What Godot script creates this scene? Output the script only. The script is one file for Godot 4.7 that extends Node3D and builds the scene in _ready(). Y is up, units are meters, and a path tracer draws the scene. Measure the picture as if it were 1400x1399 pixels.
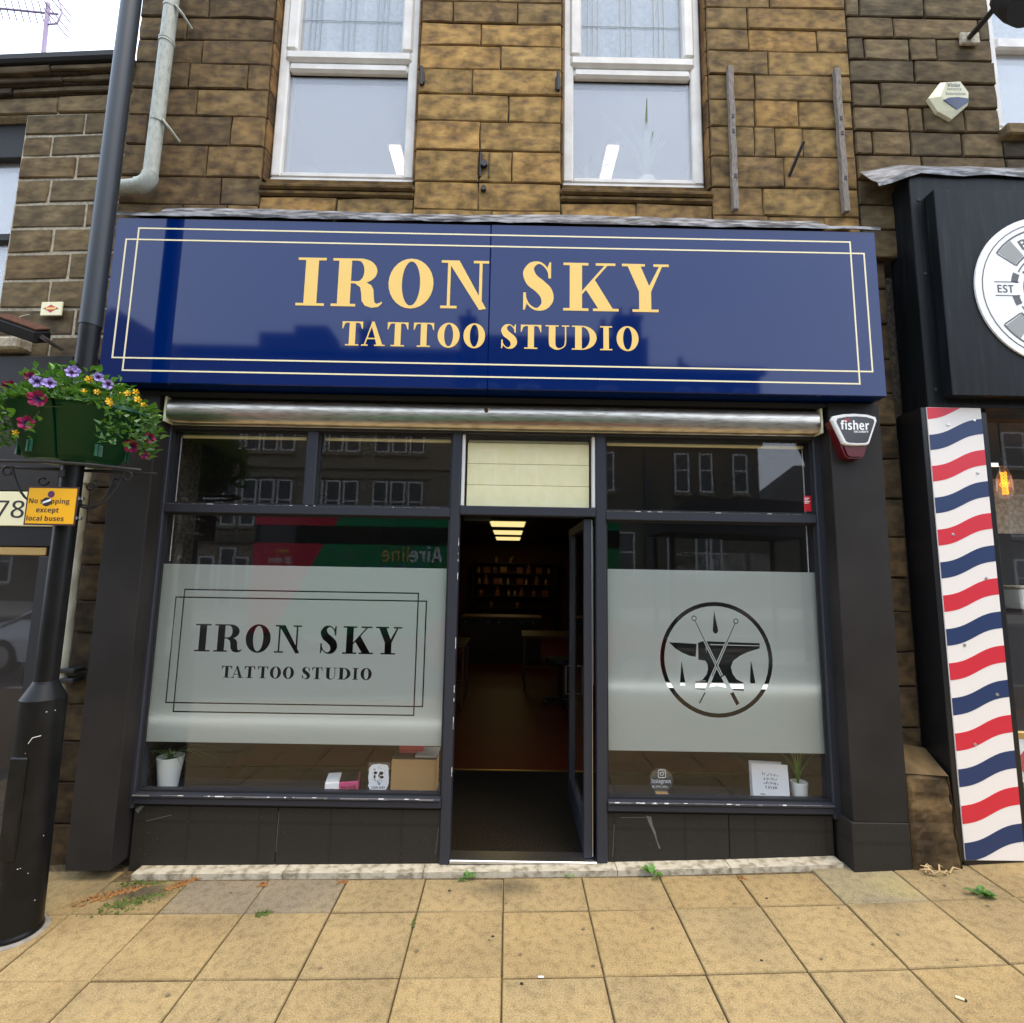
extends Node3D

# ---------------------------------------------------------------- mesh builder
class MB:
	var V := PackedVector3Array()
	var N := PackedVector3Array()
	var U := PackedVector2Array()
	var K := PackedColorArray()
	var I := PackedInt32Array()
	var T := Transform3D()
	var col := Color.WHITE
	var tinted := false

	func tri(a: Vector3, b: Vector3, c: Vector3, na: Vector3, nb: Vector3, nc: Vector3, ua := Vector2(), ub := Vector2(), uc := Vector2(), ca = null, cb = null, cc = null):
		var g := (c - a).cross(b - a)
		var s := V.size()
		for q in [[a, na, ua, ca], [b, nb, ub, cb], [c, nc, uc, cc]]:
			V.append(T * q[0])
			N.append((T.basis * q[1]).normalized())
			U.append(q[2])
			K.append(col if q[3] == null else q[3])
		if g.dot(na + nb + nc) < 0.0:
			I.append_array([s, s + 2, s + 1])
		else:
			I.append_array([s, s + 1, s + 2])

	func face(a: Vector3, b: Vector3, c: Vector3, hint: Vector3, ca = null, cb = null, cc = null):
		var g := (c - a).cross(b - a)
		if g.length_squared() < 1e-16:
			return
		g = g.normalized()
		if g.dot(hint) < 0.0:
			g = -g
		tri(a, b, c, g, g, g, Vector2(), Vector2(), Vector2(), ca, cb, cc)

	func quad(a: Vector3, b: Vector3, c: Vector3, d: Vector3, hint: Vector3):
		var g := (c - a).cross(b - a)
		if g.length_squared() < 1e-16:
			g = (d - a).cross(c - a)
		g = g.normalized()
		if g.dot(hint) < 0.0:
			g = -g
		tri(a, b, c, g, g, g, Vector2(0, 1), Vector2(1, 1), Vector2(1, 0))
		tri(a, c, d, g, g, g, Vector2(0, 1), Vector2(1, 0), Vector2(0, 0))

	func box(lo: Vector3, hi: Vector3, e := 0.0):
		var c := (lo + hi) * 0.5
		var h := (hi - lo) * 0.5
		e = minf(e, minf(h.x, minf(h.y, h.z)) * 0.6)
		for ax in 3:
			var b := (ax + 1) % 3
			var d := (ax + 2) % 3
			for s in [-1.0, 1.0]:
				var p: Array = []
				for k in [[-1, -1], [1, -1], [1, 1], [-1, 1]]:
					var q := Vector3()
					q[ax] = s * h[ax]
					q[b] = k[0] * (h[b] - e)
					q[d] = k[1] * (h[d] - e)
					p.append(c + q)
				var n := Vector3()
				n[ax] = s
				quad(p[0], p[1], p[2], p[3], n)
		if e <= 0.0:
			return
		for ax in 3:
			var b := (ax + 1) % 3
			var d := (ax + 2) % 3
			for s in [-1.0, 1.0]:
				for r in [-1.0, 1.0]:
					var p: Array = []
					for k in [[-1, 0], [1, 0], [1, 1], [-1, 1]]:
						var q := Vector3()
						q[ax] = k[0] * (h[ax] - e)
						q[b] = s * (h[b] - (e if k[1] == 0 else 0.0))
						q[d] = r * (h[d] - (0.0 if k[1] == 0 else e))
						p.append(c + q)
					var n := Vector3()
					n[b] = s
					n[d] = r
					quad(p[0], p[1], p[2], p[3], n)
		for x in [-1.0, 1.0]:
			for y in [-1.0, 1.0]:
				for z in [-1.0, 1.0]:
					var o := Vector3(x, y, z)
					face(c + o * (h - Vector3(0, e, e)), c + o * (h - Vector3(e, 0, e)), c + o * (h - Vector3(e, e, 0)), o)

	# a tube along points; r is a number or one radius per point
	func tube(pts: Array, r, sides := 8, caps := true):
		var up := Vector3.UP
		var rings: Array = []
		var dirs: Array = []
		var x := Vector3()
		for i in pts.size():
			var d: Vector3 = (pts[mini(i + 1, pts.size() - 1)] - pts[maxi(i - 1, 0)]).normalized()
			if i == 0:
				x = (Vector3.RIGHT if absf(d.x) < 0.8 else up).cross(d).normalized()
			else:
				x = (x - d * x.dot(d)).normalized()
			var y := d.cross(x)
			var ring: Array = []
			for k in sides + 1:
				var a := TAU * k / sides
				ring.append(x * cos(a) + y * sin(a))
			rings.append(ring)
			dirs.append(d)
		for i in pts.size() - 1:
			var ra: float = r[i] if r is Array else r
			var rb: float = r[i + 1] if r is Array else r
			for k in sides:
				var a: Vector3 = pts[i] + rings[i][k] * ra
				var b: Vector3 = pts[i] + rings[i][k + 1] * ra
				var c: Vector3 = pts[i + 1] + rings[i + 1][k + 1] * rb
				var d: Vector3 = pts[i + 1] + rings[i + 1][k] * rb
				tri(a, b, c, rings[i][k], rings[i][k + 1], rings[i + 1][k + 1])
				tri(a, c, d, rings[i][k], rings[i + 1][k + 1], rings[i + 1][k])
		if caps:
			for e in [0, pts.size() - 1]:
				var rr: float = r[e] if r is Array else r
				var n: Vector3 = -dirs[e] if e == 0 else dirs[e]
				for k in sides:
					face(pts[e], pts[e] + rings[e][k] * rr, pts[e] + rings[e][k + 1] * rr, n)

	# turned about the y axis through c; profile of (radius, height); flat keeps the profile's corners sharp
	func lathe(c: Vector3, prof: Array, sides := 20, a0 := 0.0, a1 := TAU, sx := 1.0, sz := 1.0):
		for i in prof.size() - 1:
			var p: Vector2 = prof[i]
			var q: Vector2 = prof[i + 1]
			var sl := (q - p).normalized()
			for k in sides:
				var a := lerpf(a0, a1, float(k) / sides)
				var b := lerpf(a0, a1, float(k + 1) / sides)
				var na := Vector3(cos(a) * sl.y * sz, -sl.x, sin(a) * sl.y * sx).normalized()
				var nb := Vector3(cos(b) * sl.y * sz, -sl.x, sin(b) * sl.y * sx).normalized()
				var A := c + Vector3(cos(a) * p.x * sx, p.y, sin(a) * p.x * sz)
				var B := c + Vector3(cos(b) * p.x * sx, p.y, sin(b) * p.x * sz)
				var C := c + Vector3(cos(b) * q.x * sx, q.y, sin(b) * q.x * sz)
				var D := c + Vector3(cos(a) * q.x * sx, q.y, sin(a) * q.x * sz)
				if p.x > 1e-6:
					tri(A, B, C, na, nb, nb)
				if q.x > 1e-6:
					tri(A, C, D, na, nb, na)

	# polygon in x, y raised from z0 to z1
	func prism(poly: PackedVector2Array, z0: float, z1: float, back := true):
		var t := Geometry2D.triangulate_polygon(poly)
		if t.is_empty():
			printerr("polygon not triangulated ", poly.size(), " ", poly)
			return
		for i in range(0, t.size(), 3):
			var a := poly[t[i]]
			var b := poly[t[i + 1]]
			var c := poly[t[i + 2]]
			face(Vector3(a.x, a.y, z1), Vector3(b.x, b.y, z1), Vector3(c.x, c.y, z1), Vector3(0, 0, 1))
			if back:
				face(Vector3(a.x, a.y, z0), Vector3(b.x, b.y, z0), Vector3(c.x, c.y, z0), Vector3(0, 0, -1))
		var turn := -1.0 if Geometry2D.is_polygon_clockwise(poly) else 1.0
		for i in poly.size():
			var a := poly[i]
			var b := poly[(i + 1) % poly.size()]
			var d := (b - a)
			quad(Vector3(a.x, a.y, z0), Vector3(b.x, b.y, z0), Vector3(b.x, b.y, z1), Vector3(a.x, a.y, z1), Vector3(d.y, -d.x, 0) * turn)

	func ball(c: Vector3, r: Vector3, rings := 6, sides := 10):
		var prof: Array = []
		for i in rings + 1:
			var a := PI * i / rings - PI / 2
			prof.append(Vector2(cos(a), sin(a)))
		for i in rings:
			var p: Vector2 = prof[i]
			var q: Vector2 = prof[i + 1]
			for k in sides:
				var a := TAU * k / sides
				var b := TAU * (k + 1) / sides
				var n := [Vector3(cos(a) * p.x, p.y, sin(a) * p.x), Vector3(cos(b) * p.x, p.y, sin(b) * p.x), Vector3(cos(b) * q.x, q.y, sin(b) * q.x), Vector3(cos(a) * q.x, q.y, sin(a) * q.x)]
				if i > 0:
					tri(c + n[0] * r, c + n[1] * r, c + n[2] * r, n[0] / r, n[1] / r, n[2] / r)
				if i < rings - 1:
					tri(c + n[0] * r, c + n[2] * r, c + n[3] * r, n[0] / r, n[2] / r, n[3] / r)

	func done() -> ArrayMesh:
		var m := ArrayMesh.new()
		var a := []
		a.resize(Mesh.ARRAY_MAX)
		a[Mesh.ARRAY_VERTEX] = V
		a[Mesh.ARRAY_NORMAL] = N
		a[Mesh.ARRAY_TEX_UV] = U
		if tinted:
			a[Mesh.ARRAY_COLOR] = K
		a[Mesh.ARRAY_INDEX] = I
		m.add_surface_from_arrays(Mesh.PRIMITIVE_TRIANGLES, a)
		return m

var rng := RandomNumberGenerator.new()
var used := {}
var M := {}

func v3(x, y, z) -> Vector3:
	return Vector3(x, y, z)

func lin(r: float, g: float, b: float, a := 1.0) -> Color:
	var c := Color(r, g, b).linear_to_srgb()
	c.a = a
	return c

func numbered(parent: Node, called: String) -> String:
	var key := [parent.get_instance_id(), called]
	var n: int = used.get(key, 0)
	used[key] = n + 1
	return called if n == 0 else "%s_%03d" % [called, n]

func thing(called: String, label: String, category: String, at := Vector3.ZERO, turn := 0.0, group := "") -> Node3D:
	var o := Node3D.new()
	o.name = numbered(self, called)
	add_child(o, true)
	o.position = at
	o.rotation.y = turn
	return tag(o, label, category, group)

func tag(o: Node3D, label: String, category: String, group := "") -> Node3D:
	o.set_meta("label", label)
	o.set_meta("category", category)
	if group != "":
		o.set_meta("group", group)
	return o

func put(called: String, m, material: Material, parent: Node = self, at := Vector3.ZERO) -> MeshInstance3D:
	var o := MeshInstance3D.new()
	o.name = numbered(parent, called)
	o.mesh = m.done() if m is MB else m
	o.material_override = material
	parent.add_child(o, true)
	o.position = at
	return o

func structure(called: String, m, material: Material) -> MeshInstance3D:
	var o := put(called, m, material)
	o.set_meta("kind", "structure")
	return o

func boxed(lo: Vector3, hi: Vector3, e := 0.0) -> MB:
	var b := MB.new()
	b.box(lo, hi, e)
	return b

func copy_of(o: Node3D, label := "", at = null, turn = null) -> Node3D:
	var c: Node3D = o.duplicate()
	var stem := String(o.name)
	c.name = numbered(self, stem)
	add_child(c, true)
	if at != null:
		c.position = at
	if turn != null:
		c.rotation.y = turn
	if label != "":
		c.set_meta("label", label)
	return c

# lettering in a system font, as wide as asked, its left end and foot at (x, y)
func words(text: String, x: float, y: float, z: float, wide: float, high: float, font := "Droid Sans", bold := false, thick := 0.001) -> ArrayMesh:
	var t := TextMesh.new()
	var f := SystemFont.new()
	f.font_names = PackedStringArray([font])
	f.font_weight = 700 if bold else 400
	t.font = f
	t.text = text
	t.font_size = 64
	t.pixel_size = 0.01
	t.depth = 0.02
	t.curve_step = 3.0
	var bb := t.get_aabb()
	var arr := t.get_mesh_arrays()
	var v: PackedVector3Array = arr[Mesh.ARRAY_VERTEX]
	var sx := wide / maxf(bb.size.x, 1e-5)
	var sy := high / maxf(bb.size.y, 1e-5)
	for i in v.size():
		v[i] = Vector3((v[i].x - bb.position.x) * sx + x, (v[i].y - bb.position.y) * sy + y, z + thick * (v[i].z - bb.position.z) / bb.size.z)
	arr[Mesh.ARRAY_VERTEX] = v
	arr[Mesh.ARRAY_TANGENT] = null
	var m := ArrayMesh.new()
	m.add_surface_from_arrays(Mesh.PRIMITIVE_TRIANGLES, arr)
	return m

# ---------------------------------------------------------------- materials
func plain(called: String, r: float, g: float, b: float, rough := 0.6, spec := 0.5) -> StandardMaterial3D:
	var m := StandardMaterial3D.new()
	m.resource_name = called
	m.albedo_color = lin(r, g, b)
	m.roughness = rough
	m.metallic_specular = spec
	m.cull_mode = BaseMaterial3D.CULL_DISABLED
	M[called] = m
	return m

func noise(seed_: int, freq: float, oct := 4, kind := FastNoiseLite.TYPE_SIMPLEX_SMOOTH) -> FastNoiseLite:
	var n := FastNoiseLite.new()
	n.seed = seed_
	n.noise_type = kind
	n.frequency = freq
	n.fractal_octaves = oct
	return n

func tex(n: FastNoiseLite, stops: Array, size := 512) -> NoiseTexture2D:
	var t := NoiseTexture2D.new()
	t.width = size
	t.height = size
	t.seamless = true
	t.noise = n
	if stops.size():
		var g := Gradient.new()
		var o := PackedFloat32Array()
		var c := PackedColorArray()
		for s in stops:
			o.append(s[0])
			c.append(lin(s[1], s[2], s[3]))
		g.offsets = o
		g.colors = c
		t.color_ramp = g
	return t

func grained(called: String, color_tex: Texture2D, scale: Vector3, rough: float, bump: Texture2D = null, depth := 0.4, world := true, spec := 0.4) -> StandardMaterial3D:
	var m := plain(called, 1, 1, 1, rough, spec)
	m.albedo_texture = color_tex
	m.uv1_triplanar = true
	m.uv1_world_triplanar = world
	m.uv1_scale = scale
	if bump:
		m.heightmap_enabled = true
		m.heightmap_texture = bump
		m.heightmap_scale = depth
	return m

func overlay(m: StandardMaterial3D, t: Texture2D, scale: Vector3, world := true):
	m.detail_enabled = true
	m.detail_albedo = t
	m.detail_blend_mode = BaseMaterial3D.BLEND_MODE_MUL
	m.detail_uv_layer = BaseMaterial3D.DETAIL_UV_2
	m.uv2_triplanar = true
	m.uv2_world_triplanar = world
	m.uv2_scale = scale

func pane_material(called: String, alpha := 0.02, r := 0.6, g := 0.65, b := 0.65) -> StandardMaterial3D:
	var m := plain(called, r, g, b, 0.02, 0.5)
	m.albedo_color.a = alpha
	m.transparency = BaseMaterial3D.TRANSPARENCY_ALPHA
	return m

func glowing(called: String, r: float, g: float, b: float, power: float) -> StandardMaterial3D:
	var m := plain(called, r * 0.8, g * 0.8, b * 0.8, 0.6)
	m.emission_enabled = true
	m.emission = lin(r, g, b)
	m.emission_energy_multiplier = power
	return m

func make_materials():
	var relief := tex(noise(5, 0.02, 5), [], 512)
	var fine := tex(noise(9, 0.09, 4), [], 512)
	# gritstone of the upper wall: ochre where clean, soot-black in patches
	var fine_relief := tex(noise(6, 0.05, 5), [], 512)
	var st := grained("gritstone", tex(noise(21, 0.012, 6), [[0.0, 0.17, 0.108, 0.050], [0.35, 0.35, 0.215, 0.082], [0.6, 0.49, 0.298, 0.096], [1.0, 0.62, 0.40, 0.145]], 1024), v3(0.55, 1.0, 0.55), 0.92, fine_relief, 0.16, false)
	st.vertex_color_use_as_albedo = true
	overlay(st, tex(noise(22, 0.012, 6), [[0.0, 0.45, 0.45, 0.45], [0.3, 0.72, 0.72, 0.72], [0.52, 0.94, 0.94, 0.94], [0.7, 1.0, 1.0, 1.0], [1.0, 1.0, 1.0, 1.0]], 1024), v3(0.6, 0.4, 0.6), false)
	var st2 := grained("brown_gritstone", tex(noise(23, 0.012, 6), [[0.0, 0.095, 0.065, 0.034], [0.4, 0.165, 0.116, 0.057], [0.7, 0.225, 0.159, 0.076], [1.0, 0.30, 0.218, 0.108]], 1024), v3(0.55, 1.1, 0.55), 0.92, fine_relief, 0.14, false)
	st2.vertex_color_use_as_albedo = true
	overlay(st2, tex(noise(24, 0.012, 6), [[0.0, 0.55, 0.55, 0.55], [0.45, 0.88, 0.88, 0.88], [0.7, 1.0, 1.0, 1.0], [1.0, 1.0, 1.0, 1.0]], 512), v3(0.6, 0.5, 0.6), false)
	grained("dark_mortar", fine_ramp(31, 0.05, [0.035, 0.03, 0.022], [0.10, 0.08, 0.055]), v3(2, 2, 2), 0.95, fine, 0.2)
	grained("pale_mortar", fine_ramp(32, 0.05, [0.30, 0.26, 0.19], [0.52, 0.46, 0.35]), v3(2, 2, 2), 0.95, fine, 0.2)
	var sl := grained("paving", tex(noise(41, 0.10, 6), [[0.0, 0.17, 0.118, 0.058], [0.28, 0.32, 0.226, 0.103], [0.5, 0.42, 0.297, 0.134], [0.75, 0.48, 0.342, 0.158], [1.0, 0.58, 0.44, 0.23]], 1024), v3(1.1, 1.1, 1.1), 0.9, fine, 0.08, false)
	sl.vertex_color_use_as_albedo = true
	overlay(sl, tex(noise(42, 0.020, 6), [[0.0, 0.62, 0.62, 0.62], [0.35, 0.86, 0.86, 0.855], [0.6, 1.0, 1.0, 1.0], [1.0, 1.0, 1.0, 1.0]], 1024), v3(0.9, 0.9, 0.9), false)
	grained("joint_sand", fine_ramp(43, 0.06, [0.06, 0.045, 0.025], [0.17, 0.12, 0.06]), v3(2, 2, 2), 0.95)
	plain("trodden", 0.20, 0.15, 0.085, 0.9)
	grained("asphalt", fine_ramp(44, 0.12, [0.03, 0.03, 0.03], [0.075, 0.073, 0.07]), v3(1.5, 1.5, 1.5), 0.9)
	grained("far_ground", fine_ramp(45, 0.03, [0.07, 0.065, 0.055], [0.12, 0.11, 0.09]), v3(0.3, 0.3, 0.3), 0.95)
	grained("kerb_stone", fine_ramp(46, 0.06, [0.22, 0.20, 0.17], [0.36, 0.33, 0.28]), v3(1, 1, 1), 0.9)
	grained("white_stone", tex(noise(47, 0.016, 6), [[0.0, 0.16, 0.13, 0.09], [0.3, 0.36, 0.31, 0.22], [0.5, 0.52, 0.46, 0.34], [1.0, 0.64, 0.58, 0.45]]), v3(1.6, 1.6, 1.6), 0.85, fine, 0.1)
	grained("lead", tex(noise(48, 0.010, 6), [[0.0, 0.02, 0.02, 0.022], [0.38, 0.06, 0.06, 0.062], [0.55, 0.24, 0.24, 0.25], [1.0, 0.50, 0.50, 0.52]], 1024), v3(0.5, 1.6, 1.6), 0.55, relief, 0.15)
	grained("riser", tex(noise(49, 0.2, 3), [[0.0, 0.010, 0.009, 0.008], [0.5, 0.020, 0.018, 0.015], [0.62, 0.038, 0.034, 0.028], [0.76, 0.13, 0.12, 0.10]], 1024), v3(2.5, 2.5, 2.5), 0.55, fine, 0.06, true, 0.25)
	# paints and metals
	plain("frame_paint", 0.032, 0.034, 0.044, 0.45, 0.38)
	grained("pilaster_paint", fine_ramp(51, 0.01, [0.022, 0.0195, 0.018], [0.033, 0.0295, 0.027]), v3(0.6, 0.6, 0.6), 0.5, null, 0.0, true, 0.3)
	plain("black_gloss", 0.010, 0.010, 0.012, 0.28)
	plain("black_matt", 0.014, 0.014, 0.015, 0.7)
	grained("post_paint", fine_ramp(52, 0.02, [0.005, 0.005, 0.005], [0.011, 0.011, 0.011]), v3(2, 1, 2), 0.36, null, 0.0, true, 0.35)
	plain("post_upper_paint", 0.016, 0.021, 0.026, 0.42)
	plain("iron", 0.02, 0.018, 0.017, 0.6)
	var rust := grained("rust", fine_ramp(53, 0.05, [0.05, 0.022, 0.012], [0.15, 0.06, 0.03]), v3(4, 4, 4), 0.9)
	rust.metallic = 0.0
	var al := plain("aluminium", 0.62, 0.62, 0.62, 0.32)
	al.metallic = 1.0
	var shut := grained("shutter_metal", tex(noise(54, 0.03, 4), [[0.0, 0.30, 0.27, 0.22], [0.45, 0.58, 0.53, 0.45], [1.0, 0.72, 0.67, 0.58]]), v3(0.5, 4.0, 2.0), 0.30, null)
	shut.metallic = 1.0
	var brass := plain("brass", 0.75, 0.5, 0.2, 0.35)
	brass.metallic = 1.0
	var sg := plain("sign_blue", 0.0, 0.014, 0.105, 0.05, 0.5)
	sg.metallic_specular = 0.46
	plain("sign_gold", 0.90, 0.60, 0.16, 0.55)
	plain("sign_line", 0.92, 0.82, 0.52, 0.55)
	# frosted film: lets a lamp behind it glow through
	var film := plain("frosted_film", 0.43, 0.485, 0.455, 0.7)
	film.backlight_enabled = true
	film.backlight = Color(1, 1, 1)
	pane_material("shop_glass", 0.002, 0.35, 0.42, 0.40).metallic_specular = 0.43
	pane_material("upper_glass", 0.17, 0.70, 0.71, 0.74)  # pale veil in the colour stands in for bright sky reflection on the panes
	grained("upvc", fine_ramp(55, 0.02, [0.66, 0.62, 0.57], [0.80, 0.78, 0.72]), v3(0.9, 0.9, 0.9), 0.35)
	grained("curtain", tex(noise(56, 0.02, 4), [[0.0, 0.22, 0.27, 0.30], [0.5, 0.36, 0.42, 0.44], [1.0, 0.50, 0.55, 0.56]]), v3(2, 2, 2), 0.9)
	plain("lead_strip", 0.33, 0.37, 0.40, 0.5)
	grained("blind_cream", fine_ramp(57, 0.02, [0.90, 0.84, 0.50], [0.94, 0.89, 0.58]), v3(2, 2, 2), 0.85)
	grained("pipe_grey", tex(noise(58, 0.03, 4), [[0.0, 0.24, 0.25, 0.21], [0.35, 0.40, 0.42, 0.36], [1.0, 0.52, 0.54, 0.48]]), v3(2.5, 0.8, 2.5), 0.5)
	grained("pipe_cream", fine_ramp(59, 0.03, [0.34, 0.32, 0.24], [0.62, 0.60, 0.48]), v3(3, 0.8, 3), 0.5)
	grained("old_timber", tex(noise(60, 0.05, 4), [[0.0, 0.05, 0.04, 0.035], [0.35, 0.20, 0.17, 0.14], [1.0, 0.42, 0.37, 0.32]]), v3(8, 0.6, 8), 0.9, relief, 0.3)
	# barber's
	grained("barber_black", tex(noise(61, 0.02, 5), [[0.0, 0.007, 0.008, 0.009], [0.6, 0.011, 0.013, 0.014], [1.0, 0.024, 0.027, 0.029]]), v3(2.0, 0.15, 2.0), 0.42, null, 0.0, true, 0.25)
	plain("stripe_white", 0.84, 0.78, 0.72, 0.4)
	plain("stripe_red", 0.62, 0.022, 0.04, 0.4)
	plain("stripe_blue", 0.015, 0.035, 0.11, 0.4)
	plain("white_plastic", 0.80, 0.79, 0.76, 0.4)
	plain("off_white", 0.66, 0.66, 0.60, 0.45)
	plain("cream_plastic", 0.72, 0.70, 0.48, 0.45)
	plain("badge_grey", 0.09, 0.085, 0.09, 0.5)
	plain("badge_mid", 0.30, 0.31, 0.29, 0.5)
	plain("scratch_grey", 0.13, 0.125, 0.115, 0.7)
	plain("rubbed_grey", 0.20, 0.195, 0.19, 0.6)
	plain("navy", 0.02, 0.035, 0.10, 0.4)
	plain("maroon", 0.10, 0.006, 0.010, 0.3)
	plain("alarm_dark", 0.035, 0.033, 0.036, 0.18)
	plain("sticker_red", 0.55, 0.01, 0.02, 0.4)
	plain("plate_yellow", 0.90, 0.45, 0.0, 0.4)
	plain("print_black", 0.012, 0.010, 0.010, 0.5)
	plain("print_brown", 0.05, 0.015, 0.012, 0.5)
	plain("purple", 0.10, 0.02, 0.09, 0.4)
	plain("print_white", 0.90, 0.90, 0.88, 0.5)
	plain("number_cream", 0.88, 0.82, 0.52, 0.4)
	# plants
	for k in 4:
		var lf := plain("leaf_%d" % k, [0.07, 0.11, 0.045, 0.15][k], [0.17, 0.25, 0.12, 0.28][k], [0.018, 0.03, 0.015, 0.07][k], 0.45)
		lf.backlight_enabled = true
		lf.backlight = Color(0.25, 0.4, 0.08)
	plain("pale_leaf", 0.34, 0.48, 0.28, 0.5)
	plain("petal_lilac", 0.46, 0.36, 0.74, 0.6)
	plain("petal_magenta", 0.26, 0.004, 0.06, 0.6)
	plain("petal_yellow", 0.85, 0.48, 0.01, 0.6)
	plain("petal_dark", 0.05, 0.01, 0.09, 0.6)
	plain("stem_green", 0.05, 0.09, 0.02, 0.7)
	plain("dry_moss", 0.30, 0.14, 0.04, 0.95)
	plain("moss_green", 0.09, 0.12, 0.02, 0.95)
	plain("dry_root", 0.50, 0.36, 0.18, 0.9)
	plain("trough_green", 0.007, 0.085, 0.036, 0.4)
	plain("soil", 0.02, 0.015, 0.01, 0.95)
	# inside
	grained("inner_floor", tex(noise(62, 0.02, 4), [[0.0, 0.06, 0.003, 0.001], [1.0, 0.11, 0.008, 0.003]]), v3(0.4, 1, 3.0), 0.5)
	grained("mat", fine_ramp(63, 0.15, [0.010, 0.008, 0.005], [0.035, 0.028, 0.019]), v3(2, 2, 2), 1.0, fine, 0.2, true, 0.1)
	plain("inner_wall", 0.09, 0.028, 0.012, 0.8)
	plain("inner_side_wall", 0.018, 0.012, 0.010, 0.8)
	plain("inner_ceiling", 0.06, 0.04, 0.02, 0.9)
	plain("dark_wood", 0.03, 0.014, 0.008, 0.5)
	plain("brown_wood", 0.09, 0.035, 0.014, 0.5)
	plain("upstairs_wall", 0.30, 0.29, 0.27, 0.9)
	plain("card_board", 0.42, 0.25, 0.10, 0.8)
	plain("pink", 0.62, 0.07, 0.20, 0.6)
	plain("coral", 0.55, 0.07, 0.08, 0.7)
	plain("pot_white", 0.88, 0.88, 0.80, 0.35)
	plain("bone", 0.30, 0.12, 0.05, 0.6)
	plain("pale_bone", 0.5, 0.35, 0.22, 0.6)
	plain("amber_ware", 0.28, 0.07, 0.02, 0.4)
	glowing("panel_light", 1.0, 0.80, 0.33, 1.15)
	glowing("tube_light", 1.0, 0.97, 0.84, 3.0)
	glowing("strip_light", 0.95, 1.0, 0.93, 1.15)
	glowing("filament_light", 1.0, 0.42, 0.03, 1.6)
	# across the street
	grained("far_stone", tex(noise(71, 0.02, 5), [[0.0, 0.11, 0.095, 0.07], [0.5, 0.23, 0.195, 0.14], [1.0, 0.34, 0.29, 0.21]]), v3(0.4, 0.8, 0.4), 0.9)
	grained("far_dark_stone", tex(noise(72, 0.02, 5), [[0.0, 0.05, 0.046, 0.036], [0.5, 0.11, 0.097, 0.075], [1.0, 0.18, 0.158, 0.12]]), v3(0.4, 0.8, 0.4), 0.9)
	plain("slate", 0.05, 0.05, 0.055, 0.7)
	plain("far_frame", 0.70, 0.69, 0.66, 0.5)
	plain("far_window", 0.02, 0.025, 0.028, 0.08)
	plain("bus_red", 0.74, 0.03, 0.07, 0.25)
	plain("bus_green", 0.015, 0.30, 0.12, 0.25)
	plain("bus_glass", 0.015, 0.018, 0.018, 0.06)
	plain("tyre", 0.012, 0.012, 0.012, 0.8)
	plain("car_white", 0.74, 0.75, 0.75, 0.18)
	plain("car_red", 0.45, 0.02, 0.02, 0.18)
	plain("gold_text", 0.85, 0.55, 0.12, 0.5)
	plain("blue_text", 0.05, 0.25, 0.45, 0.5)
	var clear := pane_material("acrylic", 0.05, 0.7, 0.7, 0.7)
	clear.roughness = 0.03
	plain("aerial_metal", 0.40, 0.30, 0.42, 0.5)

func fine_ramp(seed_: int, freq: float, a: Array, b: Array) -> NoiseTexture2D:
	return tex(noise(seed_, freq, 4), [[0.15, a[0], a[1], a[2]], [0.85, b[0], b[1], b[2]]], 256)

# ---------------------------------------------------------------- serif capitals, cap height 1
func pv(a: Array) -> PackedVector2Array:
	var p := PackedVector2Array()
	for i in range(0, a.size(), 2):
		p.append(Vector2(a[i], a[i + 1]))
	return p

func rect(x0: float, y0: float, x1: float, y1: float) -> PackedVector2Array:
	return pv([x0, y0, x1, y0, x1, y1, x0, y1])

func arc(cx: float, cy: float, rx: float, ry: float, d0: float, d1: float, n := 14) -> PackedVector2Array:
	var p := PackedVector2Array()
	for i in n + 1:
		var a := deg_to_rad(lerpf(d0, d1, float(i) / n))
		p.append(Vector2(cx + cos(a) * rx, cy + sin(a) * ry))
	return p

func band(outer: PackedVector2Array, inner: PackedVector2Array) -> PackedVector2Array:
	var p := outer.duplicate()
	var q := inner.duplicate()
	q.reverse()
	p.append_array(q)
	return p

func joined(list: Array) -> Array:
	var out: Array = [list[0]]
	for i in range(1, list.size()):
		var p: PackedVector2Array = list[i]
		var rest: Array = []
		for q in out:
			var m := Geometry2D.merge_polygons(p, q)
			if m.size() == 1:
				p = m[0]
			else:
				rest.append(q)
		rest.append(p)
		out = rest
	return out

func curve(points: Array, n := 5) -> PackedVector2Array:
	var c := Curve2D.new()
	for i in points.size():
		var a: Vector2 = points[maxi(i - 1, 0)]
		var b: Vector2 = points[mini(i + 1, points.size() - 1)]
		var t := (b - a) / 6.0
		c.add_point(points[i], -t, t)
	var out := PackedVector2Array()
	for i in points.size() - 1:
		for k in n:
			out.append(c.sample(i, float(k) / n))
	out.append(points[-1])
	return out

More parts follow.
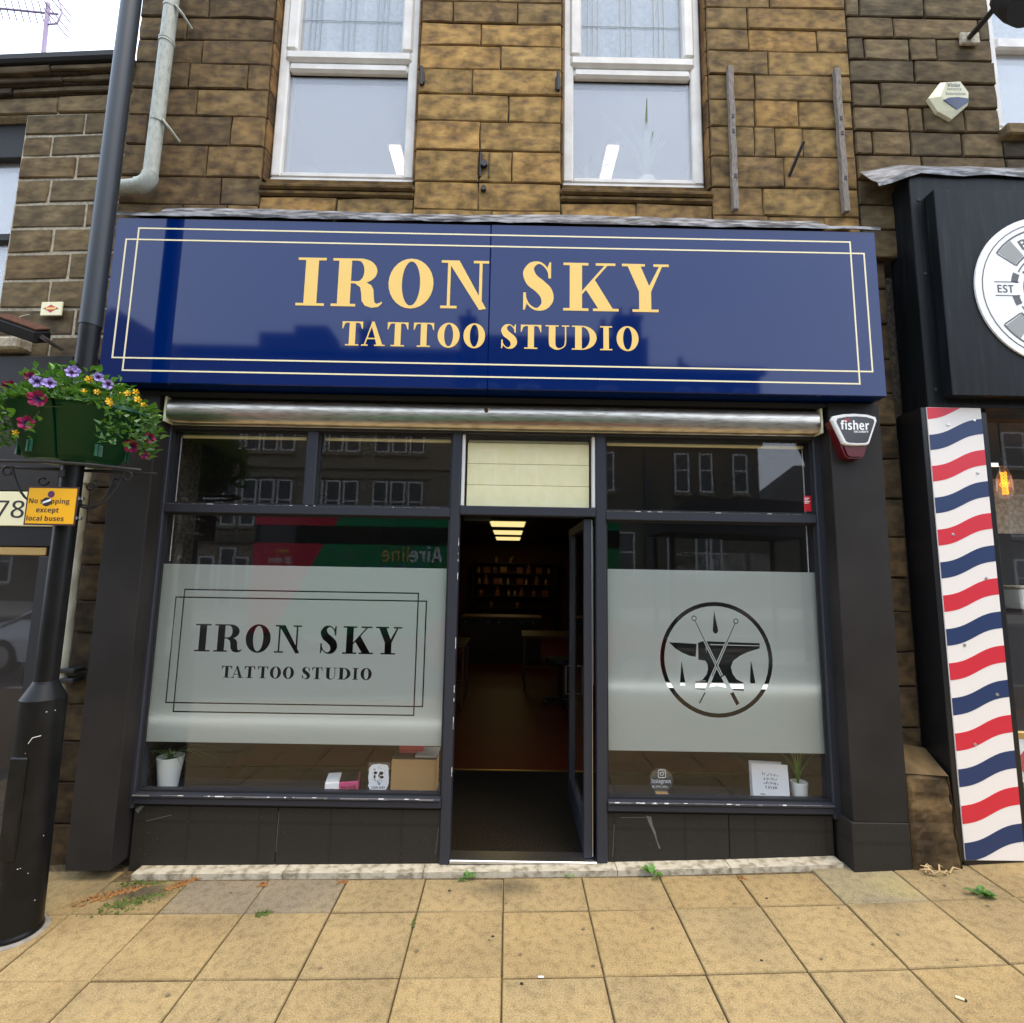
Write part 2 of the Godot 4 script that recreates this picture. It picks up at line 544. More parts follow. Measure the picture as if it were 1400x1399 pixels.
# each letter: pieces that touch but never overlap; and its width
func letter(ch: String) -> Array:
	var t := 0.052
	match ch:
		"I":
			return [joined([rect(0.15, 0, 0.40, 1), rect(0, 0, 0.55, t), rect(0, 1 - t, 0.55, 1)]), 0.55]
		"T":
			var drop := pv([0, 1, 0.84, 1, 0.84, 0.70, 0.81, 0.70, 0.74, 0.90, 0.66, 1 - t, 0.18, 1 - t, 0.10, 0.90, 0.03, 0.70, 0, 0.70])
			return [joined([rect(0.295, 0, 0.545, 0.98), drop, rect(0.15, 0, 0.69, t)]), 0.84]
		"N":
			return [joined([pv([0.12, 1, 0.36, 1, 0.92, 0, 0.78, -0.02]), rect(0.13, 0, 0.19, 0.97), rect(0.770, -0.02, 0.830, 1), rect(0, 1 - t, 0.30, 1), rect(0, 0, 0.33, t), rect(0.65, 1 - t, 0.96, 1)]), 0.96]
		"K":
			return [joined([rect(0.13, 0, 0.38, 1), rect(0, 0, 0.51, t), rect(0, 1 - t, 0.51, 1), pv([0.37, 0.40, 0.88, 1, 0.94, 1, 0.37, 0.33]), pv([0.44, 0.47, 0.74, 0, 1.03, 0, 0.62, 0.68]), rect(0.60, 0, 1.12, t), rect(0.66, 1 - t, 1.06, 1)]), 1.12]
		"Y":
			return [joined([rect(0.35, 0, 0.60, 0.46), pv([0.10, 1, 0.37, 1, 0.60, 0.45, 0.35, 0.42]), pv([0.50, 0.42, 0.60, 0.42, 0.86, 1, 0.80, 1]), rect(0, 1 - t, 0.48, 1), rect(0.66, 1 - t, 0.98, 1), rect(0.21, 0, 0.75, t)]), 0.98]
		"U":
			var u := band(curve([Vector2(0.13, 0.98), Vector2(0.13, 0.30), Vector2(0.20, 0.09), Vector2(0.45, -0.02), Vector2(0.70, 0.09), Vector2(0.785, 0.30), Vector2(0.785, 0.98)]), curve([Vector2(0.38, 0.98), Vector2(0.38, 0.26), Vector2(0.42, 0.10), Vector2(0.52, 0.045), Vector2(0.66, 0.11), Vector2(0.735, 0.30), Vector2(0.735, 0.98)]))
			return [joined([u, rect(0, 1 - t, 0.50, 1), rect(0.62, 1 - t, 0.90, 1)]), 0.90]
		"O":
			var w := 0.86
			var l := band(arc(w / 2, 0.5, w / 2, 0.52, 90, 270), arc(w / 2, 0.5, w / 2 - 0.255, 0.462, 90, 270))
			var r := band(arc(w / 2, 0.5, w / 2, 0.52, -90, 90), arc(w / 2, 0.5, w / 2 - 0.255, 0.462, -90, 90))
			return [[l, r], w]
		"D":
			var s := joined([rect(0.12, 0, 0.37, 1), rect(0, 0, 0.12, t), rect(0, 1 - t, 0.12, 1)])
			s.append(band(arc(0.37, 0.5, 0.55, 0.5, -90, 90, 18), arc(0.37, 0.5, 0.30, 0.455, -90, 90, 18)))
			return [s, 0.92]
		"R":
			var s := joined([rect(0.12, 0, 0.37, 1), rect(0, 0, 0.12, t), rect(0, 1 - t, 0.12, 1), rect(0.37, 0, 0.48, t)])
			var bowl := band(PackedVector2Array([Vector2(0.37, 1)]) + arc(0.55, 0.74, 0.33, 0.26, 90, -90) + PackedVector2Array([Vector2(0.37, 0.48)]), PackedVector2Array([Vector2(0.37, 0.955)]) + arc(0.50, 0.74, 0.125, 0.215, 90, -90) + PackedVector2Array([Vector2(0.37, 0.525)]))
			var leg := pv([0.44, 0.487, 0.64, 0.52, 0.77, 0.45, 0.82, 0.36, 0.835, 0.20, 0.85, 0.10, 0.89, 0.06, 0.94, 0.075, 1.0, 0.11, 1.0, 0.07, 0.93, 0.0, 0.80, -0.02, 0.67, 0.02, 0.60, 0.12, 0.585, 0.28, 0.56, 0.40])
			s.append_array(joined([bowl, leg]))
			return [s, 1.0]
		"A":
			var l := joined([pv([0.10, 0, 0.16, 0, 0.44, 0.80, 0.44, 0.98]), rect(0, 0, 0.29, t)])
			var r := joined([pv([0.44, 1.01, 0.44, 0.80, 0.60, 0.33, 0.61, 0.28, 0.70, 0, 0.96, 0, 0.55, 1.01]), rect(0.58, 0, 1.05, t)])
			l.append_array(r)
			l.append(pv([0.2755, 0.33, 0.258, 0.28, 0.61, 0.28, 0.60, 0.33]))
			return [l, 1.05]
		"S":
			var cl := [Vector2(0.56, 0.70), Vector2(0.50, 0.87), Vector2(0.36, 0.985), Vector2(0.21, 0.93), Vector2(0.155, 0.78), Vector2(0.22, 0.62), Vector2(0.36, 0.50), Vector2(0.48, 0.37), Vector2(0.515, 0.22), Vector2(0.45, 0.075), Vector2(0.30, 0.015), Vector2(0.15, 0.12), Vector2(0.075, 0.32)]
			var wd := [0.010, 0.018, 0.022, 0.065, 0.115, 0.135, 0.135, 0.135, 0.120, 0.075, 0.024, 0.018, 0.010]
			var a: Array = []
			var b: Array = []
			for i in cl.size():
				var d: Vector2 = (cl[mini(i + 1, cl.size() - 1)] - cl[maxi(i - 1, 0)]).normalized().orthogonal()
				a.append(cl[i] + d * wd[i])
				b.append(cl[i] - d * wd[i])
			return [joined([band(curve(a), curve(b)), pv([0.535, 0.66, 0.585, 0.66, 0.585, 1.0, 0.555, 1.0, 0.52, 0.90]), pv([0.05, 0.36, 0.10, 0.36, 0.115, 0.12, 0.08, 0.0, 0.05, 0.0])]), 0.64]
	return [[], 0.5]

# "text" at left edges xs, right edges xe (metres): a list of polygons
func lettering(text: String, xs: Array, xe: Array, y: float, high: float) -> Array:
	var out: Array = []
	for i in text.length():
		var l := letter(text[i])
		var sx: float = (xe[i] - xs[i]) / l[1]
		var polys: Array = []
		for p in l[0]:
			var q := PackedVector2Array()
			for w in p:
				q.append(Vector2(xs[i] + w.x * sx, y + w.y * high))
			polys.append(q)
		out.append(polys)
	return out

const NAME_1 := "IRONSKY"
const NAME_2 := "TATTOOSTUDIO"
const X1 := [-1.295, -1.087, -0.750, -0.437, 0.040, 0.294, 0.646]
const E1 := [-1.127, -0.784, -0.482, -0.153, 0.237, 0.624, 0.928]
const X2 := [-1.009, -0.893, -0.742, -0.588, -0.446, -0.294, -0.078, 0.044, 0.190, 0.346, 0.513, 0.610]
const E2 := [-0.888, -0.755, -0.620, -0.468, -0.316, -0.166, 0.023, 0.165, 0.330, 0.492, 0.584, 0.740]

func mapped(a: Array, s: float, o: float) -> Array:
	return a.map(func(x): return x * s + o)

# a rectangle drawn with lines of this width, as four bars that butt
func outline(x0: float, y0: float, x1: float, y1: float, w: float) -> Array:
	return [rect(x0, y0, x1, y0 + w), rect(x0, y1 - w, x1, y1), rect(x0, y0 + w, x0 + w, y1 - w), rect(x1 - w, y0 + w, x1, y1 - w)]

# ---------------------------------------------------------------- the place
# height of the pavement, which climbs to the right and falls to the kerb
func ground(x: float, z: float) -> float:
	var r := clampf(x, 0.0, 4.0)
	return -0.03 + 0.02 * clampf(x, -9.0, 9.0) + 0.008 * r * r - 0.02 * clampf(z, -1.0, 2.6)

func stone(w: float, h: float, d: float, tone: float, rough := 0.004, soot := 0.5, far := Vector3.ZERO) -> MB:
	var b := MB.new()
	b.T.origin = far
	b.tinted = true
	var o: Array = []
	var inn: Array = []
	var at := [Vector2(0, 0), Vector2(0.5, 0), Vector2(1, 0), Vector2(1, 0.5), Vector2(1, 1), Vector2(0.5, 1), Vector2(0, 1), Vector2(0, 0.5)]
	var warm := rng.randf_range(-0.05, 0.05)
	var grey := clampf((0.75 - tone) / 0.5, 0.0, 1.0)
	var base := Color(tone * (1.0 + warm), tone * (1.0 + 0.08 * grey), tone * (1.0 - warm) * (1.0 + 0.5 * grey))
	var oc: Array = []
	for k in 8:
		var p: Vector2 = at[k]
		var j := Vector2(rng.randf_range(-rough, rough), rng.randf_range(-rough, rough))
		var q := Vector2(p.x * w, p.y * h) + j
		var m := minf(0.007, h * 0.2)
		if p.x != 0.5 and p.y != 0.5:
			q += (Vector2(0.5, 0.5) - p) * rough * 0.9
		o.append(Vector3(q.x, q.y, -0.005))
		var i2 := q + Vector2((0.5 - p.x) * 2.0 * m, (0.5 - p.y) * 2.0 * m)
		inn.append(Vector3(i2.x, i2.y, rng.randf_range(-0.002, 0.004)))
		oc.append(base.lerp(Color(base.r * 0.35, base.g * 0.34, base.b * 0.32), clampf((0.25 + rng.randf() * 1.35) * soot, 0.0, 0.9)))
	var c := Vector3(w * rng.randf_range(0.35, 0.65), h * rng.randf_range(0.4, 0.6), rng.randf_range(0.0, 0.005))
	for k in 8:
		var n := (k + 1) % 8
		b.face(inn[k], inn[n], c, Vector3(0, 0, 1), oc[k].lerp(base, 0.38), oc[n].lerp(base, 0.38), base * 1.06)
		var out: Vector3 = (o[k] + o[n]) * 0.5 - c
		b.face(o[k], o[n], inn[n], out + Vector3(0, 0, 0.05), oc[k], oc[n], oc[n].lerp(base, 0.38))
		b.face(o[k], inn[n], inn[k], out + Vector3(0, 0, 0.05), oc[k], oc[n].lerp(base, 0.38), oc[k].lerp(base, 0.38))
		var bk: Vector3 = Vector3(o[k].x, o[k].y, -d)
		var bn: Vector3 = Vector3(o[n].x, o[n].y, -d)
		out.z = 0
		b.col = oc[k]
		b.quad(o[k], o[n], bn, bk, out)
	return b

# one course of stones: joints at the given x, all of one height
func course(parent: Node3D, joints: Array, y0: float, y1: float, z: float, gap: float, m: Material, tone: Callable, rough := 0.004, soot := 0.5, called := "stone"):
	for i in joints.size() - 1:
		var x0: float = joints[i] + gap * 0.5
		var x1: float = joints[i + 1] - gap * 0.5
		var t: float = tone.call((x0 + x1) * 0.5, (y0 + y1) * 0.5)
		var zz := z + rng.randf_range(-0.003, 0.004)
		var far := v3(rng.randf_range(0, 30), rng.randf_range(0, 30), rng.randf_range(0, 30))
		put(called, stone(x1 - x0, y1 - y0 - gap, 0.05, t, rough, soot, far), m, parent, v3(x0, y0 + gap * 0.5, zz) - far)

func spread(x0: float, x1: float, lo: float, hi: float) -> Array:
	var out := [x0]
	var x := x0
	while true:
		x += rng.randf_range(lo, hi)
		if x > x1 - lo * 0.6:
			break
		out.append(x)
	out.append(x1)
	return out

const COURSES := [3.76, 3.985, 4.19, 4.418, 4.64, 4.845, 5.04, 5.225, 5.40, 5.57, 5.75, 5.93, 6.11, 6.30, 6.50, 6.70, 6.90]

func _ready():
	rng.seed = 77
	# camera
	var cam := Camera3D.new()
	cam.name = "camera"
	cam.position = v3(0, 1.6, 3.03)
	cam.rotation_degrees = v3(7.0, -0.212, 0.986)
	cam.fov = 90.78
	cam.near = 0.05
	cam.far = 2000.0
	add_child(cam)
	# bright overcast sky
	var sm := ProceduralSkyMaterial.new()
	sm.sky_top_color = lin(0.58, 0.70, 0.90)
	sm.sky_horizon_color = lin(0.80, 0.87, 0.98)
	sm.sky_curve = 0.25
	sm.ground_bottom_color = lin(0.12, 0.11, 0.10)
	sm.ground_horizon_color = lin(0.3, 0.3, 0.3)
	sm.sky_energy_multiplier = SKY_POWER
	sm.ground_energy_multiplier = 1.0
	var cn := noise(3, 0.006, 5)
	var cover := tex(cn, [[0.0, 0.0, 0.0, 0.0], [0.35, 0.05, 0.05, 0.05], [0.7, 0.22, 0.21, 0.20], [1.0, 0.42, 0.40, 0.38]], 512)
	sm.sky_cover = cover
	sm.sky_cover_modulate = Color(1, 1, 1, 1)
	var sky := Sky.new()
	sky.sky_material = sm
	var env := Environment.new()
	env.background_mode = Environment.BG_SKY
	env.sky = sky
	env.ambient_light_source = Environment.AMBIENT_SOURCE_SKY
	env.tonemap_mode = Environment.TONE_MAPPER_LINEAR
	env.tonemap_exposure = EXPOSURE
	env.sdfgi_enabled = true
	env.ssao_enabled = true
	env.ssil_enabled = true
	var we := WorldEnvironment.new()
	we.name = "world_environment"
	we.environment = env
	add_child(we)
	var sun := DirectionalLight3D.new()
	sun.name = "sun"
	sun.light_color = Color(1.0, 0.89, 0.72)
	sun.light_energy = 0.75
	sun.light_angular_distance = 25.0
	sun.shadow_enabled = true
	sun.rotation_degrees = v3(-68, 40, 0)
	sun.sky_mode = DirectionalLight3D.SKY_MODE_LIGHT_ONLY
	add_child(sun)
	make_materials()
	pavement()
	main_building()
	shop_front()
	shop_sign()
	shop_inside()
	left_building()
	right_building()
	street_post()
	window_goods()
	across()
	small_things()

const SKY_POWER := 1.7
const EXPOSURE := 0.92

func pavement():
	structure("ground", boxed(v3(-400, -2.2, -400), v3(400, -1.2, 400)), M["far_ground"])
	for q in [["road", 4.18, 14.0, -0.13, "asphalt"], ["far_pavement", 14.0, 20.6, 0.0, "kerb_stone"]]:
		var rb := MB.new()
		var rx := [-60.0, -9.0, -6.0, -3.0, 0.0, 1.0, 2.0, 3.0, 4.0, 9.0, 60.0]
		for i in rx.size() - 1:
			var ya: float = ground(rx[i], 2.6) + q[3]
			var yb: float = ground(rx[i + 1], 2.6) + q[3]
			rb.quad(v3(rx[i], ya, q[1]), v3(rx[i + 1], yb, q[1]), v3(rx[i + 1], yb, q[2]), v3(rx[i], ya, q[2]), Vector3.UP)
			rb.quad(v3(rx[i], ya, q[1]), v3(rx[i + 1], yb, q[1]), v3(rx[i + 1], -1.25, q[1]), v3(rx[i], -1.25, q[1]), Vector3.FORWARD)
		structure(q[0], rb, M[q[4]])
	var bed := MB.new()
	var xs := [-9.0, -6.0, -4.0, -2.2, 0.0, 0.8, 1.6, 2.4, 3.2, 4.0, 6.0, 9.0]
	for i in xs.size() - 1:
		for r in [[-0.3, 0.6], [0.6, 2.6], [2.6, 4.0]]:
			var a := v3(xs[i], ground(xs[i], r[0]) - 0.012, r[0])
			var b := v3(xs[i + 1], ground(xs[i + 1], r[0]) - 0.012, r[0])
			var c := v3(xs[i + 1], ground(xs[i + 1], r[1]) - 0.012, r[1])
			var d := v3(xs[i], ground(xs[i], r[1]) - 0.012, r[1])
			bed.quad(a, b, c, d, Vector3.UP)
			if r[1] > 3.0:
				bed.quad(d, c, v3(c.x, -1.25, c.z), v3(d.x, -1.25, d.z), Vector3.BACK)
	var pav := structure("pavement", bed, M["joint_sand"])
	# slabs, 0.42 wide, rows parallel to the shop
	var rows := [-0.04, 0.348, 0.743, 1.14, 1.54, 1.93, 2.32, 2.72, 3.12, 3.52, 3.92]
	for r in rows.size() - 1:
		for i in range(-10, 12):
			var z0: float = rows[r]
			var z1: float = rows[r + 1]
			var x0 := i * 0.42
			var x1 := x0 + 0.42
			if r == 0:
				z0 = 0.088 if x0 > -2.2 and x1 < 1.8 else (0.0 if absf(x0) < 3.0 else -0.1)
			var t := rng.randf_range(0.93, 1.05)
			var hue := rng.randf_range(-0.04, 0.05)
			var cl := Color(t * (1.0 + hue * 0.5), t, t * (1.0 - hue))
			if r == 0 and i == 4:
				cl = Color(0.92, 1.04, 1.62)
			elif r == 0 and (i == -4 or i == -3):
				cl = Color(0.72, 0.80, 1.12)
			elif r == 0 and i <= -5:
				cl = Color(0.85, 0.85, 0.80)
			elif i >= 3:
				cl = cl * 0.93
			var far := v3(rng.randf_range(0, 30), rng.randf_range(0, 30), rng.randf_range(0, 30))
			put("slab", slab(x0, x1, z0, z1, cl, far), M["paving"], pav, -far)
	var kerb := structure("kerb", boxed(v3(-30, -1.2, 4.005), v3(30, -0.45, 4.10)), M["joint_sand"])
	for i in range(-9, 10):
		var x := i * 0.9
		put("kerb_stone", boxed(v3(x + 0.004, ground(x + 0.45, 2.6) - 0.3, 4.01), v3(x + 0.896, ground(x + 0.45, 2.6) - 0.002, 4.15), 0.012), M["kerb_stone"], kerb)
	var spots := MB.new()
	for i in 44:
		var x := rng.randf_range(-2.6, 2.8)
		var z := rng.randf_range(0.12, 1.3)
		var r := rng.randf_range(0.003, 0.010)
		for k in 9:
			var a := TAU * k / 9
			var a2 := TAU * (k + 1) / 9
			spots.face(v3(x, ground(x, z) + 0.0042, z), v3(x + cos(a) * r, ground(x, z) + 0.0041, z + sin(a) * r * 0.9), v3(x + cos(a2) * r, ground(x, z) + 0.0041, z + sin(a2) * r * 0.9), Vector3.UP)
	put("trodden_spots", spots, M["trodden"], pav).set_meta("kind", "stuff")
	# pale stone strip along the foot of the shop
	var strip := Node3D.new()
	strip.name = "threshold_strip"
	add_child(strip)
	strip.set_meta("kind", "structure")
	var js := [-2.02, -1.2, -0.44, 0.62, 1.24, 1.86]
	for i in js.size() - 1:
		var b := MB.new()
		var a: float = js[i] + 0.002
		var e: float = js[i + 1] - 0.002
		var hh := 0.018
		prism_on(b, a, e, -0.06, 0.064, hh)
		put("strip_stone", b, M["white_stone"], strip)

func prism_on(b: MB, x0: float, x1: float, z0: float, z1: float, h: float):
	var p := [v3(x0, ground(x0, z0) + h, z0), v3(x1, ground(x1, z0) + h, z0), v3(x1, ground(x1, z1) + h, z1), v3(x0, ground(x0, z1) + h, z1)]
	var q: Array = p.map(func(a): return a - v3(0, h + 0.05, 0))
	b.quad(p[0], p[1], p[2], p[3], Vector3.UP)
	b.quad(p[3], p[2], q[2], q[3], Vector3.BACK)
	b.quad(p[0], p[3], q[3], q[0], Vector3.LEFT)
	b.quad(p[1], p[2], q[2], q[1], Vector3.RIGHT)

# wear of the paving at a place: broad grime, and the damp patches by the door and the left pilaster
var grime := noise(91, 1.6, 4)

func wear(x: float, z: float) -> float:
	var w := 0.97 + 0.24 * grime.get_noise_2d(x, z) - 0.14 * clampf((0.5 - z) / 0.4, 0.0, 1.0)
	for q in [[0.02, 0.17, 0.15, 0.075, 0.42], [-1.86, 0.19, 0.12, 0.07, 0.6], [-2.05, 0.16, 0.2, 0.06, 0.25], [-1.5, 0.42, 0.16, 0.05, 0.25], [1.95, 0.36, 0.2, 0.04, 0.2], [-1.65, 0.5, 0.05, 0.03, 0.35]]:
		var dx: float = (x - q[0]) / q[2]
		var dz: float = (z - q[1]) / q[3]
		w -= q[4] * clampf(1.4 - sqrt(dx * dx + dz * dz) - 0.5 * grime.get_noise_2d(x * 4.0, z * 4.0), 0.0, 1.0)
	return maxf(w, 0.25)

func slab(x0: float, x1: float, z0: float, z1: float, c: Color, far: Vector3) -> MB:
	var b := MB.new()
	b.tinted = true
	b.T.origin = far
	var g := 0.0026
	var e := 0.004
	var n := 6 if z0 < 1.2 else 1
	var dip := rng.randf_range(-0.0015, 0.0015)
	var tip := Vector2(rng.randf_range(-0.004, 0.004), rng.randf_range(-0.004, 0.004))
	var jx := [rng.randf_range(-0.0012, 0.0012), rng.randf_range(-0.0012, 0.0012)]
	var at := func(u: float, v: float, inset: float, down: float) -> Vector3:
		var x := lerpf(x0 + g + inset, x1 - g - inset, u) + lerpf(jx[0], jx[1], v)
		var z := lerpf(z0 + g + inset, z1 - g - inset, v)
		return v3(x, ground(x, z) + dip + tip.x * (u - 0.5) + tip.y * (v - 0.5) - down, z)
	var tone := func(p: Vector3) -> Color:
		var w: float = wear(p.x, p.z)
		return Color(c.r * w, c.g * lerpf(1.0, w, 0.96), c.b * lerpf(1.0, w, 0.86))
	for j in n:
		for i in n:
			var p: Array = []
			for k in [[0, 0], [1, 0], [1, 1], [0, 1]]:
				p.append(at.call(float(i + k[0]) / n, float(j + k[1]) / n, e, 0.0))
			b.face(p[0], p[1], p[2], Vector3.UP, tone.call(p[0]), tone.call(p[1]), tone.call(p[2]))
			b.face(p[0], p[2], p[3], Vector3.UP, tone.call(p[0]), tone.call(p[2]), tone.call(p[3]))
	b.col = c * 0.75
	var cs := [[0, 0], [1, 0], [1, 1], [0, 1]]
	for k in 4:
		var m := (k + 1) % 4
		var pa: Vector3 = at.call(cs[k][0], cs[k][1], e, 0.0)
		var pb: Vector3 = at.call(cs[m][0], cs[m][1], e, 0.0)
		var oa: Vector3 = at.call(cs[k][0], cs[k][1], 0.0, e)
		var ob: Vector3 = at.call(cs[m][0], cs[m][1], 0.0, e)
		var out := v3(cs[k][0] + cs[m][0] - 1.0, 0, cs[k][1] + cs[m][1] - 1.0)
		b.quad(pa, pb, ob, oa, out + Vector3.UP)
		b.quad(oa, ob, ob - v3(0, 0.03, 0), oa - v3(0, 0.03, 0), out)
	return b

# ---------------------------------------------------------------- upper floor
func main_building():
	var t := thing("stone_building", "soot-stained ochre stone building above the navy sign, with two white framed windows", "building")
	var mortar: Material = M["dark_mortar"]
	# backing of the wall, left open at the two windows
	var zb := -0.066
	for q in [[-2.63, 3.6, -1.70, 7.0], [-0.68, 3.6, 0.30, 7.0], [1.31, 3.6, 2.29, 7.0], [-1.70, 3.6, -0.68, 4.06], [0.30, 3.6, 1.31, 4.06]]:
		put("wall", boxed(v3(q[0], q[1], -0.32), v3(q[2], q[3], zb)), mortar, t)
	put("wall", boxed(v3(-2.63, -0.2, -0.40), v3(-2.14, 3.6, -0.11)), mortar, t)
	put("wall", boxed(v3(2.14, -0.2, -0.40), v3(2.60, 3.6, -0.11)), mortar, t)
	put("lintel_wall", boxed(v3(-2.14, 2.62, -0.40), v3(2.14, 3.6, -0.09)), mortar, t)
	var m: Material = M["gritstone"]
	var zs := -0.046
	var left := {3.985: [-2.63, -1.96, -1.70], 4.19: [-2.63, -2.07, -1.70], 4.418: [-2.63, -2.49, -1.93, -1.70], 4.64: [-2.63, -2.18, -1.70], 4.845: [-2.63, -2.25, -1.85, -1.70], 5.04: [-2.63, -2.18, -1.70], 5.225: [-2.63, -2.3, -1.70], 5.40: [-2.63, -2.16, -1.70]}
	var mid := {3.985: [-0.68, -0.25, 0.30], 4.19: [-0.68, -0.25, -0.03, 0.30], 4.418: [-0.68, -0.25, 0.30], 4.64: [-0.68, -0.06, 0.30], 4.845: [-0.68, -0.31, 0.30], 5.04: [-0.68, -0.12, 0.30], 5.225: [-0.68, -0.26, 0.30], 5.40: [-0.68, -0.46, -0.01, 0.30]}
	var right := {3.985: [1.31, 1.65, 2.29], 4.19: [1.31, 1.80, 2.29], 4.418: [1.31, 1.61, 1.75, 1.94, 2.29], 4.64: [1.31, 1.62, 1.92, 2.29], 4.845: [1.31, 1.63, 2.29], 5.04: [1.31, 1.73, 2.29], 5.225: [1.31, 1.60, 2.08, 2.29], 5.40: [1.31, 1.60, 2.29]}
	var tl := func(x, y): return rng.randf_range(0.45, 0.62) if x > -2.0 and rng.randf() < 0.6 else rng.randf_range(0.30, 0.42)
	var tm := func(x, y): return rng.randf_range(0.78, 0.96) * (0.62 if y > 5.38 else 1.0)
	var tr := func(x, y): return rng.randf_range(0.58, 0.78) * (1.05 if x > 1.7 else 0.85)
	for i in COURSES.size() - 1:
		var y0: float = COURSES[i]
		var y1: float = COURSES[i + 1]
		course(t, left.get(y0, spread(-2.63, -1.70, 0.25, 0.5)), y0, y1, zs, 0.0045, m, tl, 0.003, 0.42)
		course(t, mid.get(y0, spread(-0.68, 0.30, 0.3, 0.55)), y0, y1, zs, 0.0045, m, tm, 0.003, 0.40)
		course(t, right.get(y0, spread(1.31, 2.29, 0.3, 0.55)), y0, y1, zs, 0.0045, m, tr, 0.003, 0.42)
	# stones down the narrow strips beside the shop front
	for s in [[-2.62, -2.40, 0.30], [2.285, 2.46, 0.34]]:
		var y := -0.12
		while y < 3.7:
			var h := rng.randf_range(0.19, 0.26)
			course(t, [s[0], s[1]], y, y + h, -0.085, 0.006, m, func(_x, _y): return rng.randf_range(0.5, 0.9) * s[2], 0.004, 0.7)
			y += h
	# windows
	var n := 0
	for w in [[-1.70, -0.68], [0.30, 1.31]]:
		var x0: float = w[0]
		var x1: float = w[1]
		# weathered stones under the sill, then the moulded sill
		course(t, [x0, lerpf(x0, x1, 0.5), x1], 3.88, 4.063, -0.052, 0.006, m, func(_x, _y): return rng.randf_range(0.5, 0.9), 0.008, 0.6)
		var sb := MB.new()
		sb.tinted = true
		sb.col = Color(0.30, 0.29, 0.27)
		sb.box(v3(x0 - 0.005, 4.150, -0.20), v3(x1 + 0.005, 4.222, -0.090), 0.006)
		sb.box(v3(x0 - 0.005, 4.108, -0.20), v3(x1 + 0.005, 4.1485, -0.028), 0.014)
		sb.box(v3(x0 - 0.005, 4.066, -0.20), v3(x1 + 0.005, 4.1065, -0.040), 0.012)
		put("sill", sb, m, t)
		# reveals
		for sx in [x0, x1]:
			var dir := 1.0 if sx == x0 else -1.0
			for i in range(2, COURSES.size() - 1):
				var b := MB.new()
				b.tinted = true
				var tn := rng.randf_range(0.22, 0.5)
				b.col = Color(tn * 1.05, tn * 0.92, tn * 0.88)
				b.box(v3(minf(sx, sx + dir * 0.014), COURSES[i] + 0.003, -0.30), v3(maxf(sx, sx + dir * 0.014), COURSES[i + 1] - 0.003, -0.058), 0.003)
				put("reveal_stone", b, m, t)
		var win := put("window", boxed(v3(x0 + 0.02, 4.2235, -0.26), v3(x1 - 0.02, 4.262, -0.122), 0.004), M["upvc"], t)
		var up: Material = M["upvc"]
		var a := x0 + 0.02
		var e := x1 - 0.02
		# outer frame, transom, upper sash
		put("frame", boxed(v3(a, 4.2625, -0.24), v3(a + 0.072, 6.4, -0.115), 0.010), up, win)
		put("frame", boxed(v3(e - 0.072, 4.2625, -0.24), v3(e, 6.4, -0.115), 0.010), up, win)
		put("frame", boxed(v3(a + 0.0725, 4.2625, -0.24), v3(e - 0.0725, 4.300, -0.118), 0.008), up, win)
		put("transom", boxed(v3(a + 0.0725, 5.075, -0.24), v3(e - 0.0725, 5.145, -0.112), 0.016), up, win)
		put("sash_rail", boxed(v3(a + 0.045, 5.150, -0.24), v3(e - 0.045, 5.232, -0.098), 0.018), up, win)
		put("sash_stile", boxed(v3(a + 0.045, 5.2325, -0.24), v3(a + 0.125, 6.35, -0.099), 0.014), up, win)
		put("sash_stile", boxed(v3(e - 0.125, 5.2325, -0.24), v3(e - 0.045, 6.35, -0.099), 0.014), up, win)
		put("gasket", boxed(v3(a + 0.0725, 5.060, -0.20), v3(e - 0.0725, 5.0745, -0.150)), M["black_matt"], win)
		# double glazing
		for z in [-0.150, -0.172]:
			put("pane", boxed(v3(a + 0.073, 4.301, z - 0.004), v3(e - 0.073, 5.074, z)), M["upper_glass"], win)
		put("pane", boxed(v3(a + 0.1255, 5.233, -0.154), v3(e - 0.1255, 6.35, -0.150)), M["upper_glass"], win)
		# lead strips on the upper pane: three groups of upright lines, one line across
		var gx0 := a + 0.1255
		var gx1 := e - 0.1255
		for g in 3:
			var cx := lerpf(gx0, gx1, [0.13, 0.46, 0.79][g])
			for k in 3:
				var xx := cx + (k - 1) * 0.036 * (1.0 if g != 1 else 1.1)
				put("lead_strip", boxed(v3(xx - 0.006, 5.236, -0.1495), v3(xx + 0.006, 6.3, -0.1455)), M["lead_strip"], win)
		for yy in [5.245, 5.515, 5.80]:
			put("lead_strip", boxed(v3(gx0 + 0.002, yy, -0.1454), v3(gx1 - 0.002, yy + 0.007, -0.1425)), M["lead_strip"], win)
		put("head", boxed(v3(a, 6.41, -0.25), v3(e, 6.5, -0.1)), up, win)
		# net curtain behind the upper pane, gently folded
		var net := MB.new()
		var cols := 26
		var rws := 10
		for r in rws:
			for c in cols:
				var q: Array = []
				for k in [[0, 0], [1, 0], [1, 1], [0, 1]]:
					var u: float = float(c + k[0]) / cols
					var v: float = float(r + k[1]) / rws
					var z: float = -0.205 + 0.010 * sin(u * 31.0 + v * 5.0 + n) + 0.007 * sin(u * 13.0 - v * 17.0)
					q.append(v3(lerpf(gx0 - 0.01, gx1 + 0.01, u), lerpf(5.20, 6.3, v), z))
				net.quad(q[0], q[1], q[2], q[3], Vector3.BACK)
		put("net_curtain", net, M["curtain"], win)
		put("window_board", boxed(v3(a, 4.22, -0.55), v3(e, 4.262, -0.262)), up, win)
		n += 1
	# hooks and staples left in the pier
	var h := MB.new()
	h.box(v3(-0.245, 4.22, -0.05), v3(-0.235, 4.40, -0.030), 0.002)
	h.box(v3(-0.185, 4.22, -0.05), v3(-0.178, 4.40, -0.034), 0.002)
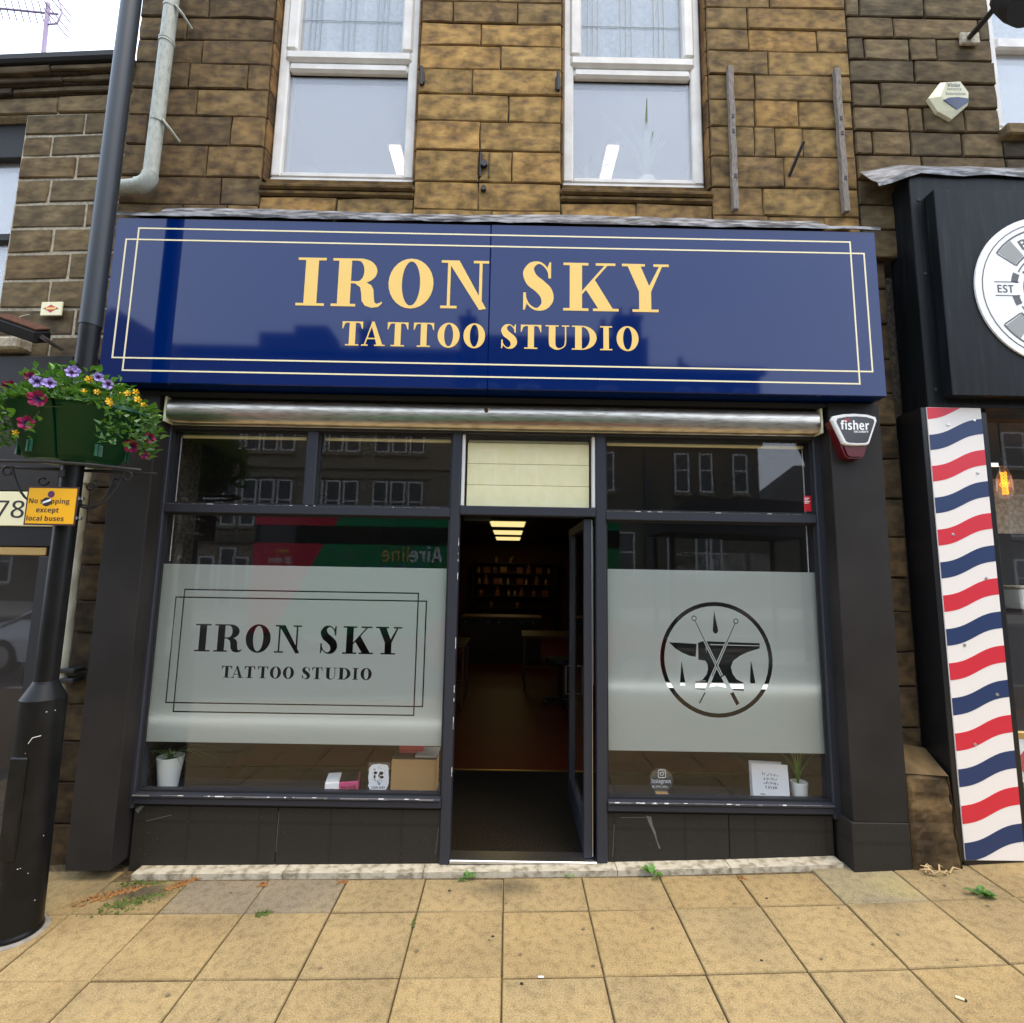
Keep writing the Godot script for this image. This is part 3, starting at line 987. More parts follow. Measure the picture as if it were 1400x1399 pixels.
	h.tube([v3(-0.215, 4.31, -0.05), v3(-0.215, 4.31, -0.02)], 0.022, 10)
	h.tube([v3(-0.215, 4.13, -0.05), v3(-0.215, 4.13, -0.018)], 0.018, 10)
	put("iron_fixing", h, M["iron"], t)
	for c in [[-0.655, 4.94], [0.275, 4.92]]:
		var b := MB.new()
		b.box(v3(c[0] - 0.018, c[1] - 0.04, -0.05), v3(c[0] + 0.018, c[1] + 0.05, -0.018), 0.006)
		b.tube([v3(c[0], c[1] - 0.06, -0.02), v3(c[0], c[1] + 0.07, -0.012)], 0.012, 8)
		put("shutter_pin", b, M["iron"], t)
	# rooms behind the upper windows
	var room := Node3D.new()
	room.name = "upstairs_room"
	add_child(room)
	room.set_meta("kind", "structure")
	put("floor", boxed(v3(-2.6, 3.9, -5.6), v3(2.28, 4.0, -0.33)), M["dark_wood"], room)
	put("ceiling", boxed(v3(-2.6, 6.75, -5.6), v3(2.28, 6.9, -0.33)), M["upstairs_wall"], room)
	put("back_wall", boxed(v3(-2.6, 4.0, -5.7), v3(2.28, 6.75, -5.6)), M["upstairs_wall"], room)
	put("side_wall", boxed(v3(-2.62, 4.0, -5.6), v3(-2.5, 6.75, -0.33)), M["upstairs_wall"], room)
	put("side_wall", boxed(v3(2.16, 4.0, -5.6), v3(2.28, 6.75, -0.33)), M["upstairs_wall"], room)
	put("roof", boxed(v3(-2.63, 7.0, -6.5), v3(2.29, 7.15, 0.1)), M["slate"], room)
	for s in [-2.63, 2.17]:
		put("flank_wall", boxed(v3(s, -0.3, -6.5), v3(s + 0.12, 3.9, -0.41)), M["inner_side_wall"], room)
	for k in 2:
		var x: float = [-1.47, 1.155][k]
		var z0: float = [-2.86, -2.68][k]
		var hl: float = [0.38, 0.26][k]
		var lamp := thing("ceiling_light", ["white tube light on the ceiling behind the left upper window", "white tube light on the ceiling behind the right upper window, over the plants"][k], "ceiling light", v3(x, 6.70, z0))
		put("tube_light", boxed(v3(-0.07, -0.04, -hl), v3(0.07, 0.0, hl), 0.012), M["tube_light"], lamp)
		put("housing", boxed(v3(-0.08, 0.001, -hl - 0.02), v3(0.08, 0.045, hl + 0.02), 0.005), M["white_plastic"], lamp)
		var al := AreaLight3D.new()
		al.name = "lamp_light"
		al.area_size = Vector2(0.14, hl * 2.0)
		al.light_energy = 0.05
		al.light_color = Color(1, 0.97, 0.85)
		al.shadow_enabled = true
		lamp.add_child(al)
		al.position = v3(0, -0.05, 0)
		al.rotation_degrees = v3(-90, 0, 0)

# ---------------------------------------------------------------- shop front
func cut_film(called: String, x0: float, y0: float, x1: float, y1: float, holes: Array, parent: Node):
	var c := CSGCombiner3D.new()
	c.name = numbered(parent, called)
	var s := CSGBox3D.new()
	s.name = "sheet"
	s.size = v3(x1 - x0, y1 - y0, 0.0016)
	s.position = v3((x0 + x1) / 2, (y0 + y1) / 2, -0.0505)
	c.add_child(s)
	for h in holes:
		for q in Geometry2D.offset_polygon(h, 0.0004):
			var p := CSGPolygon3D.new()
			p.name = "cut"
			var big := PackedVector2Array()
			for w in q:
				if big.is_empty() or big[-1].distance_to(w * 100.0) > 0.02:
					big.append(w * 100.0)
			p.polygon = big
			p.depth = 3.0
			p.operation = CSGShape3D.OPERATION_SUBTRACTION
			p.position = v3(0, 0, -0.035)
			p.scale = Vector3.ONE * 0.01
			c.add_child(p, true)
	c.material_override = M["frosted_film"]
	parent.add_child(c)

func flat_line(a: Vector2, b: Vector2, w: float) -> PackedVector2Array:
	var n := (b - a).normalized().orthogonal() * w * 0.5
	return PackedVector2Array([a - n, b - n, b + n, a + n])

func ring(cx: float, cy: float, r0: float, r1: float) -> Array:
	return [band(arc(cx, cy, r1, r1, -90, 90, 24), arc(cx, cy, r0, r0, -90, 90, 24)), band(arc(cx, cy, r1, r1, 90, 270, 24), arc(cx, cy, r0, r0, 90, 270, 24))]

func emblem(cx: float, cy: float) -> Array:
	var u := func(a: Array) -> PackedVector2Array:
		var p := PackedVector2Array()
		for i in range(0, a.size(), 2):
			p.append(Vector2(cx + (a[i] - 699) * 0.000618, cy - (a[i + 1] - 646) * 0.000622))
		return p
	var out: Array = ring(cx, cy, 0.311, 0.335)
	var body: PackedVector2Array = u.call([525, 497, 575, 480, 1123, 492, 1120, 540, 1000, 578, 930, 610, 860, 660, 835, 720, 850, 780, 885, 830, 950, 860, 952, 935, 830, 932, 780, 908, 700, 892, 620, 908, 580, 932, 490, 926, 490, 860, 560, 838, 600, 790, 615, 740, 610, 692, 590, 662, 525, 655])
	var na: PackedVector2Array = u.call([500, 285, 745, 800])
	var nb: PackedVector2Array = u.call([892, 305, 650, 805])
	var pieces: Array = [body]
	var slits: Array = [flat_line(na[0], na[1], 0.017), flat_line(nb[0], nb[1], 0.017)]
	slits.append(u.call([640, 790, 670, 800, 600, 960, 570, 950]))
	slits.append(u.call([740, 815, 775, 795, 855, 945, 815, 965]))
	slits.append(u.call([640, 506, 1118, 512, 1118, 519, 640, 516]))
	slits.append(u.call([532, 505, 541, 505, 533, 570]))
	slits.append(u.call([600, 520, 608, 520, 602, 610]))
	slits.append(u.call([500, 856, 590, 852, 590, 846, 500, 850]))
	slits.append(u.call([850, 868, 940, 866, 940, 860, 850, 860]))
	for s in slits:
		var next: Array = []
		for p in pieces:
			for q in Geometry2D.clip_polygons(p, s):
				if not Geometry2D.is_polygon_clockwise(q) and q.size() > 2:
					next.append(q)
		pieces = next
	out.append_array(pieces)
	out.append(u.call([245, 497, 300, 498, 512, 507, 500, 628, 440, 620, 370, 592, 305, 553]))
	out.append(u.call([690, 185, 708, 290, 725, 380, 712, 405, 686, 405, 672, 380, 680, 290]))
	out.append(u.call([362, 665, 392, 870, 392, 895, 345, 895, 343, 870]))
	out.append(u.call([1030, 650, 1052, 770, 1065, 855, 1050, 878, 1028, 876, 1014, 850, 1020, 770]))
	out.append(flat_line(na[0], na[1], 0.0042))
	out.append(flat_line(nb[0], nb[1], 0.0042))
	for c in [u.call([493, 266]), u.call([900, 287])]:
		out.append_array(ring(c[0].x, c[0].y, 0.0105, 0.0155))
	out.append(u.call([575, 955, 585, 962, 527, 1058, 518, 1052]))
	out.append(u.call([820, 962, 852, 948, 905, 1052, 875, 1070]))
	return out

func shop_front():
	var t := thing("shopfront", "charcoal framed shopfront with frosted windows around the open doorway", "shopfront")
	var f: Material = M["frame_paint"]
	var e := 0.005
	# posts and rails, butted
	for p in [[-2.15, -2.092], [-0.362, -0.306], [0.522, 0.580], [1.862, 1.92]]:
		var y0 := ground(p[0], 0.0) + 0.018 if absf(p[0]) < 1.0 else 0.25
		put("post", boxed(v3(p[0], y0, -0.10), v3(p[1], 2.51, 0.0), e), f, t)
	for s in [[-2.0915, -0.3625], [0.5805, 1.8615]]:
		put("head_rail", boxed(v3(s[0], 2.452, -0.10), v3(s[1], 2.51, -0.001), e), f, t)
		put("transom", boxed(v3(s[0], 1.932, -0.10), v3(s[1], 1.986, -0.001), e), f, t)
		put("sill_rail", boxed(v3(s[0], 0.280, -0.10), v3(s[1], 0.318, 0.010), e), f, t)
		put("sill_ledge", boxed(v3(s[0], 0.3185, -0.10), v3(s[1], 0.334, 0.022), 0.004), f, t)
		put("window_board", boxed(v3(s[0] + 0.001, 0.262, -0.36), v3(s[1] - 0.001, 0.279, -0.101)), f, t)
	put("head_rail", boxed(v3(-0.3055, 2.452, -0.10), v3(0.5215, 2.51, -0.001), e), f, t)
	put("door_head", boxed(v3(-0.3055, 1.948, -0.10), v3(0.5215, 2.004, -0.001), e), f, t)
	put("mullion", boxed(v3(-1.256, 1.9865, -0.10), v3(-1.190, 2.4515, -0.0015), e), f, t)
	# pale strips either side of the light above the door
	for x in [-0.303, 0.501]:
		put("side_strip", boxed(v3(x, 2.006, -0.07), v3(x + 0.018, 2.450, -0.016), 0.002), M["white_plastic"], t)
	# panes
	var gl: Material = M["shop_glass"]
	for p in [[-2.0915, 0.335, -0.3625, 1.9315], [0.5805, 0.335, 1.8615, 1.9315], [-2.0915, 1.9865, -1.2565, 2.4515], [-1.1895, 1.9865, -0.3625, 2.4515], [0.5805, 1.9865, 1.8615, 2.4515], [-0.284, 2.006, 0.50, 2.4515]]:
		put("pane", boxed(v3(p[0], p[1], -0.040), v3(p[2], p[3], -0.034)), gl, t)
	# dark beads round the panes
	for p in [[-2.0915, 0.335, -0.3625, 1.9315], [0.5805, 0.335, 1.8615, 1.9315], [-2.0915, 1.9865, -1.2565, 2.4515], [-1.1895, 1.9865, -0.3625, 2.4515], [0.5805, 1.9865, 1.8615, 2.4515]]:
		var b := MB.new()
		for r in outline(p[0], p[1], p[2], p[3], 0.012):
			b.prism(r, -0.033, -0.024)
		put("glazing_bead", b, M["black_matt"], t)
	# worn white edges on the rails
	var worn := MB.new()
	for s in [[-2.09, -0.37], [0.59, 1.85]]:
		for k in 11:
			var x := rng.randf_range(s[0], s[1] - 0.08)
			var w := rng.randf_range(0.004, 0.03) * (3.0 if rng.randf() < 0.25 else 1.0)
			worn.box(v3(x, rng.randf_range(0.329, 0.3325), 0.0195), v3(x + w, 0.3345, 0.0226))
			if k < 6:
				worn.box(v3(x, 1.9845, -0.006), v3(x + w * 1.2, 1.9868, -0.0002))
	var rub := MB.new()
	for s in [[-2.088, -0.366], [0.584, 1.858]]:
		var x: float = s[0]
		while x < s[1] - 0.1:
			var w := rng.randf_range(0.01, 0.09)
			if rng.randf() < 0.8:
				rub.box(v3(x, rng.randf_range(0.3262, 0.3318), 0.0198), v3(x + w, 0.3342, 0.0223))
			if rng.randf() < 0.5:
				rub.box(v3(x, 1.9848, -0.005), v3(x + w * 0.7, 1.9866, -0.0004))
			x += w + 0.002
	put("rubbed_edge", rub, M["rubbed_grey"], t).set_meta("kind", "stuff")
	for k in 14:
		var y := rng.randf_range(0.4, 1.8)
		worn.box(v3(-0.3072, y, -0.012), v3(-0.3050, y + rng.randf_range(0.005, 0.06), 0.0006))
		worn.box(v3(-2.118, y, -0.002), v3(-2.114, y + rng.randf_range(0.003, 0.012), 0.0006))
	put("worn_edge", worn, M["print_white"], t).set_meta("kind", "stuff")
	# stall risers of dark stone panels
	for q in [[-2.0915, -1.283], [-1.279, -0.3625], [0.5805, 1.268], [1.272, 1.8615]]:
		put("riser_panel", boxed(v3(q[0], ground(q[0], 0) - 0.01, -0.12), v3(q[1], 0.2615, -0.016), 0.002), M["riser"], t)
	for q in [[-2.0915, -0.3625], [0.5805, 1.8615]]:
		put("riser_top", boxed(v3(q[0], 0.2620, -0.12), v3(q[1], 0.2795, -0.022), 0.001), M["black_matt"], t)
	var sc := MB.new()
	for l in [[-1.279, 0.03, -1.277, 0.24], [-2.02, 0.18, -1.88, 0.215], [-0.385, 0.03, -0.372, 0.17], [0.61, 0.03, 0.62, 0.2], [0.655, 0.238, 0.80, 0.241]]:
		sc.prism(flat_line(Vector2(l[0], l[1]), Vector2(l[2], l[3]), 0.0022), -0.016, -0.0148)
	sc.prism(pv([0.80, 0.25, 0.83, 0.245, 0.838, 0.20, 0.852, 0.17, 0.862, 0.12, 0.880, 0.08, 0.872, 0.075, 0.846, 0.15, 0.822, 0.20]), -0.016, -0.0148)
	sc.prism(pv([-2.088, 0.24, -2.055, 0.262, -2.04, 0.26, -2.07, 0.22]), -0.016, -0.0148)
	for k in 60:
		var x := rng.randf_range(-2.05, 1.82)
		if x > -0.4 and x < 0.62:
			continue
		var r := rng.randf_range(0.0012, 0.003)
		var yy := rng.randf_range(0.0, 0.24)
		sc.box(v3(x, yy, -0.0165), v3(x + r, yy + r, -0.0150))
	put("scratches", sc, M["scratch_grey"], t).set_meta("kind", "stuff")
	# frosted film with the lettering and the emblem cut out of it
	var holes: Array = []
	var xs := mapped(X1, 0.553, -1.145)
	var xe := mapped(E1, 0.553, -1.145)
	for l in lettering(NAME_1, xs, xe, 1.110, 0.160):
		holes.append_array(l)
	for l in lettering(NAME_2, mapped(X2, 0.5066, -1.1755), mapped(E2, 0.5066, -1.1755), 0.9615, 0.0675):
		holes.append_array(l)
	holes.append_array(outline(-1.952, 0.762, -0.540, 1.475, 0.0075))
	holes.append_array(outline(-2.000, 0.812, -0.490, 1.429, 0.0075))
	cut_film("frosted_film", -2.089, 0.597, -0.365, 1.622, holes, t)
	cut_film("frosted_film", 0.583, 0.589, 1.859, 1.637, emblem(1.243, 1.115), t)
	# lamp tubes behind the film
	for k in 2:
		var y: float = [0.722, 0.951][k]
		var x0: float = [-2.085, 0.59][k]
		var x1: float = [-0.368, 1.855][k]
		var lamp := thing("strip_light", ["white strip light glowing behind the lettered frosted window left of the door", "white strip light glowing behind the frosted window with the anvil emblem"][k], "strip light", v3((x0 + x1) / 2, y, -0.082))
		put("light_tube", boxed(v3((x0 - x1) / 2, -0.0125, -0.012), v3((x1 - x0) / 2, 0.0125, 0.002), 0.005), M["strip_light"], lamp)
		put("housing", boxed(v3((x0 - x1) / 2, -0.016, -0.030), v3((x1 - x0) / 2, 0.016, -0.0125), 0.002), M["white_plastic"], lamp)
		var al := AreaLight3D.new()
		al.name = "lamp_light"
		al.area_size = Vector2(x1 - x0, 0.02)
		al.light_energy = 0.012
		al.shadow_enabled = true
		lamp.add_child(al)
		al.position = v3(0, 0, 0.003)
		al.rotation_degrees = v3(0, 180, 0)
	# cream blind of three slats above the door, bare rods and bead chains
	for k in 3:
		put("blind_slat", boxed(v3(-0.272, 2.010 + k * 0.1345, -0.070), v3(0.488, 2.010 + k * 0.1345 + 0.1325, -0.064), 0.002), M["blind_cream"], t)
	for s in [[-2.08, -1.26], [-1.18, -0.37], [0.59, 1.855], [-0.27, 0.49]]:
		put("blind_rod", boxed(v3(s[0], 2.416, -0.11), v3(s[1], 2.436, -0.085), 0.006), M["blind_cream"], t)
	for p in [[-2.07, 1.64, 2.41], [1.835, 1.64, 2.41], [0.512, 0.95, 1.90]]:
		var b := MB.new()
		var y: float = p[1]
		while y < p[2]:
			if absf(y - 1.96) > 0.035 or p[0] < 1.0:
				b.box(v3(p[0] - 0.0028, y, -0.0755), v3(p[0] + 0.0028, y + 0.007, -0.070), 0.001)
			y += 0.010
		put("bead_chain", b, M["off_white"], t)
	# red notice in the transom window
	put("red_sticker", boxed(v3(1.806, 2.010, -0.0335), v3(1.858, 2.105, -0.0325)), M["sticker_red"], t)
	var st := put("red_sticker", boxed(v3(1.804, 2.009, -0.0325), v3(1.8595, 2.106, -0.0315)), M["sticker_red"], t)
	for k in 4:
		put("sticker_print", boxed(v3(1.808, 2.088 - k * 0.010, -0.0314), v3(1.808 + [0.030, 0.022, 0.034, 0.026][k], 2.093 - k * 0.010, -0.0310)), M["print_white"], st)
	# metal sill of the doorway
	put("door_sill", boxed(v3(-0.305, ground(0, 0) + 0.02, -0.10), v3(0.521, 0.010, 0.005), 0.004), M["aluminium"], t)
	# open door, swung in on the right
	var d := put("door", boxed(v3(0.452, 0.012, -0.075), v3(0.498, 1.940, -0.030), 0.004), f, t)
	put("stile", boxed(v3(0.452, 0.012, -0.82), v3(0.498, 1.940, -0.765), 0.004), f, d)
	put("rail", boxed(v3(0.453, 1.880, -0.7645), v3(0.497, 1.940, -0.0755), 0.004), f, d)
	put("rail", boxed(v3(0.453, 0.012, -0.7645), v3(0.497, 0.17, -0.0755), 0.004), f, d)
	put("pane", boxed(v3(0.472, 0.1705, -0.7645), v3(0.478, 1.8795, -0.0755)), gl, d)
	put("edge_strip", boxed(v3(0.4985, 0.02, -0.050), v3(0.503, 1.93, -0.030), 0.001), M["aluminium"], d)
	for x in [0.415, 0.535]:
		var b := MB.new()
		var inn := 0.452 if x < 0.45 else 0.498
		b.tube([v3(inn, 0.765, -0.66), v3(x, 0.765, -0.66), v3(x, 0.955, -0.66), v3(inn, 0.955, -0.66)], 0.010, 8)
		put("handle", b, M["black_gloss"], d)
	put("closer", boxed(v3(-0.29, 1.925, -0.16), v3(-0.12, 1.947, -0.101), 0.003), M["black_matt"], t)
	# pilasters
	var pm: Material = M["pilaster_paint"]
	put("pilaster", boxed(v3(-2.353, -0.02, -0.10), v3(-2.112, 2.655, 0.10), 0.003), pm, t)
	put("pilaster", boxed(v3(1.905, 0.285, -0.10), v3(2.212, 2.655, 0.10), 0.003), pm, t)
	put("plinth", boxed(v3(1.888, ground(2.0, 0.1) - 0.01, -0.10), v3(2.205, 0.2845, 0.108), 0.003), M["riser"], t)
	put("pilaster_return", boxed(v3(-2.1515, 0.24, -0.02), v3(-2.1125, 2.45, 0.06), 0.002), M["black_matt"], t)
	put("soffit", boxed(v3(-2.11, 2.628, -0.10), v3(1.90, 2.652, 0.09)), M["black_matt"], t)
	put("head_filler", boxed(v3(-2.15, 2.5105, -0.10), v3(1.92, 2.627, -0.060)), M["black_matt"], t)
	# rounded shutter hood
	var sh := thing("roller_shutter_box", "long bright metal roller shutter hood under the navy sign", "shutter box")
	var sb := MB.new()
	var pr: Array = []
	for k in 15:
		var a := deg_to_rad(lerpf(-90, 95, k / 14.0))
		pr.append(Vector2(-0.010 + 0.094 * pow(maxf(cos(a), 0.0), 0.26) - (0.02 if k == 14 else 0.0), 2.548 + 0.070 * signf(sin(a)) * pow(absf(sin(a)), 0.8)))
	for k in 14:
		var p: Vector2 = pr[k]
		var q: Vector2 = pr[k + 1]
		var na := v3(0, (p.y - 2.548) * 0.55, p.x * 0.8 + 0.014).normalized()
		var nb := v3(0, (q.y - 2.548) * 0.55, q.x * 0.8 + 0.014).normalized()
		for s in 40:
			var xa := lerpf(-2.075, 1.862, s / 40.0)
			var xb := lerpf(-2.075, 1.862, (s + 1) / 40.0)
			var wa := 0.0016 * sin(xa * 3.1) + 0.001 * sin(xa * 7.7 + k)
			var wb := 0.0016 * sin(xb * 3.1) + 0.001 * sin(xb * 7.7 + k)
			sb.tri(v3(xa, p.y, p.x + wa), v3(xb, p.y, p.x + wb), v3(xb, q.y, q.x + wb), na, na, nb)
			sb.tri(v3(xa, p.y, p.x + wa), v3(xb, q.y, q.x + wb), v3(xa, q.y, q.x + wa), na, nb, nb)
	put("hood", sb, M["shutter_metal"], sh)
	for x in [-2.090, 1.866]:
		put("end_plate", boxed(v3(x, 2.470, -0.06), v3(x + 0.012, 2.626, 0.088), 0.003), M["cream_plastic"], sh)
	put("bottom_lip", boxed(v3(-2.075, 2.466, -0.058), v3(1.862, 2.4765, 0.020), 0.002), M["shutter_metal"], sh)
	var bolt := MB.new()
	bolt.tube([v3(-0.155, 2.575, 0.070), v3(-0.155, 2.575, 0.092)], 0.012, 8)
	put("bolt", bolt, M["rust"], sh)

func shop_sign():
	var t := thing("shop_sign", "long glossy navy sign board with gold serif lettering and double gold outline", "sign")
	var z := 0.200
	put("board", boxed(v3(-2.412, 2.662, -0.088), v3(-0.1465, 3.700, z), 0.004), M["sign_blue"], t)
	put("board", boxed(v3(-0.1455, 2.662, -0.088), v3(2.190, 3.702, z + 0.0004), 0.004), M["sign_blue"], t)
	var k := 0
	for r in [[-2.276, 2.732, 2.038, 3.636], [-2.344, 2.808, 2.118, 3.562]]:
		var b := MB.new()
		for q in outline(r[0], r[1], r[2], r[3], 0.0088):
			b.prism(q, z - 0.001, z + 0.0012 + k * 0.0005)
		put("outline", b, M["sign_line"], t)
		k += 1
	var n1 := lettering(NAME_1, X1, E1, 3.156, 0.305)
	var n2 := lettering(NAME_2, X2, E2, 2.913, 0.149)
	for l in n1 + n2:
		var b := MB.new()
		for p in l:
			b.prism(p, z - 0.001, z + 0.0022)
		put("letter", b, M["sign_gold"], t)
	# lead flashing laid over the top, uneven along its edge
	var lb := MB.new()
	var n := 60
	var pts: Array = []
	for i in n + 1:
		var x := lerpf(-2.46, 2.22, float(i) / n)
		var j := rng.randf_range(-0.0022, 0.0022)
		var top := 3.955 + 0.006 * sin(x * 2.7) + rng.randf_range(-0.003, 0.003) - (0.12 if x < -2.35 else 0.0) - (0.05 if x > 2.05 else 0.0)
		pts.append([v3(x, top, -0.044), v3(x, 3.80 + 0.003 * sin(x * 9.0) + j, 0.085 + j), v3(x, 3.735 + j, 0.200), v3(x, 3.728 + j, 0.2105 + j * 0.5), v3(x, 3.709 + 1.2 * j, 0.2115 + j)])
	for i in n:
		for r in 4:
			lb.quad(pts[i][r], pts[i + 1][r], pts[i + 1][r + 1], pts[i][r + 1], v3(0, 0.7, 0.7))
	put("lead_flashing", lb, M["lead"], t)

# ---------------------------------------------------------------- inside the shop
func shop_inside():
	var room := Node3D.new()
	room.name = "shop_room"
	add_child(room)
	room.set_meta("kind", "structure")
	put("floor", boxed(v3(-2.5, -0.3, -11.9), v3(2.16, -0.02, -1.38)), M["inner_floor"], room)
	put("entrance_mat", boxed(v3(-2.14, -0.3, -1.36), v3(1.92, -0.018, -0.105)), M["mat"], room)
	put("brass_strip", boxed(v3(-2.14, -0.1, -1.379), v3(1.92, -0.012, -1.361)), M["brass"], room)
	put("ceiling", boxed(v3(-2.5, 2.515, -11.9), v3(2.16, 2.6, -0.08)), M["inner_ceiling"], room)
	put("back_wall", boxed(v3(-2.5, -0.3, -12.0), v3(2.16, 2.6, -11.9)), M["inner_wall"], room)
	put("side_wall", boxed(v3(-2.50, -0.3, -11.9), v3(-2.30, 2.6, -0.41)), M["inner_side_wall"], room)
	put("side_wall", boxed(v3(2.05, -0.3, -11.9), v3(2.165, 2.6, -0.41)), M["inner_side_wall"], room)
	var labels := ["lit ceiling panel nearest the doorway inside the shop", "middle lit ceiling panel inside the shop", "lit ceiling panel furthest from the doorway"]
	for k in 3:
		var z0: float = [-5.75, -7.62, -9.55][k]
		var z1: float = [-6.65, -8.62, -10.65][k]
		var lamp := thing("ceiling_panel", labels[k], "ceiling light", v3(-0.04, 2.50, (z0 + z1) / 2), 0.0, "ceiling panels in the shop")
		var hz := absf(z1 - z0) / 2
		put("panel_light", boxed(v3(-0.31, -0.012, -hz), v3(0.31, 0.0, hz), 0.003), M["panel_light"], lamp)
		put("frame", boxed(v3(-0.33, 0.001, -hz - 0.02), v3(0.33, 0.014, hz + 0.02)), M["off_white"], lamp)
		var al := AreaLight3D.new()
		al.name = "panel_lamp"
		al.area_size = Vector2(0.62, hz * 2)
		al.light_energy = 0.06
		al.light_color = Color(1.0, 0.80, 0.42)
		al.shadow_enabled = true
		lamp.add_child(al)
		al.position = v3(0, -0.016, 0)
		al.rotation_degrees = v3(-90, 0, 0)
	# dark shelves along the back wall
	var s := thing("shelf_unit", "dark shelves of ornaments along the back wall of the shop", "shelves", v3(-0.05, -0.02, -11.7))
	var w: Material = M["dark_wood"]
	for x in [-0.98, 1.38]:
		put("side_panel", boxed(v3(x - 0.02, 0.0, -0.18), v3(x + 0.02, 1.92, 0.18), 0.003), w, s)
	for y in [0.62, 0.95, 1.28, 1.60, 1.90]:
		put("shelf", boxed(v3(-0.959, y, -0.18), v3(1.359, y + 0.03, 0.19), 0.003), w, s)
	var items := [[-0.75, 0.975, "skull", "left end of the second shelf up"], [-0.28, 0.975, "figure", "second shelf up, left of the middle"], [0.05, 0.975, "vase", "second shelf up, at the middle"], [0.42, 0.975, "figure", "second shelf up, right half"], [0.22, 0.975, "vase", "second shelf up, right of the middle"], [-0.62, 1.305, "figure", "third shelf up, left end"], [-0.30, 1.305, "box", "third shelf up, left half"], [-0.18, 1.305, "vase", "third shelf up, beside the left box"], [0.02, 1.305, "vase", "third shelf up, at the middle"], [0.36, 1.305, "box", "third shelf up, right half"], [0.55, 1.305, "vase", "third shelf up, right end"], [-0.60, 1.625, "box", "fourth shelf up, left end"], [-0.36, 1.625, "skull", "fourth shelf up, beside the framed picture"], [0.36, 1.625, "box", "fourth shelf up, right half"], [0.62, 1.625, "figure", "fourth shelf up, right end"], [0.08, 1.925, "bird", "top of the unit"], [-0.32, 1.925, "vase", "top of the unit, left of the bird"], [0.78, 0.975, "skull", "second shelf up, right end"], [1.10, 0.975, "box", "second shelf up, far right end"], [0.85, 1.305, "figure", "third shelf up, far right"], [1.12, 1.305, "vase", "third shelf up, far right end"], [0.92, 1.625, "box", "fourth shelf up, far right"], [1.2, 1.625, "vase", "fourth shelf up, far right end"], [-0.80, 1.305, "vase", "third shelf up, far left end"], [-0.83, 1.625, "vase", "fourth shelf up, far left end"], [-0.45, 0.645, "skull", "lowest shelf, left half"], [0.30, 0.645, "skull", "lowest shelf, right half"]]
	for it in items:
		var b := MB.new()
		var mm: Material = M["amber_ware"]
		match it[2]:
			"skull":
				b.ball(v3(0, 0.09, 0), v3(0.075, 0.08, 0.085), 7, 10)
				b.box(v3(-0.045, 0.0, 0.01), v3(0.045, 0.05, 0.075), 0.012)
				mm = M["bone"]
			"figure":
				b.lathe(v3(0, 0, 0), [Vector2(0.0, 0.0), Vector2(0.08, 0.0), Vector2(0.07, 0.1), Vector2(0.045, 0.16), Vector2(0.05, 0.2), Vector2(0.04, 0.26), Vector2(0, 0.28)], 10)
				mm = M["bone"]
			"vase":
				b.lathe(v3(0, 0, 0), [Vector2(0.0, 0.0), Vector2(0.035, 0.0), Vector2(0.045, 0.08), Vector2(0.02, 0.14), Vector2(0.028, 0.17), Vector2(0, 0.17)], 10)
				mm = M["pale_bone"]
			"box":
				b.box(v3(-0.09, 0, -0.05), v3(0.09, 0.17, 0.05), 0.006)
			"bird":
				b.lathe(v3(0, 0, 0), [Vector2(0.0, 0.0), Vector2(0.04, 0.0), Vector2(0.02, 0.05), Vector2(0, 0.06)], 8)
				b.ball(v3(0.02, 0.10, 0), v3(0.05, 0.045, 0.035), 6, 8)
				b.ball(v3(0.06, 0.16, 0), v3(0.025, 0.03, 0.025), 6, 8)
				mm = M["pale_bone"]
		var names := {"skull": "skull_ornament", "figure": "figurine", "vase": "small_vase", "box": "keepsake_box", "bird": "bird_ornament"}
		var o := put(names[it[2]], b, mm, self, v3(it[0] - 0.05, it[1] - 0.015, -11.64))
		tag(o, "dim %s on the back shelves, %s" % [names[it[2]].replace("_", " "), it[3]], "ornament", "ornaments on the dark shelves at the back")
	# framed picture that catches the light
	var fp := thing("framed_picture", "small pale framed picture on the upper dark shelf at the back", "picture", v3(-0.16, 1.612, -11.60))
	put("frame", boxed(v3(-0.11, 0, -0.01), v3(0.11, 0.19, 0.012), 0.004), M["brown_wood"], fp)
	put("print", boxed(v3(-0.09, 0.02, 0.0125), v3(0.09, 0.17, 0.014)), M["card_board"], fp)
	# counter with white knobs
	var c := thing("counter", "long low dark counter with a row of white knobs deep in the shop", "counter", v3(0.0, -0.02, -6.6))
	put("worktop", boxed(v3(-0.85, 0.80, -0.30), v3(0.62, 0.835, 0.30), 0.004), M["brown_wood"], c)
	put("cabinet", boxed(v3(-0.83, 0.0, -0.28), v3(0.60, 0.799, 0.26), 0.004), w, c)
	for k in 7:
		var b := MB.new()
		b.ball(v3(-0.78 + k * 0.205, 0.735, 0.272), v3(0.014, 0.014, 0.012), 5, 8)
		put("knob", b, M["white_plastic"], c)
	# work tables by the door
	for k in 2:
		var tb := thing("work_table", ["brown topped work table on the left inside the doorway", "brown topped work table on the right, past the open door"][k], "table", v3([-0.92, 0.62][k], -0.02, [-3.6, -4.6][k]), 0.0)
		put("table_top", boxed(v3(-0.42, 0.72, -0.35), v3(0.42, 0.75, 0.35), 0.004), M["brown_wood"], tb)
		for q in [[-0.38, -0.31], [0.38, -0.31], [-0.38, 0.31], [0.38, 0.31]]:
			put("leg", boxed(v3(q[0] - 0.014, 0, q[1] - 0.014), v3(q[0] + 0.014, 0.7195, q[1] + 0.014), 0.002), M["brown_wood"], tb)
		put("stretcher", boxed(v3(-0.366, 0.30, 0.300), v3(0.366, 0.325, 0.318), 0.002), M["brown_wood"], tb)
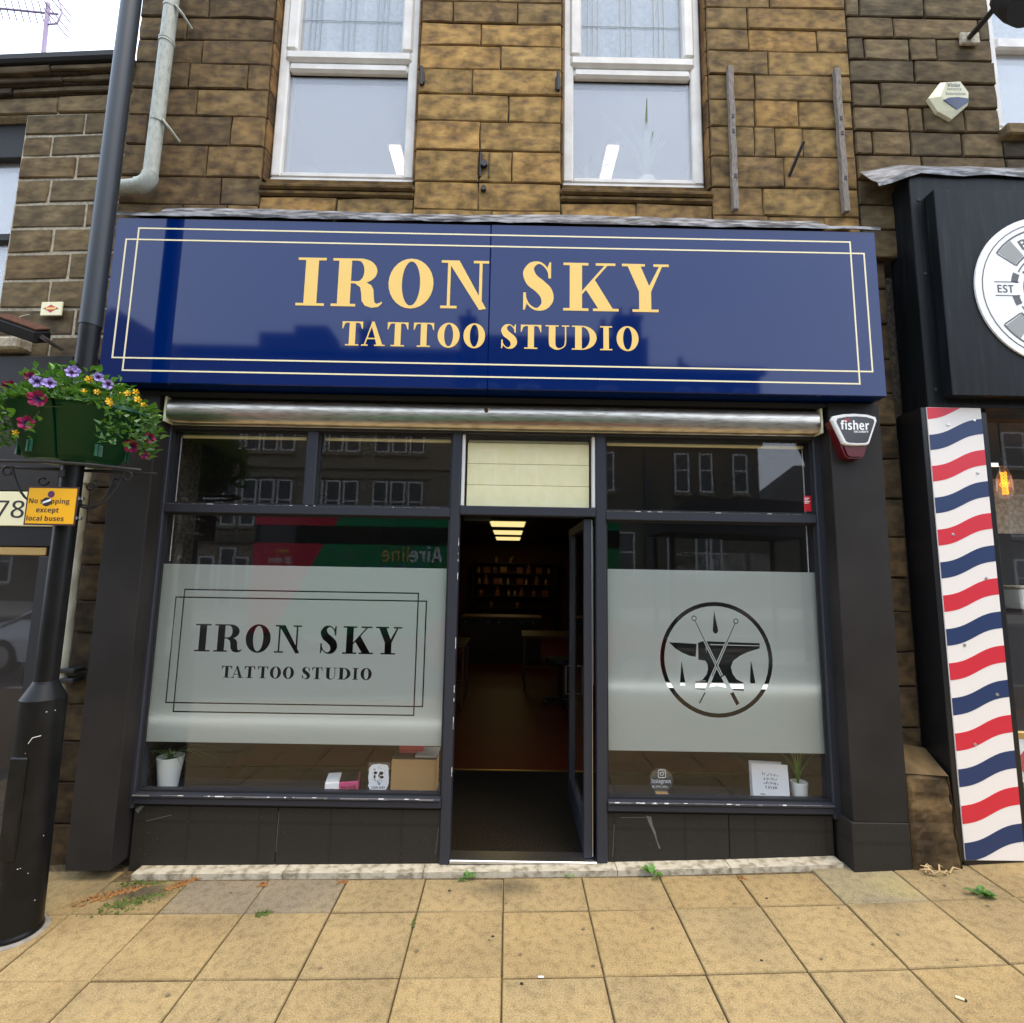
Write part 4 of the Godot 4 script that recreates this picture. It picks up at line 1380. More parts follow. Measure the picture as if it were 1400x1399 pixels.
	var st := thing("stool", "round black stool on the right inside the doorway", "stool", v3(0.66, -0.02, -3.5))
	var sb := MB.new()
	sb.lathe(v3(0, 0.50, 0), [Vector2(0, 0), Vector2(0.17, 0.0), Vector2(0.19, 0.03), Vector2(0.18, 0.08), Vector2(0, 0.09)], 18)
	put("seat", sb, M["black_matt"], st)
	var pb := MB.new()
	pb.tube([v3(0, 0.08, 0), v3(0, 0.50, 0)], 0.025, 10)
	put("pillar", pb, M["black_gloss"], st)
	for k in 5:
		var a := TAU * k / 5
		var b := MB.new()
		b.tube([v3(0, 0.085, 0), v3(cos(a) * 0.22, 0.05, sin(a) * 0.22)], 0.014, 6)
		b.ball(v3(cos(a) * 0.22, 0.025, sin(a) * 0.22), v3(0.025, 0.025, 0.025), 5, 8)
		put("leg", b, M["black_gloss"], st)

# ---------------------------------------------------------------- neighbours
func left_building():
	var t := thing("pale_jointed_building", "lower brown stone building at the left edge with pale mortar joints and a dark cornice", "building", v3(-2.75, 0, -0.08), deg_to_rad(-3.4))
	var pm: Material = M["pale_mortar"]
	var m: Material = M["brown_gritstone"]
	put("wall", boxed(v3(-0.64, 2.93, -0.3), v3(0.14, 4.69, -0.006)), pm, t)
	put("wall", boxed(v3(-6.0, 4.69, -0.3), v3(0.14, 4.90, -0.01)), pm, t)
	put("wall", boxed(v3(-6.0, 2.93, -0.3), v3(-1.75, 4.69, -0.006)), pm, t)
	put("wall", boxed(v3(-1.75, 2.93, -0.3), v3(-0.64, 3.10, -0.006)), pm, t)
	var ys := [2.90, 3.075, 3.265, 3.465, 3.657, 3.836, 4.017, 4.196, 4.366, 4.527, 4.69]
	var js := [[-0.64, -0.25, 0.14], [-0.64, -0.10, 0.14], [-0.64, -0.30, 0.14], [-0.64, -0.19, 0.14], [-0.64, -0.33, 0.14], [-0.64, -0.12, 0.14], [-0.64, -0.40, 0.14], [-0.64, -0.23, 0.14], [-0.64, -0.43, 0.14], [-0.64, -0.21, 0.14]]
	for i in 10:
		course(t, js[i], ys[i], ys[i + 1], 0.001, 0.017, m, func(_x, _y): return rng.randf_range(0.72, 1.05) * (0.7 if i < 2 else 1.0), 0.003, 0.2)
	course(t, [-2.2, -1.2, -0.42, 0.14], 4.69, 4.825, 0.006, 0.010, m, func(_x, _y): return rng.randf_range(1.0, 1.35), 0.006, 0.35)
	for q in [[4.826, 4.878, 0.025], [4.880, 4.928, 0.055], [4.930, 4.984, 0.085]]:
		course(t, spread(-2.4, 0.14, 0.5, 0.9), q[0], q[1], q[2], 0.005, m, func(_x, _y): return rng.randf_range(0.4, 0.7), 0.006, 0.6, "cornice_stone")
		put("cornice_bed", boxed(v3(-6.0, q[0], -0.2), v3(0.14, q[1], q[2] - 0.02)), M["dark_mortar"], t)
	put("gutter", boxed(v3(-6.0, 4.986, -0.02), v3(0.14, 5.052, 0.115), 0.015), M["black_matt"], t)
	var rf := MB.new()
	rf.quad(v3(-6.0, 5.04, 0.02), v3(0.12, 5.04, 0.02), v3(0.12, 7.3, -3.9), v3(-6.0, 7.3, -3.9), Vector3(0, 1, 1))
	put("roof", rf, M["slate"], t)
	put("flank_wall", boxed(v3(-0.02, -0.3, -6.0), v3(0.10, 5.0, -0.31)), M["inner_side_wall"], t)
	# upper window
	var w := put("window", boxed(v3(-1.74, 4.42, -0.16), v3(-0.645, 4.685, -0.06), 0.006), M["black_matt"], t)
	put("sash_bar", boxed(v3(-1.70, 3.80, -0.13), v3(-0.66, 3.86, -0.07), 0.008), M["black_matt"], w)
	put("stile", boxed(v3(-0.665, 3.10, -0.14), v3(-0.645, 4.42, -0.08), 0.004), M["black_matt"], w)
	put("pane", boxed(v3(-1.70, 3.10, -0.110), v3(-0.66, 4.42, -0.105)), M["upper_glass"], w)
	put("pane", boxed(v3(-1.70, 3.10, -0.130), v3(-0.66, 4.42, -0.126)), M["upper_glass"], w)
	put("blind", boxed(v3(-1.70, 3.10, -0.22), v3(-0.66, 4.68, -0.20)), M["curtain"], w)
	# shop below
	put("ledge", boxed(v3(-6.0, 2.955, -0.02), v3(-0.36, 3.035, 0.09), 0.012), M["pale_mortar"], t)
	put("fascia_top", boxed(v3(-6.0, 2.60, -0.2), v3(-0.03, 2.92, 0.05), 0.004), M["black_matt"], t)
	put("fascia", boxed(v3(-6.0, 2.06, -0.2), v3(-0.06, 2.598, 0.008), 0.003), M["pilaster_paint"], t)
	put("door_head", boxed(v3(-6.0, 1.715, -0.2), v3(-0.06, 1.835, 0.004), 0.003), M["black_gloss"], t)
	put("door_trim", boxed(v3(-6.0, 1.66, -0.2), v3(-0.10, 1.712, -0.01), 0.004), M["brass"], t)
	put("door_post", boxed(v3(-0.13, -0.3, -0.2), v3(-0.06, 1.655, 0.002), 0.004), M["black_matt"], t)
	put("fascia_back", boxed(v3(-6.0, 1.836, -0.2), v3(-0.06, 2.058, -0.012)), M["black_matt"], t)
	put("pane", boxed(v3(-6.0, -0.05, -0.052), v3(-0.131, 1.659, -0.046)), M["shop_glass"], t)
	put("dark_hall", boxed(v3(-6.0, -0.3, -1.3), v3(-0.14, 2.9, -1.2)), M["dark_wood"], t)
	put("door_sill", boxed(v3(-6.0, -0.4, -1.2), v3(-0.131, -0.055, 0.01)), M["black_matt"], t)
	# brown stones that show beside the white pipe
	var n := put("number_board", boxed(v3(-0.95, 1.838, -0.011), v3(-0.058, 2.052, 0.016), 0.004), M["number_cream"], t)
	put("number", words("78", -0.440, 1.888, 0.0155, 0.190, 0.108, "Droid Sans", false, 0.002), M["print_black"], n)
	# cable, plate and floodlight
	var c := thing("floodlight", "brown and black floodlight tilted down, on a bracket above the flower troughs", "floodlight", v3(-2.98, 3.03, 0.01), deg_to_rad(-3.4))
	var hd := MB.new()
	hd.T = Transform3D(Basis.from_euler(v3(0.5, 0.1, -0.33)), v3(0, 0, 0.09))
	hd.box(v3(-0.12, -0.05, -0.06), v3(0.12, 0.03, 0.06), 0.012)
	put("housing", hd, M["black_matt"], c)
	var cap := MB.new()
	cap.T = hd.T
	cap.box(v3(-0.115, 0.0301, -0.055), v3(0.115, 0.042, 0.055), 0.006)
	put("cover", cap, M["rust"], c)
	var br := MB.new()
	br.tube([v3(0.10, -0.06, -0.07), v3(0.135, -0.07, 0.02), v3(0.12, -0.05, 0.09)], 0.014, 8)
	put("bracket", br, M["aluminium"], c)
	var wire := MB.new()
	wire.tube([v3(-0.5, 0.09, -0.045), v3(-0.25, 0.085, -0.04), v3(-0.12, 0.06, 0.03)], 0.005, 6)
	put("cable", wire, M["off_white"], c)
	var wire2 := MB.new()
	wire2.tube([v3(-0.13, 0.05, 0.02), v3(-0.15, 0.10, 0.01), v3(-0.14, 0.14, -0.02), v3(-0.11, 0.155, -0.035)], 0.005, 6)
	put("cable", wire2, M["pale_mortar"], c)
	var pl := thing("small_plate", "small pale plate with an orange emblem on the left stone wall", "plate", v3(-2.99, 3.20, -0.075), deg_to_rad(-3.4))
	put("plate", boxed(v3(-0.07, 0.0, 0.0), v3(0.075, 0.095, 0.012), 0.004), M["number_cream"], pl)
	var em := MB.new()
	em.prism(pv([-0.052, 0.048, -0.02, 0.062, 0.0, 0.075, 0.022, 0.062, 0.056, 0.048, 0.022, 0.034, 0.0, 0.020, -0.02, 0.034]), 0.0119, 0.0130)
	put("emblem", em, M["coral"], pl)
	put("emblem", boxed(v3(-0.032, 0.041, 0.0129), v3(0.036, 0.055, 0.0136)), M["sign_gold"], pl)
	# aerial on the roof
	var a := thing("roof_aerial", "television aerial on a leaning mast above the left roofline", "aerial", v3(-5.33, 6.1, -2.0))
	var mast := MB.new()
	mast.tube([v3(0.05, 0, 0), v3(-0.03, 1.85, 0)], 0.022, 8)
	put("mast", mast, M["aerial_metal"], a)
	var bm := MB.new()
	bm.tube([v3(-0.50, 1.70, 0.06), v3(0.08, 1.74, -0.02)], 0.012, 6)
	put("boom", bm, M["aerial_metal"], a)
	for k in 8:
		var b := MB.new()
		var p := v3(-0.50, 1.70, 0.06).lerp(v3(0.08, 1.74, -0.02), k / 8.5)
		b.tube([p + v3(0.01, 0.075, 0.06), p - v3(0.01, 0.075, 0.06)], 0.006, 5)
		put("element", b, M["aerial_metal"], a)
	var rfl := MB.new()
	for y in [1.60, 1.68, 1.80, 1.88]:
		rfl.tube([v3(0.09, y, 0.16), v3(0.09, y, -0.16)], 0.007, 5)
	rfl.tube([v3(0.0, 1.58, 0), v3(0.10, 1.59, 0), v3(0.14, 1.74, 0), v3(0.08, 1.90, 0), v3(-0.02, 1.92, 0)], 0.010, 5)
	put("reflector", rfl, M["aerial_metal"], a)

func wavy_stripes(x0: float, x1: float, y0: float, y1: float, z: float, parent: Node):
	# red and blue bands that rise from left to right on a white panel
	put("board", boxed(v3(x0, y0, z - 0.007), v3(x1, y1, z), 0.001), M["stripe_white"], parent)
	var pitch := 0.190
	var k := 0
	var y := y1 - 0.075
	while y > y0 - 0.12:
		var lowp := PackedVector2Array()
		var topp := PackedVector2Array()
		for i in 13:
			var u := i / 12.0
			var yy := y + 0.105 * (u + 0.10 * sin((u - 0.5) * TAU))
			lowp.append(Vector2(lerpf(x0 + 0.002, x1 - 0.002, u), yy))
			topp.append(Vector2(lerpf(x0 + 0.002, x1 - 0.002, u), yy + 0.093))
		topp.reverse()
		lowp.append_array(topp)
		for q in Geometry2D.intersect_polygons(lowp, rect(x0 + 0.002, y0 + 0.002, x1 - 0.002, y1 - 0.002)):
			var b := MB.new()
			b.prism(q, z - 0.001, z + 0.0012, false)
			put("stripe", b, M["stripe_red" if k % 2 == 0 else "stripe_blue"], parent)
		y -= pitch
		k += 1
	var i := 0
	for s in [[0.12, 2.53], [0.28, 2.56], [0.27, 2.24], [0.09, 1.87], [0.26, 1.62], [0.10, 1.24], [0.26, 0.97], [0.11, 0.70]]:
		var b := MB.new()
		b.lathe(v3(0, 0, 0), [Vector2(0.009, 0), Vector2(0.008, 0.003), Vector2(0.0, 0.004)], 10)
		var o := put("screw", b, M["aluminium"], parent, v3(x0 + s[0], s[1], z + 0.0012))
		o.rotation_degrees.x = 90
		i += 1

func right_building():
	var t := thing("barber_building", "brown coursed stone building at the right edge above the barber's shop", "building")
	var m: Material = M["brown_gritstone"]
	put("wall", boxed(v3(2.2905, 3.7, -0.32), v3(3.30, 7.0, -0.064)), M["dark_mortar"], t)
	put("wall", boxed(v3(3.30, 3.7, -0.32), v3(7.0, 4.655, -0.064)), M["dark_mortar"], t)
	var ys := [3.70, 3.90, 4.08, 4.262, 4.446, 4.628, 4.812, 4.998, 5.175, 5.349, 5.519, 5.69, 5.87, 6.05, 6.23, 6.42, 6.61, 6.80, 7.0]
	var js := {4.262: [2.29, 2.73, 3.30], 4.446: [2.29, 2.41, 2.67, 3.02, 3.30], 4.628: [2.29, 2.67, 2.77, 3.05, 3.30], 4.812: [2.29, 2.49, 3.01, 3.30], 4.998: [2.29, 2.74, 3.30], 5.175: [2.29, 2.40, 2.72, 2.91, 3.30], 5.349: [2.29, 2.62, 3.22, 3.30], 5.519: [2.29, 2.39, 2.85, 3.30]}
	for i in ys.size() - 1:
		var y0: float = ys[i]
		course(t, js.get(y0, spread(2.29, 3.30, 0.3, 0.6)), y0, ys[i + 1], -0.042, 0.010, m, func(_x, _y): return rng.randf_range(0.62, 1.0), 0.004, 0.35)
	put("wall", boxed(v3(4.40, 4.656, -0.32), v3(7.0, 7.0, -0.064)), M["dark_mortar"], t)
	put("wall", boxed(v3(3.3005, 6.22, -0.32), v3(4.3995, 7.0, -0.064)), M["dark_mortar"], t)
	for i in range(5, ys.size() - 1):
		var wide_from: float = 4.42 if ys[i] < 6.2 else 3.32
		course(t, spread(wide_from, 6.2, 0.4, 0.75), ys[i], ys[i + 1], -0.042, 0.010, m, func(_x, _y): return rng.randf_range(0.6, 0.9), 0.004, 0.35)
	for i in 5:
		course(t, spread(3.30, 5.2, 0.35, 0.7), ys[i], ys[i + 1], -0.042, 0.010, m, func(_x, _y): return rng.randf_range(0.35, 0.6), 0.004, 0.35)
	var w := put("window", boxed(v3(3.305, 4.66, -0.22), v3(4.4, 4.725, -0.09), 0.008), M["upvc"], t)
	put("stile", boxed(v3(3.305, 4.7255, -0.22), v3(3.375, 6.2, -0.09), 0.008), M["upvc"], w)
	put("transom", boxed(v3(3.3755, 5.34, -0.22), v3(4.4, 5.43, -0.085), 0.012), M["upvc"], w)
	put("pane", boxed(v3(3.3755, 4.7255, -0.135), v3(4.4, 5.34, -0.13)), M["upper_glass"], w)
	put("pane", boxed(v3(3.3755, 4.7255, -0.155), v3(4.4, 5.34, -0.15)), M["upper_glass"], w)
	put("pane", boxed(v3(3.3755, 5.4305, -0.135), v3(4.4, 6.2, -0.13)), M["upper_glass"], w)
	put("blind", boxed(v3(3.37, 4.72, -0.27), v3(4.4, 6.2, -0.25)), M["curtain"], w)
	put("sill", boxed(v3(3.28, 4.57, -0.16), v3(4.5, 4.655, 0.02), 0.01), m, t)
	# hexagonal alarm box high on the wall
	var a := thing("hexagonal_alarm_box", "cream hexagonal alarm box with a navy lens, high on the right stone wall", "alarm box", v3(2.93, 4.845, -0.035))
	var hx := MB.new()
	var outer := pv([-0.140, 0.005, -0.050, 0.125, 0.075, 0.135, 0.130, 0.040, 0.120, -0.045, 0.005, -0.150, -0.085, -0.095])
	var front := pv([-0.075, 0.000, -0.030, 0.108, 0.070, 0.118, 0.118, 0.036, 0.110, -0.040, 0.030, -0.098])
	hx.prism(outer, 0.0, 0.024)
	var link := [[0, 1, 0, 1], [1, 2, 1, 2], [2, 3, 2, 3], [3, 4, 3, 4], [4, 5, 4, 5], [6, 0, 5, 0]]
	for l in link:
		var oa: Vector2 = outer[l[0]]
		var ob: Vector2 = outer[l[1]]
		var fa: Vector2 = front[l[2]]
		var fb: Vector2 = front[l[3]]
		hx.quad(v3(oa.x, oa.y, 0.024), v3(ob.x, ob.y, 0.024), v3(fb.x, fb.y, 0.042), v3(fa.x, fa.y, 0.042), v3(oa.x + ob.x, oa.y + ob.y, 0.2))
	hx.face(v3(outer[5].x, outer[5].y, 0.024), v3(outer[6].x, outer[6].y, 0.024), v3(front[5].x, front[5].y, 0.042), v3(-0.05, -0.2, 0.2))
	hx.prism(front, 0.024, 0.0422)
	put("casing", hx, M["cream_plastic"], a)
	var ln := MB.new()
	ln.prism(pv([-0.058, -0.028, -0.02, -0.010, 0.04, -0.004, 0.112, -0.014, 0.108, -0.042, 0.030, -0.097, 0.022, -0.094]), 0.041, 0.0455)
	put("lens", ln, M["navy"], a)
	put("lettering", words("Winder", -0.022, 0.076, 0.0420, 0.088, 0.026, "Droid Serif", false, 0.0012), M["navy"], a)
	put("lettering", words("Security", -0.026, 0.044, 0.0420, 0.100, 0.026, "Droid Serif", false, 0.0012), M["badge_mid"], a)
	put("lettering", words("Renovations", -0.038, 0.014, 0.0420, 0.135, 0.022, "Droid Serif", false, 0.0012), M["badge_mid"], a)
	# lamp on a bracket arm
	var l := thing("wall_lamp", "black wall lamp on a bracket arm at the top right, cut by the picture edge", "lamp", v3(3.115, 5.33, -0.035))
	var bp := MB.new()
	bp.box(v3(-0.06, -0.05, 0.0), v3(0.075, 0.045, 0.025), 0.012)
	put("base_plate", bp, M["pale_mortar"], l)
	var arm := MB.new()
	arm.tube([v3(0, 0, 0.02), v3(-0.08, -0.10, 0.20), v3(-0.16, -0.19, 0.36), v3(-0.17, -0.17, 0.40)], 0.018, 8)
	put("arm", arm, M["iron"], l)
	var kn := MB.new()
	kn.ball(v3(-0.165, -0.175, 0.38), v3(0.04, 0.045, 0.04), 6, 10)
	put("knuckle", kn, M["rust"], l)
	var hd := MB.new()
	hd.T = Transform3D(Basis.from_euler(v3(-0.55, 0.35, 0.1)), v3(-0.10, -0.22, 0.42))
	hd.lathe(v3(0, 0, 0), [Vector2(0.0, 0.12), Vector2(0.06, 0.115), Vector2(0.10, 0.06), Vector2(0.125, -0.03), Vector2(0.13, -0.10), Vector2(0.0, -0.10)], 20, 0, TAU, 1.25, 0.8)
	put("shade", hd, M["black_matt"], l)
	# barber's shop front
	var b := thing("barber_shopfront", "black barber's shopfront at the right edge with a striped panel", "shopfront")
	var bk: Material = M["barber_black"]
	put("fascia", boxed(v3(2.512, 2.640, -0.10), v3(7.0, 4.17, 0.10), 0.004), bk, b)
	put("side_panel", boxed(v3(2.470, ground(2.5, 0.05) + 0.02, -0.10), v3(2.4985, 2.639, 0.095), 0.003), M["black_gloss"], b)
	put("striped_backing", boxed(v3(2.499, 0.05, -0.10), v3(2.83, 2.639, 0.090)), M["black_gloss"], b)
	put("window_post", boxed(v3(2.8305, 0.06, -0.10), v3(2.900, 2.639, 0.06), 0.004), M["black_gloss"], b)
	put("stall_riser", boxed(v3(2.9005, 0.04, -0.10), v3(7.0, 0.34, 0.02), 0.004), M["black_gloss"], b)
	put("pane", boxed(v3(2.9005, 0.3405, -0.046), v3(7.0, 2.639, -0.040)), M["shop_glass"], b)
	var sp := put("striped_panel", boxed(v3(2.503, 0.105, 0.0902), v3(2.826, 2.636, 0.0925)), M["stripe_white"], b)
	wavy_stripes(2.500, 2.828, 0.100, 2.6385, 0.100, sp)
	for y in [4.0, 3.5, 2.75]:
		var s := MB.new()
		s.lathe(v3(0, 0, 0), [Vector2(0.012, 0), Vector2(0.010, 0.004), Vector2(0, 0.005)], 8)
		var o := put("screw", s, M["black_matt"], b, v3(2.565, y, 0.1))
		o.rotation_degrees.x = 90
	var lf := MB.new()
	var prev: Array = []
	for i in 41:
		var x := lerpf(2.30, 6.0, i / 40.0)
		var j := rng.randf_range(-0.006, 0.006)
		var sag := 0.10 * maxf(0.0, 1.0 - (x - 2.30) / 0.22)
		var q: Array = [v3(x, 4.36 - sag * 0.6 + j, -0.03), v3(x, 4.265 - sag + j, 0.06), v3(x, 4.205 - sag + j, 0.112), v3(x, 4.168 - sag + 1.5 * j, 0.118 + j * 0.6)]
		if i > 0:
			for r in 3:
				lf.quad(prev[r], q[r], q[r + 1], prev[r + 1], v3(0, 0.6, 0.7))
		prev = q
	put("lead_flashing", lf, M["lead"], b)
	# sign board with round badge
	var s := thing("barber_sign", "black raised sign board with a round white badge, over the barber's shop", "sign", v3(0, 0, 0))
	put("board", boxed(v3(2.600, 2.690, 0.1005), v3(6.4, 4.02, 0.172), 0.003), bk, s)
	badge(3.268, 3.36, 0.182, s)
	# inside the barber's window
	var room := Node3D.new()
	room.name = "barber_room"
	add_child(room)
	room.set_meta("kind", "structure")
	put("back_wall", boxed(v3(2.2, -0.2, -3.6), v3(7.0, 2.7, -3.5)), M["inner_side_wall"], room)
	put("side_wall", boxed(v3(2.18, -0.2, -3.5), v3(2.30, 2.7, -0.41)), M["inner_side_wall"], room)
	put("ceiling", boxed(v3(2.3, 2.66, -3.5), v3(7.0, 2.75, -0.11)), M["inner_ceiling"], room)
	put("floor", boxed(v3(2.3, -0.2, -3.5), v3(7.0, 0.03, -0.11)), M["dark_wood"], room)
	put("window_board", boxed(v3(2.9, 0.33, -0.5), v3(7.0, 0.36, -0.101)), M["dark_wood"], room)
	put("panelling", boxed(v3(2.9, 1.95, -0.62), v3(7.0, 2.35, -0.60)), M["pale_mortar"], room)
	var lamp := thing("filament_lamp", "glowing orange filament bulb hanging in the barber's window", "lamp", v3(3.275, 2.25, -0.25))
	var fb := MB.new()
	for k in 4:
		var pts: Array = []
		for i in 13:
			var a2 := i * 0.9 + k * PI / 2
			pts.append(v3(cos(a2) * 0.014, 0.075 - i * 0.0125, sin(a2) * 0.014))
		fb.tube(pts, 0.0035, 5)
	put("filament_light", fb, M["filament_light"], lamp)
	var ol := OmniLight3D.new()
	ol.name = "bulb_light"
	ol.light_energy = 0.03
	ol.light_color = Color(1, 0.55, 0.15)
	ol.light_size = 0.03
	ol.omni_range = 6.0
	ol.shadow_enabled = true
	lamp.add_child(ol)
	var gb := MB.new()
	gb.lathe(v3(0, 0, 0), [Vector2(0, -0.11), Vector2(0.03, -0.10), Vector2(0.045, -0.05), Vector2(0.04, 0.04), Vector2(0.018, 0.10), Vector2(0.018, 0.12)], 14)
	put("glass_bulb", gb, M["acrylic"], lamp)
	var cd := MB.new()
	cd.tube([v3(0, 0.12, 0), v3(0, 0.49, 0)], 0.006, 6)
	cd.tube([v3(0, 0.115, 0), v3(0, 0.17, 0)], 0.02, 8)
	put("cord", cd, M["black_matt"], lamp)
	var tl := thing("strip_light", "short white strip light beside the orange bulb in the barber's window", "strip light", v3(3.25, 2.385, -0.30))
	put("light_tube", boxed(v3(-0.085, -0.012, -0.012), v3(0.05, 0.012, 0.012), 0.005), M["strip_light"], tl)
	var ol2 := AreaLight3D.new()
	ol2.name = "strip_lamp"
	ol2.area_size = Vector2(0.13, 0.02)
	ol2.light_energy = 0.005
	ol2.shadow_enabled = true
	tl.add_child(ol2)
	ol2.position = v3(-0.018, -0.014, 0)
	ol2.rotation_degrees = v3(-90, 0, 0)
	var bx := thing("dispenser_box", "white angular box inside the barber's window", "box", v3(3.215, 1.43, -0.16))
	put("box", boxed(v3(-0.06, 0, -0.06), v3(0.075, 0.13, 0.06), 0.008), M["off_white"], bx)
	put("lid", boxed(v3(-0.065, 0.1305, -0.065), v3(0.08, 0.15, 0.065), 0.006), M["pale_mortar"], bx)
	put("shelf_bracket", boxed(v3(-0.09, -0.03, -0.09), v3(0.12, -0.001, 0.09), 0.004), M["dark_wood"], bx)
	var hs := thing("hairdryer", "pale cable and dark round dryer hanging under the white box in the barber's window", "hairdryer", v3(3.275, 1.28, -0.16))
	var hb := MB.new()
	hb.tube([v3(0.02, 0, 0), v3(0.02, 0, 0.09)], [0.055, 0.05], 14)
	put("body", hb, M["black_gloss"], hs)
	var rg := MB.new()
	for k in 1:
		var pts: Array = []
		for i in 17:
			pts.append(v3(0.02 + cos(i * TAU / 16) * 0.056, sin(i * TAU / 16) * 0.056, 0.09))
		rg.tube(pts, 0.006, 6, false)
	put("rim", rg, M["aluminium"], hs)
	var hc := MB.new()
	hc.tube([v3(-0.03, 0.02, 0.05), v3(-0.06, -0.04, 0.06), v3(-0.065, -0.12, 0.05), v3(-0.09, -0.17, 0.05)], 0.007, 6)
	put("cable", hc, M["off_white"], hs)
	var pf := thing("gilt_picture", "gilt framed picture with an orange figure low in the barber's window", "picture", v3(3.20, 0.362, -0.20))
	put("frame", boxed(v3(-0.10, 0.0, -0.015), v3(0.30, 0.045, 0.015), 0.008), M["brass"], pf)
	put("frame", boxed(v3(-0.10, 0.285, -0.015), v3(0.30, 0.33, 0.015), 0.008), M["brass"], pf)
	put("picture", boxed(v3(-0.099, 0.0455, -0.012), v3(0.30, 0.2845, 0.004)), M["print_white"], pf)
	var og := MB.new()
	og.prism(pv([-0.08, 0.11, -0.07, 0.17, -0.03, 0.215, 0.03, 0.22, 0.03, 0.10, -0.02, 0.08]), 0.003, 0.008)
	put("figure", og, M["coral"], pf)
	# block of rough stone at the foot
	var sb := thing("stone_block", "weathered brown stone block with sloped top on the pavement beside the striped panel", "stone block", v3(2.208, ground(2.3, 0.1) - 0.01, 0.0))
	var bm := MB.new()
	bm.tinted = true
	bm.col = Color(1.25, 1.15, 1.0)
	var y1 := 0.515
	var q := [v3(0, 0, 0.115), v3(0.255, 0, 0.125), v3(0.262, 0, -0.08), v3(0, 0, -0.08), v3(0.004, y1 - 0.02, 0.10), v3(0.235, y1 - 0.03, 0.105), v3(0.262, y1 + 0.06, -0.08), v3(0, y1 + 0.10, -0.08)]
	# front as a bumpy grid
	var gx := 12
	var gy := 22
	var lump := noise(17, 9.0, 4)
	var grid: Array = []
	for j in gy + 1:
		var row: Array = []
		for i in gx + 1:
			var p: Vector3 = q[0].lerp(q[1], float(i) / gx).lerp(q[4].lerp(q[5], float(i) / gx), float(j) / gy)
			p.z += 0.016 * lump.get_noise_2d(p.x, p.y) - (0.012 if i == 0 or i == gx or j == gy else 0.0)
			row.append(p)
		grid.append(row)
	var tint := func(p: Vector3) -> Color:
		var dirt: float = (0.85 + 0.9 * lump.get_noise_2d(p.x * 0.6 + 9.0, p.y * 0.6)) * (1.0 if p.y > 0.17 else 0.6)
		return Color(0.72, 0.64, 0.54) * clampf(dirt, 0.3, 1.6)
	for j in gy:
		for i in gx:
			var p := [grid[j][i], grid[j][i + 1], grid[j + 1][i + 1], grid[j + 1][i]]
			bm.face(p[0], p[1], p[2], Vector3.BACK, tint.call(p[0]), tint.call(p[1]), tint.call(p[2]))
			bm.face(p[0], p[2], p[3], Vector3.BACK, tint.call(p[0]), tint.call(p[2]), tint.call(p[3]))
	bm.col = Color(0.7, 0.64, 0.55)
	bm.quad(q[4], q[5], q[6], q[7], Vector3.UP)
	bm.quad(q[0], q[4], q[7], q[3], Vector3.LEFT)
	bm.quad(q[1], q[5], q[6], q[2], Vector3.RIGHT)
	put("block", bm, m, sb)

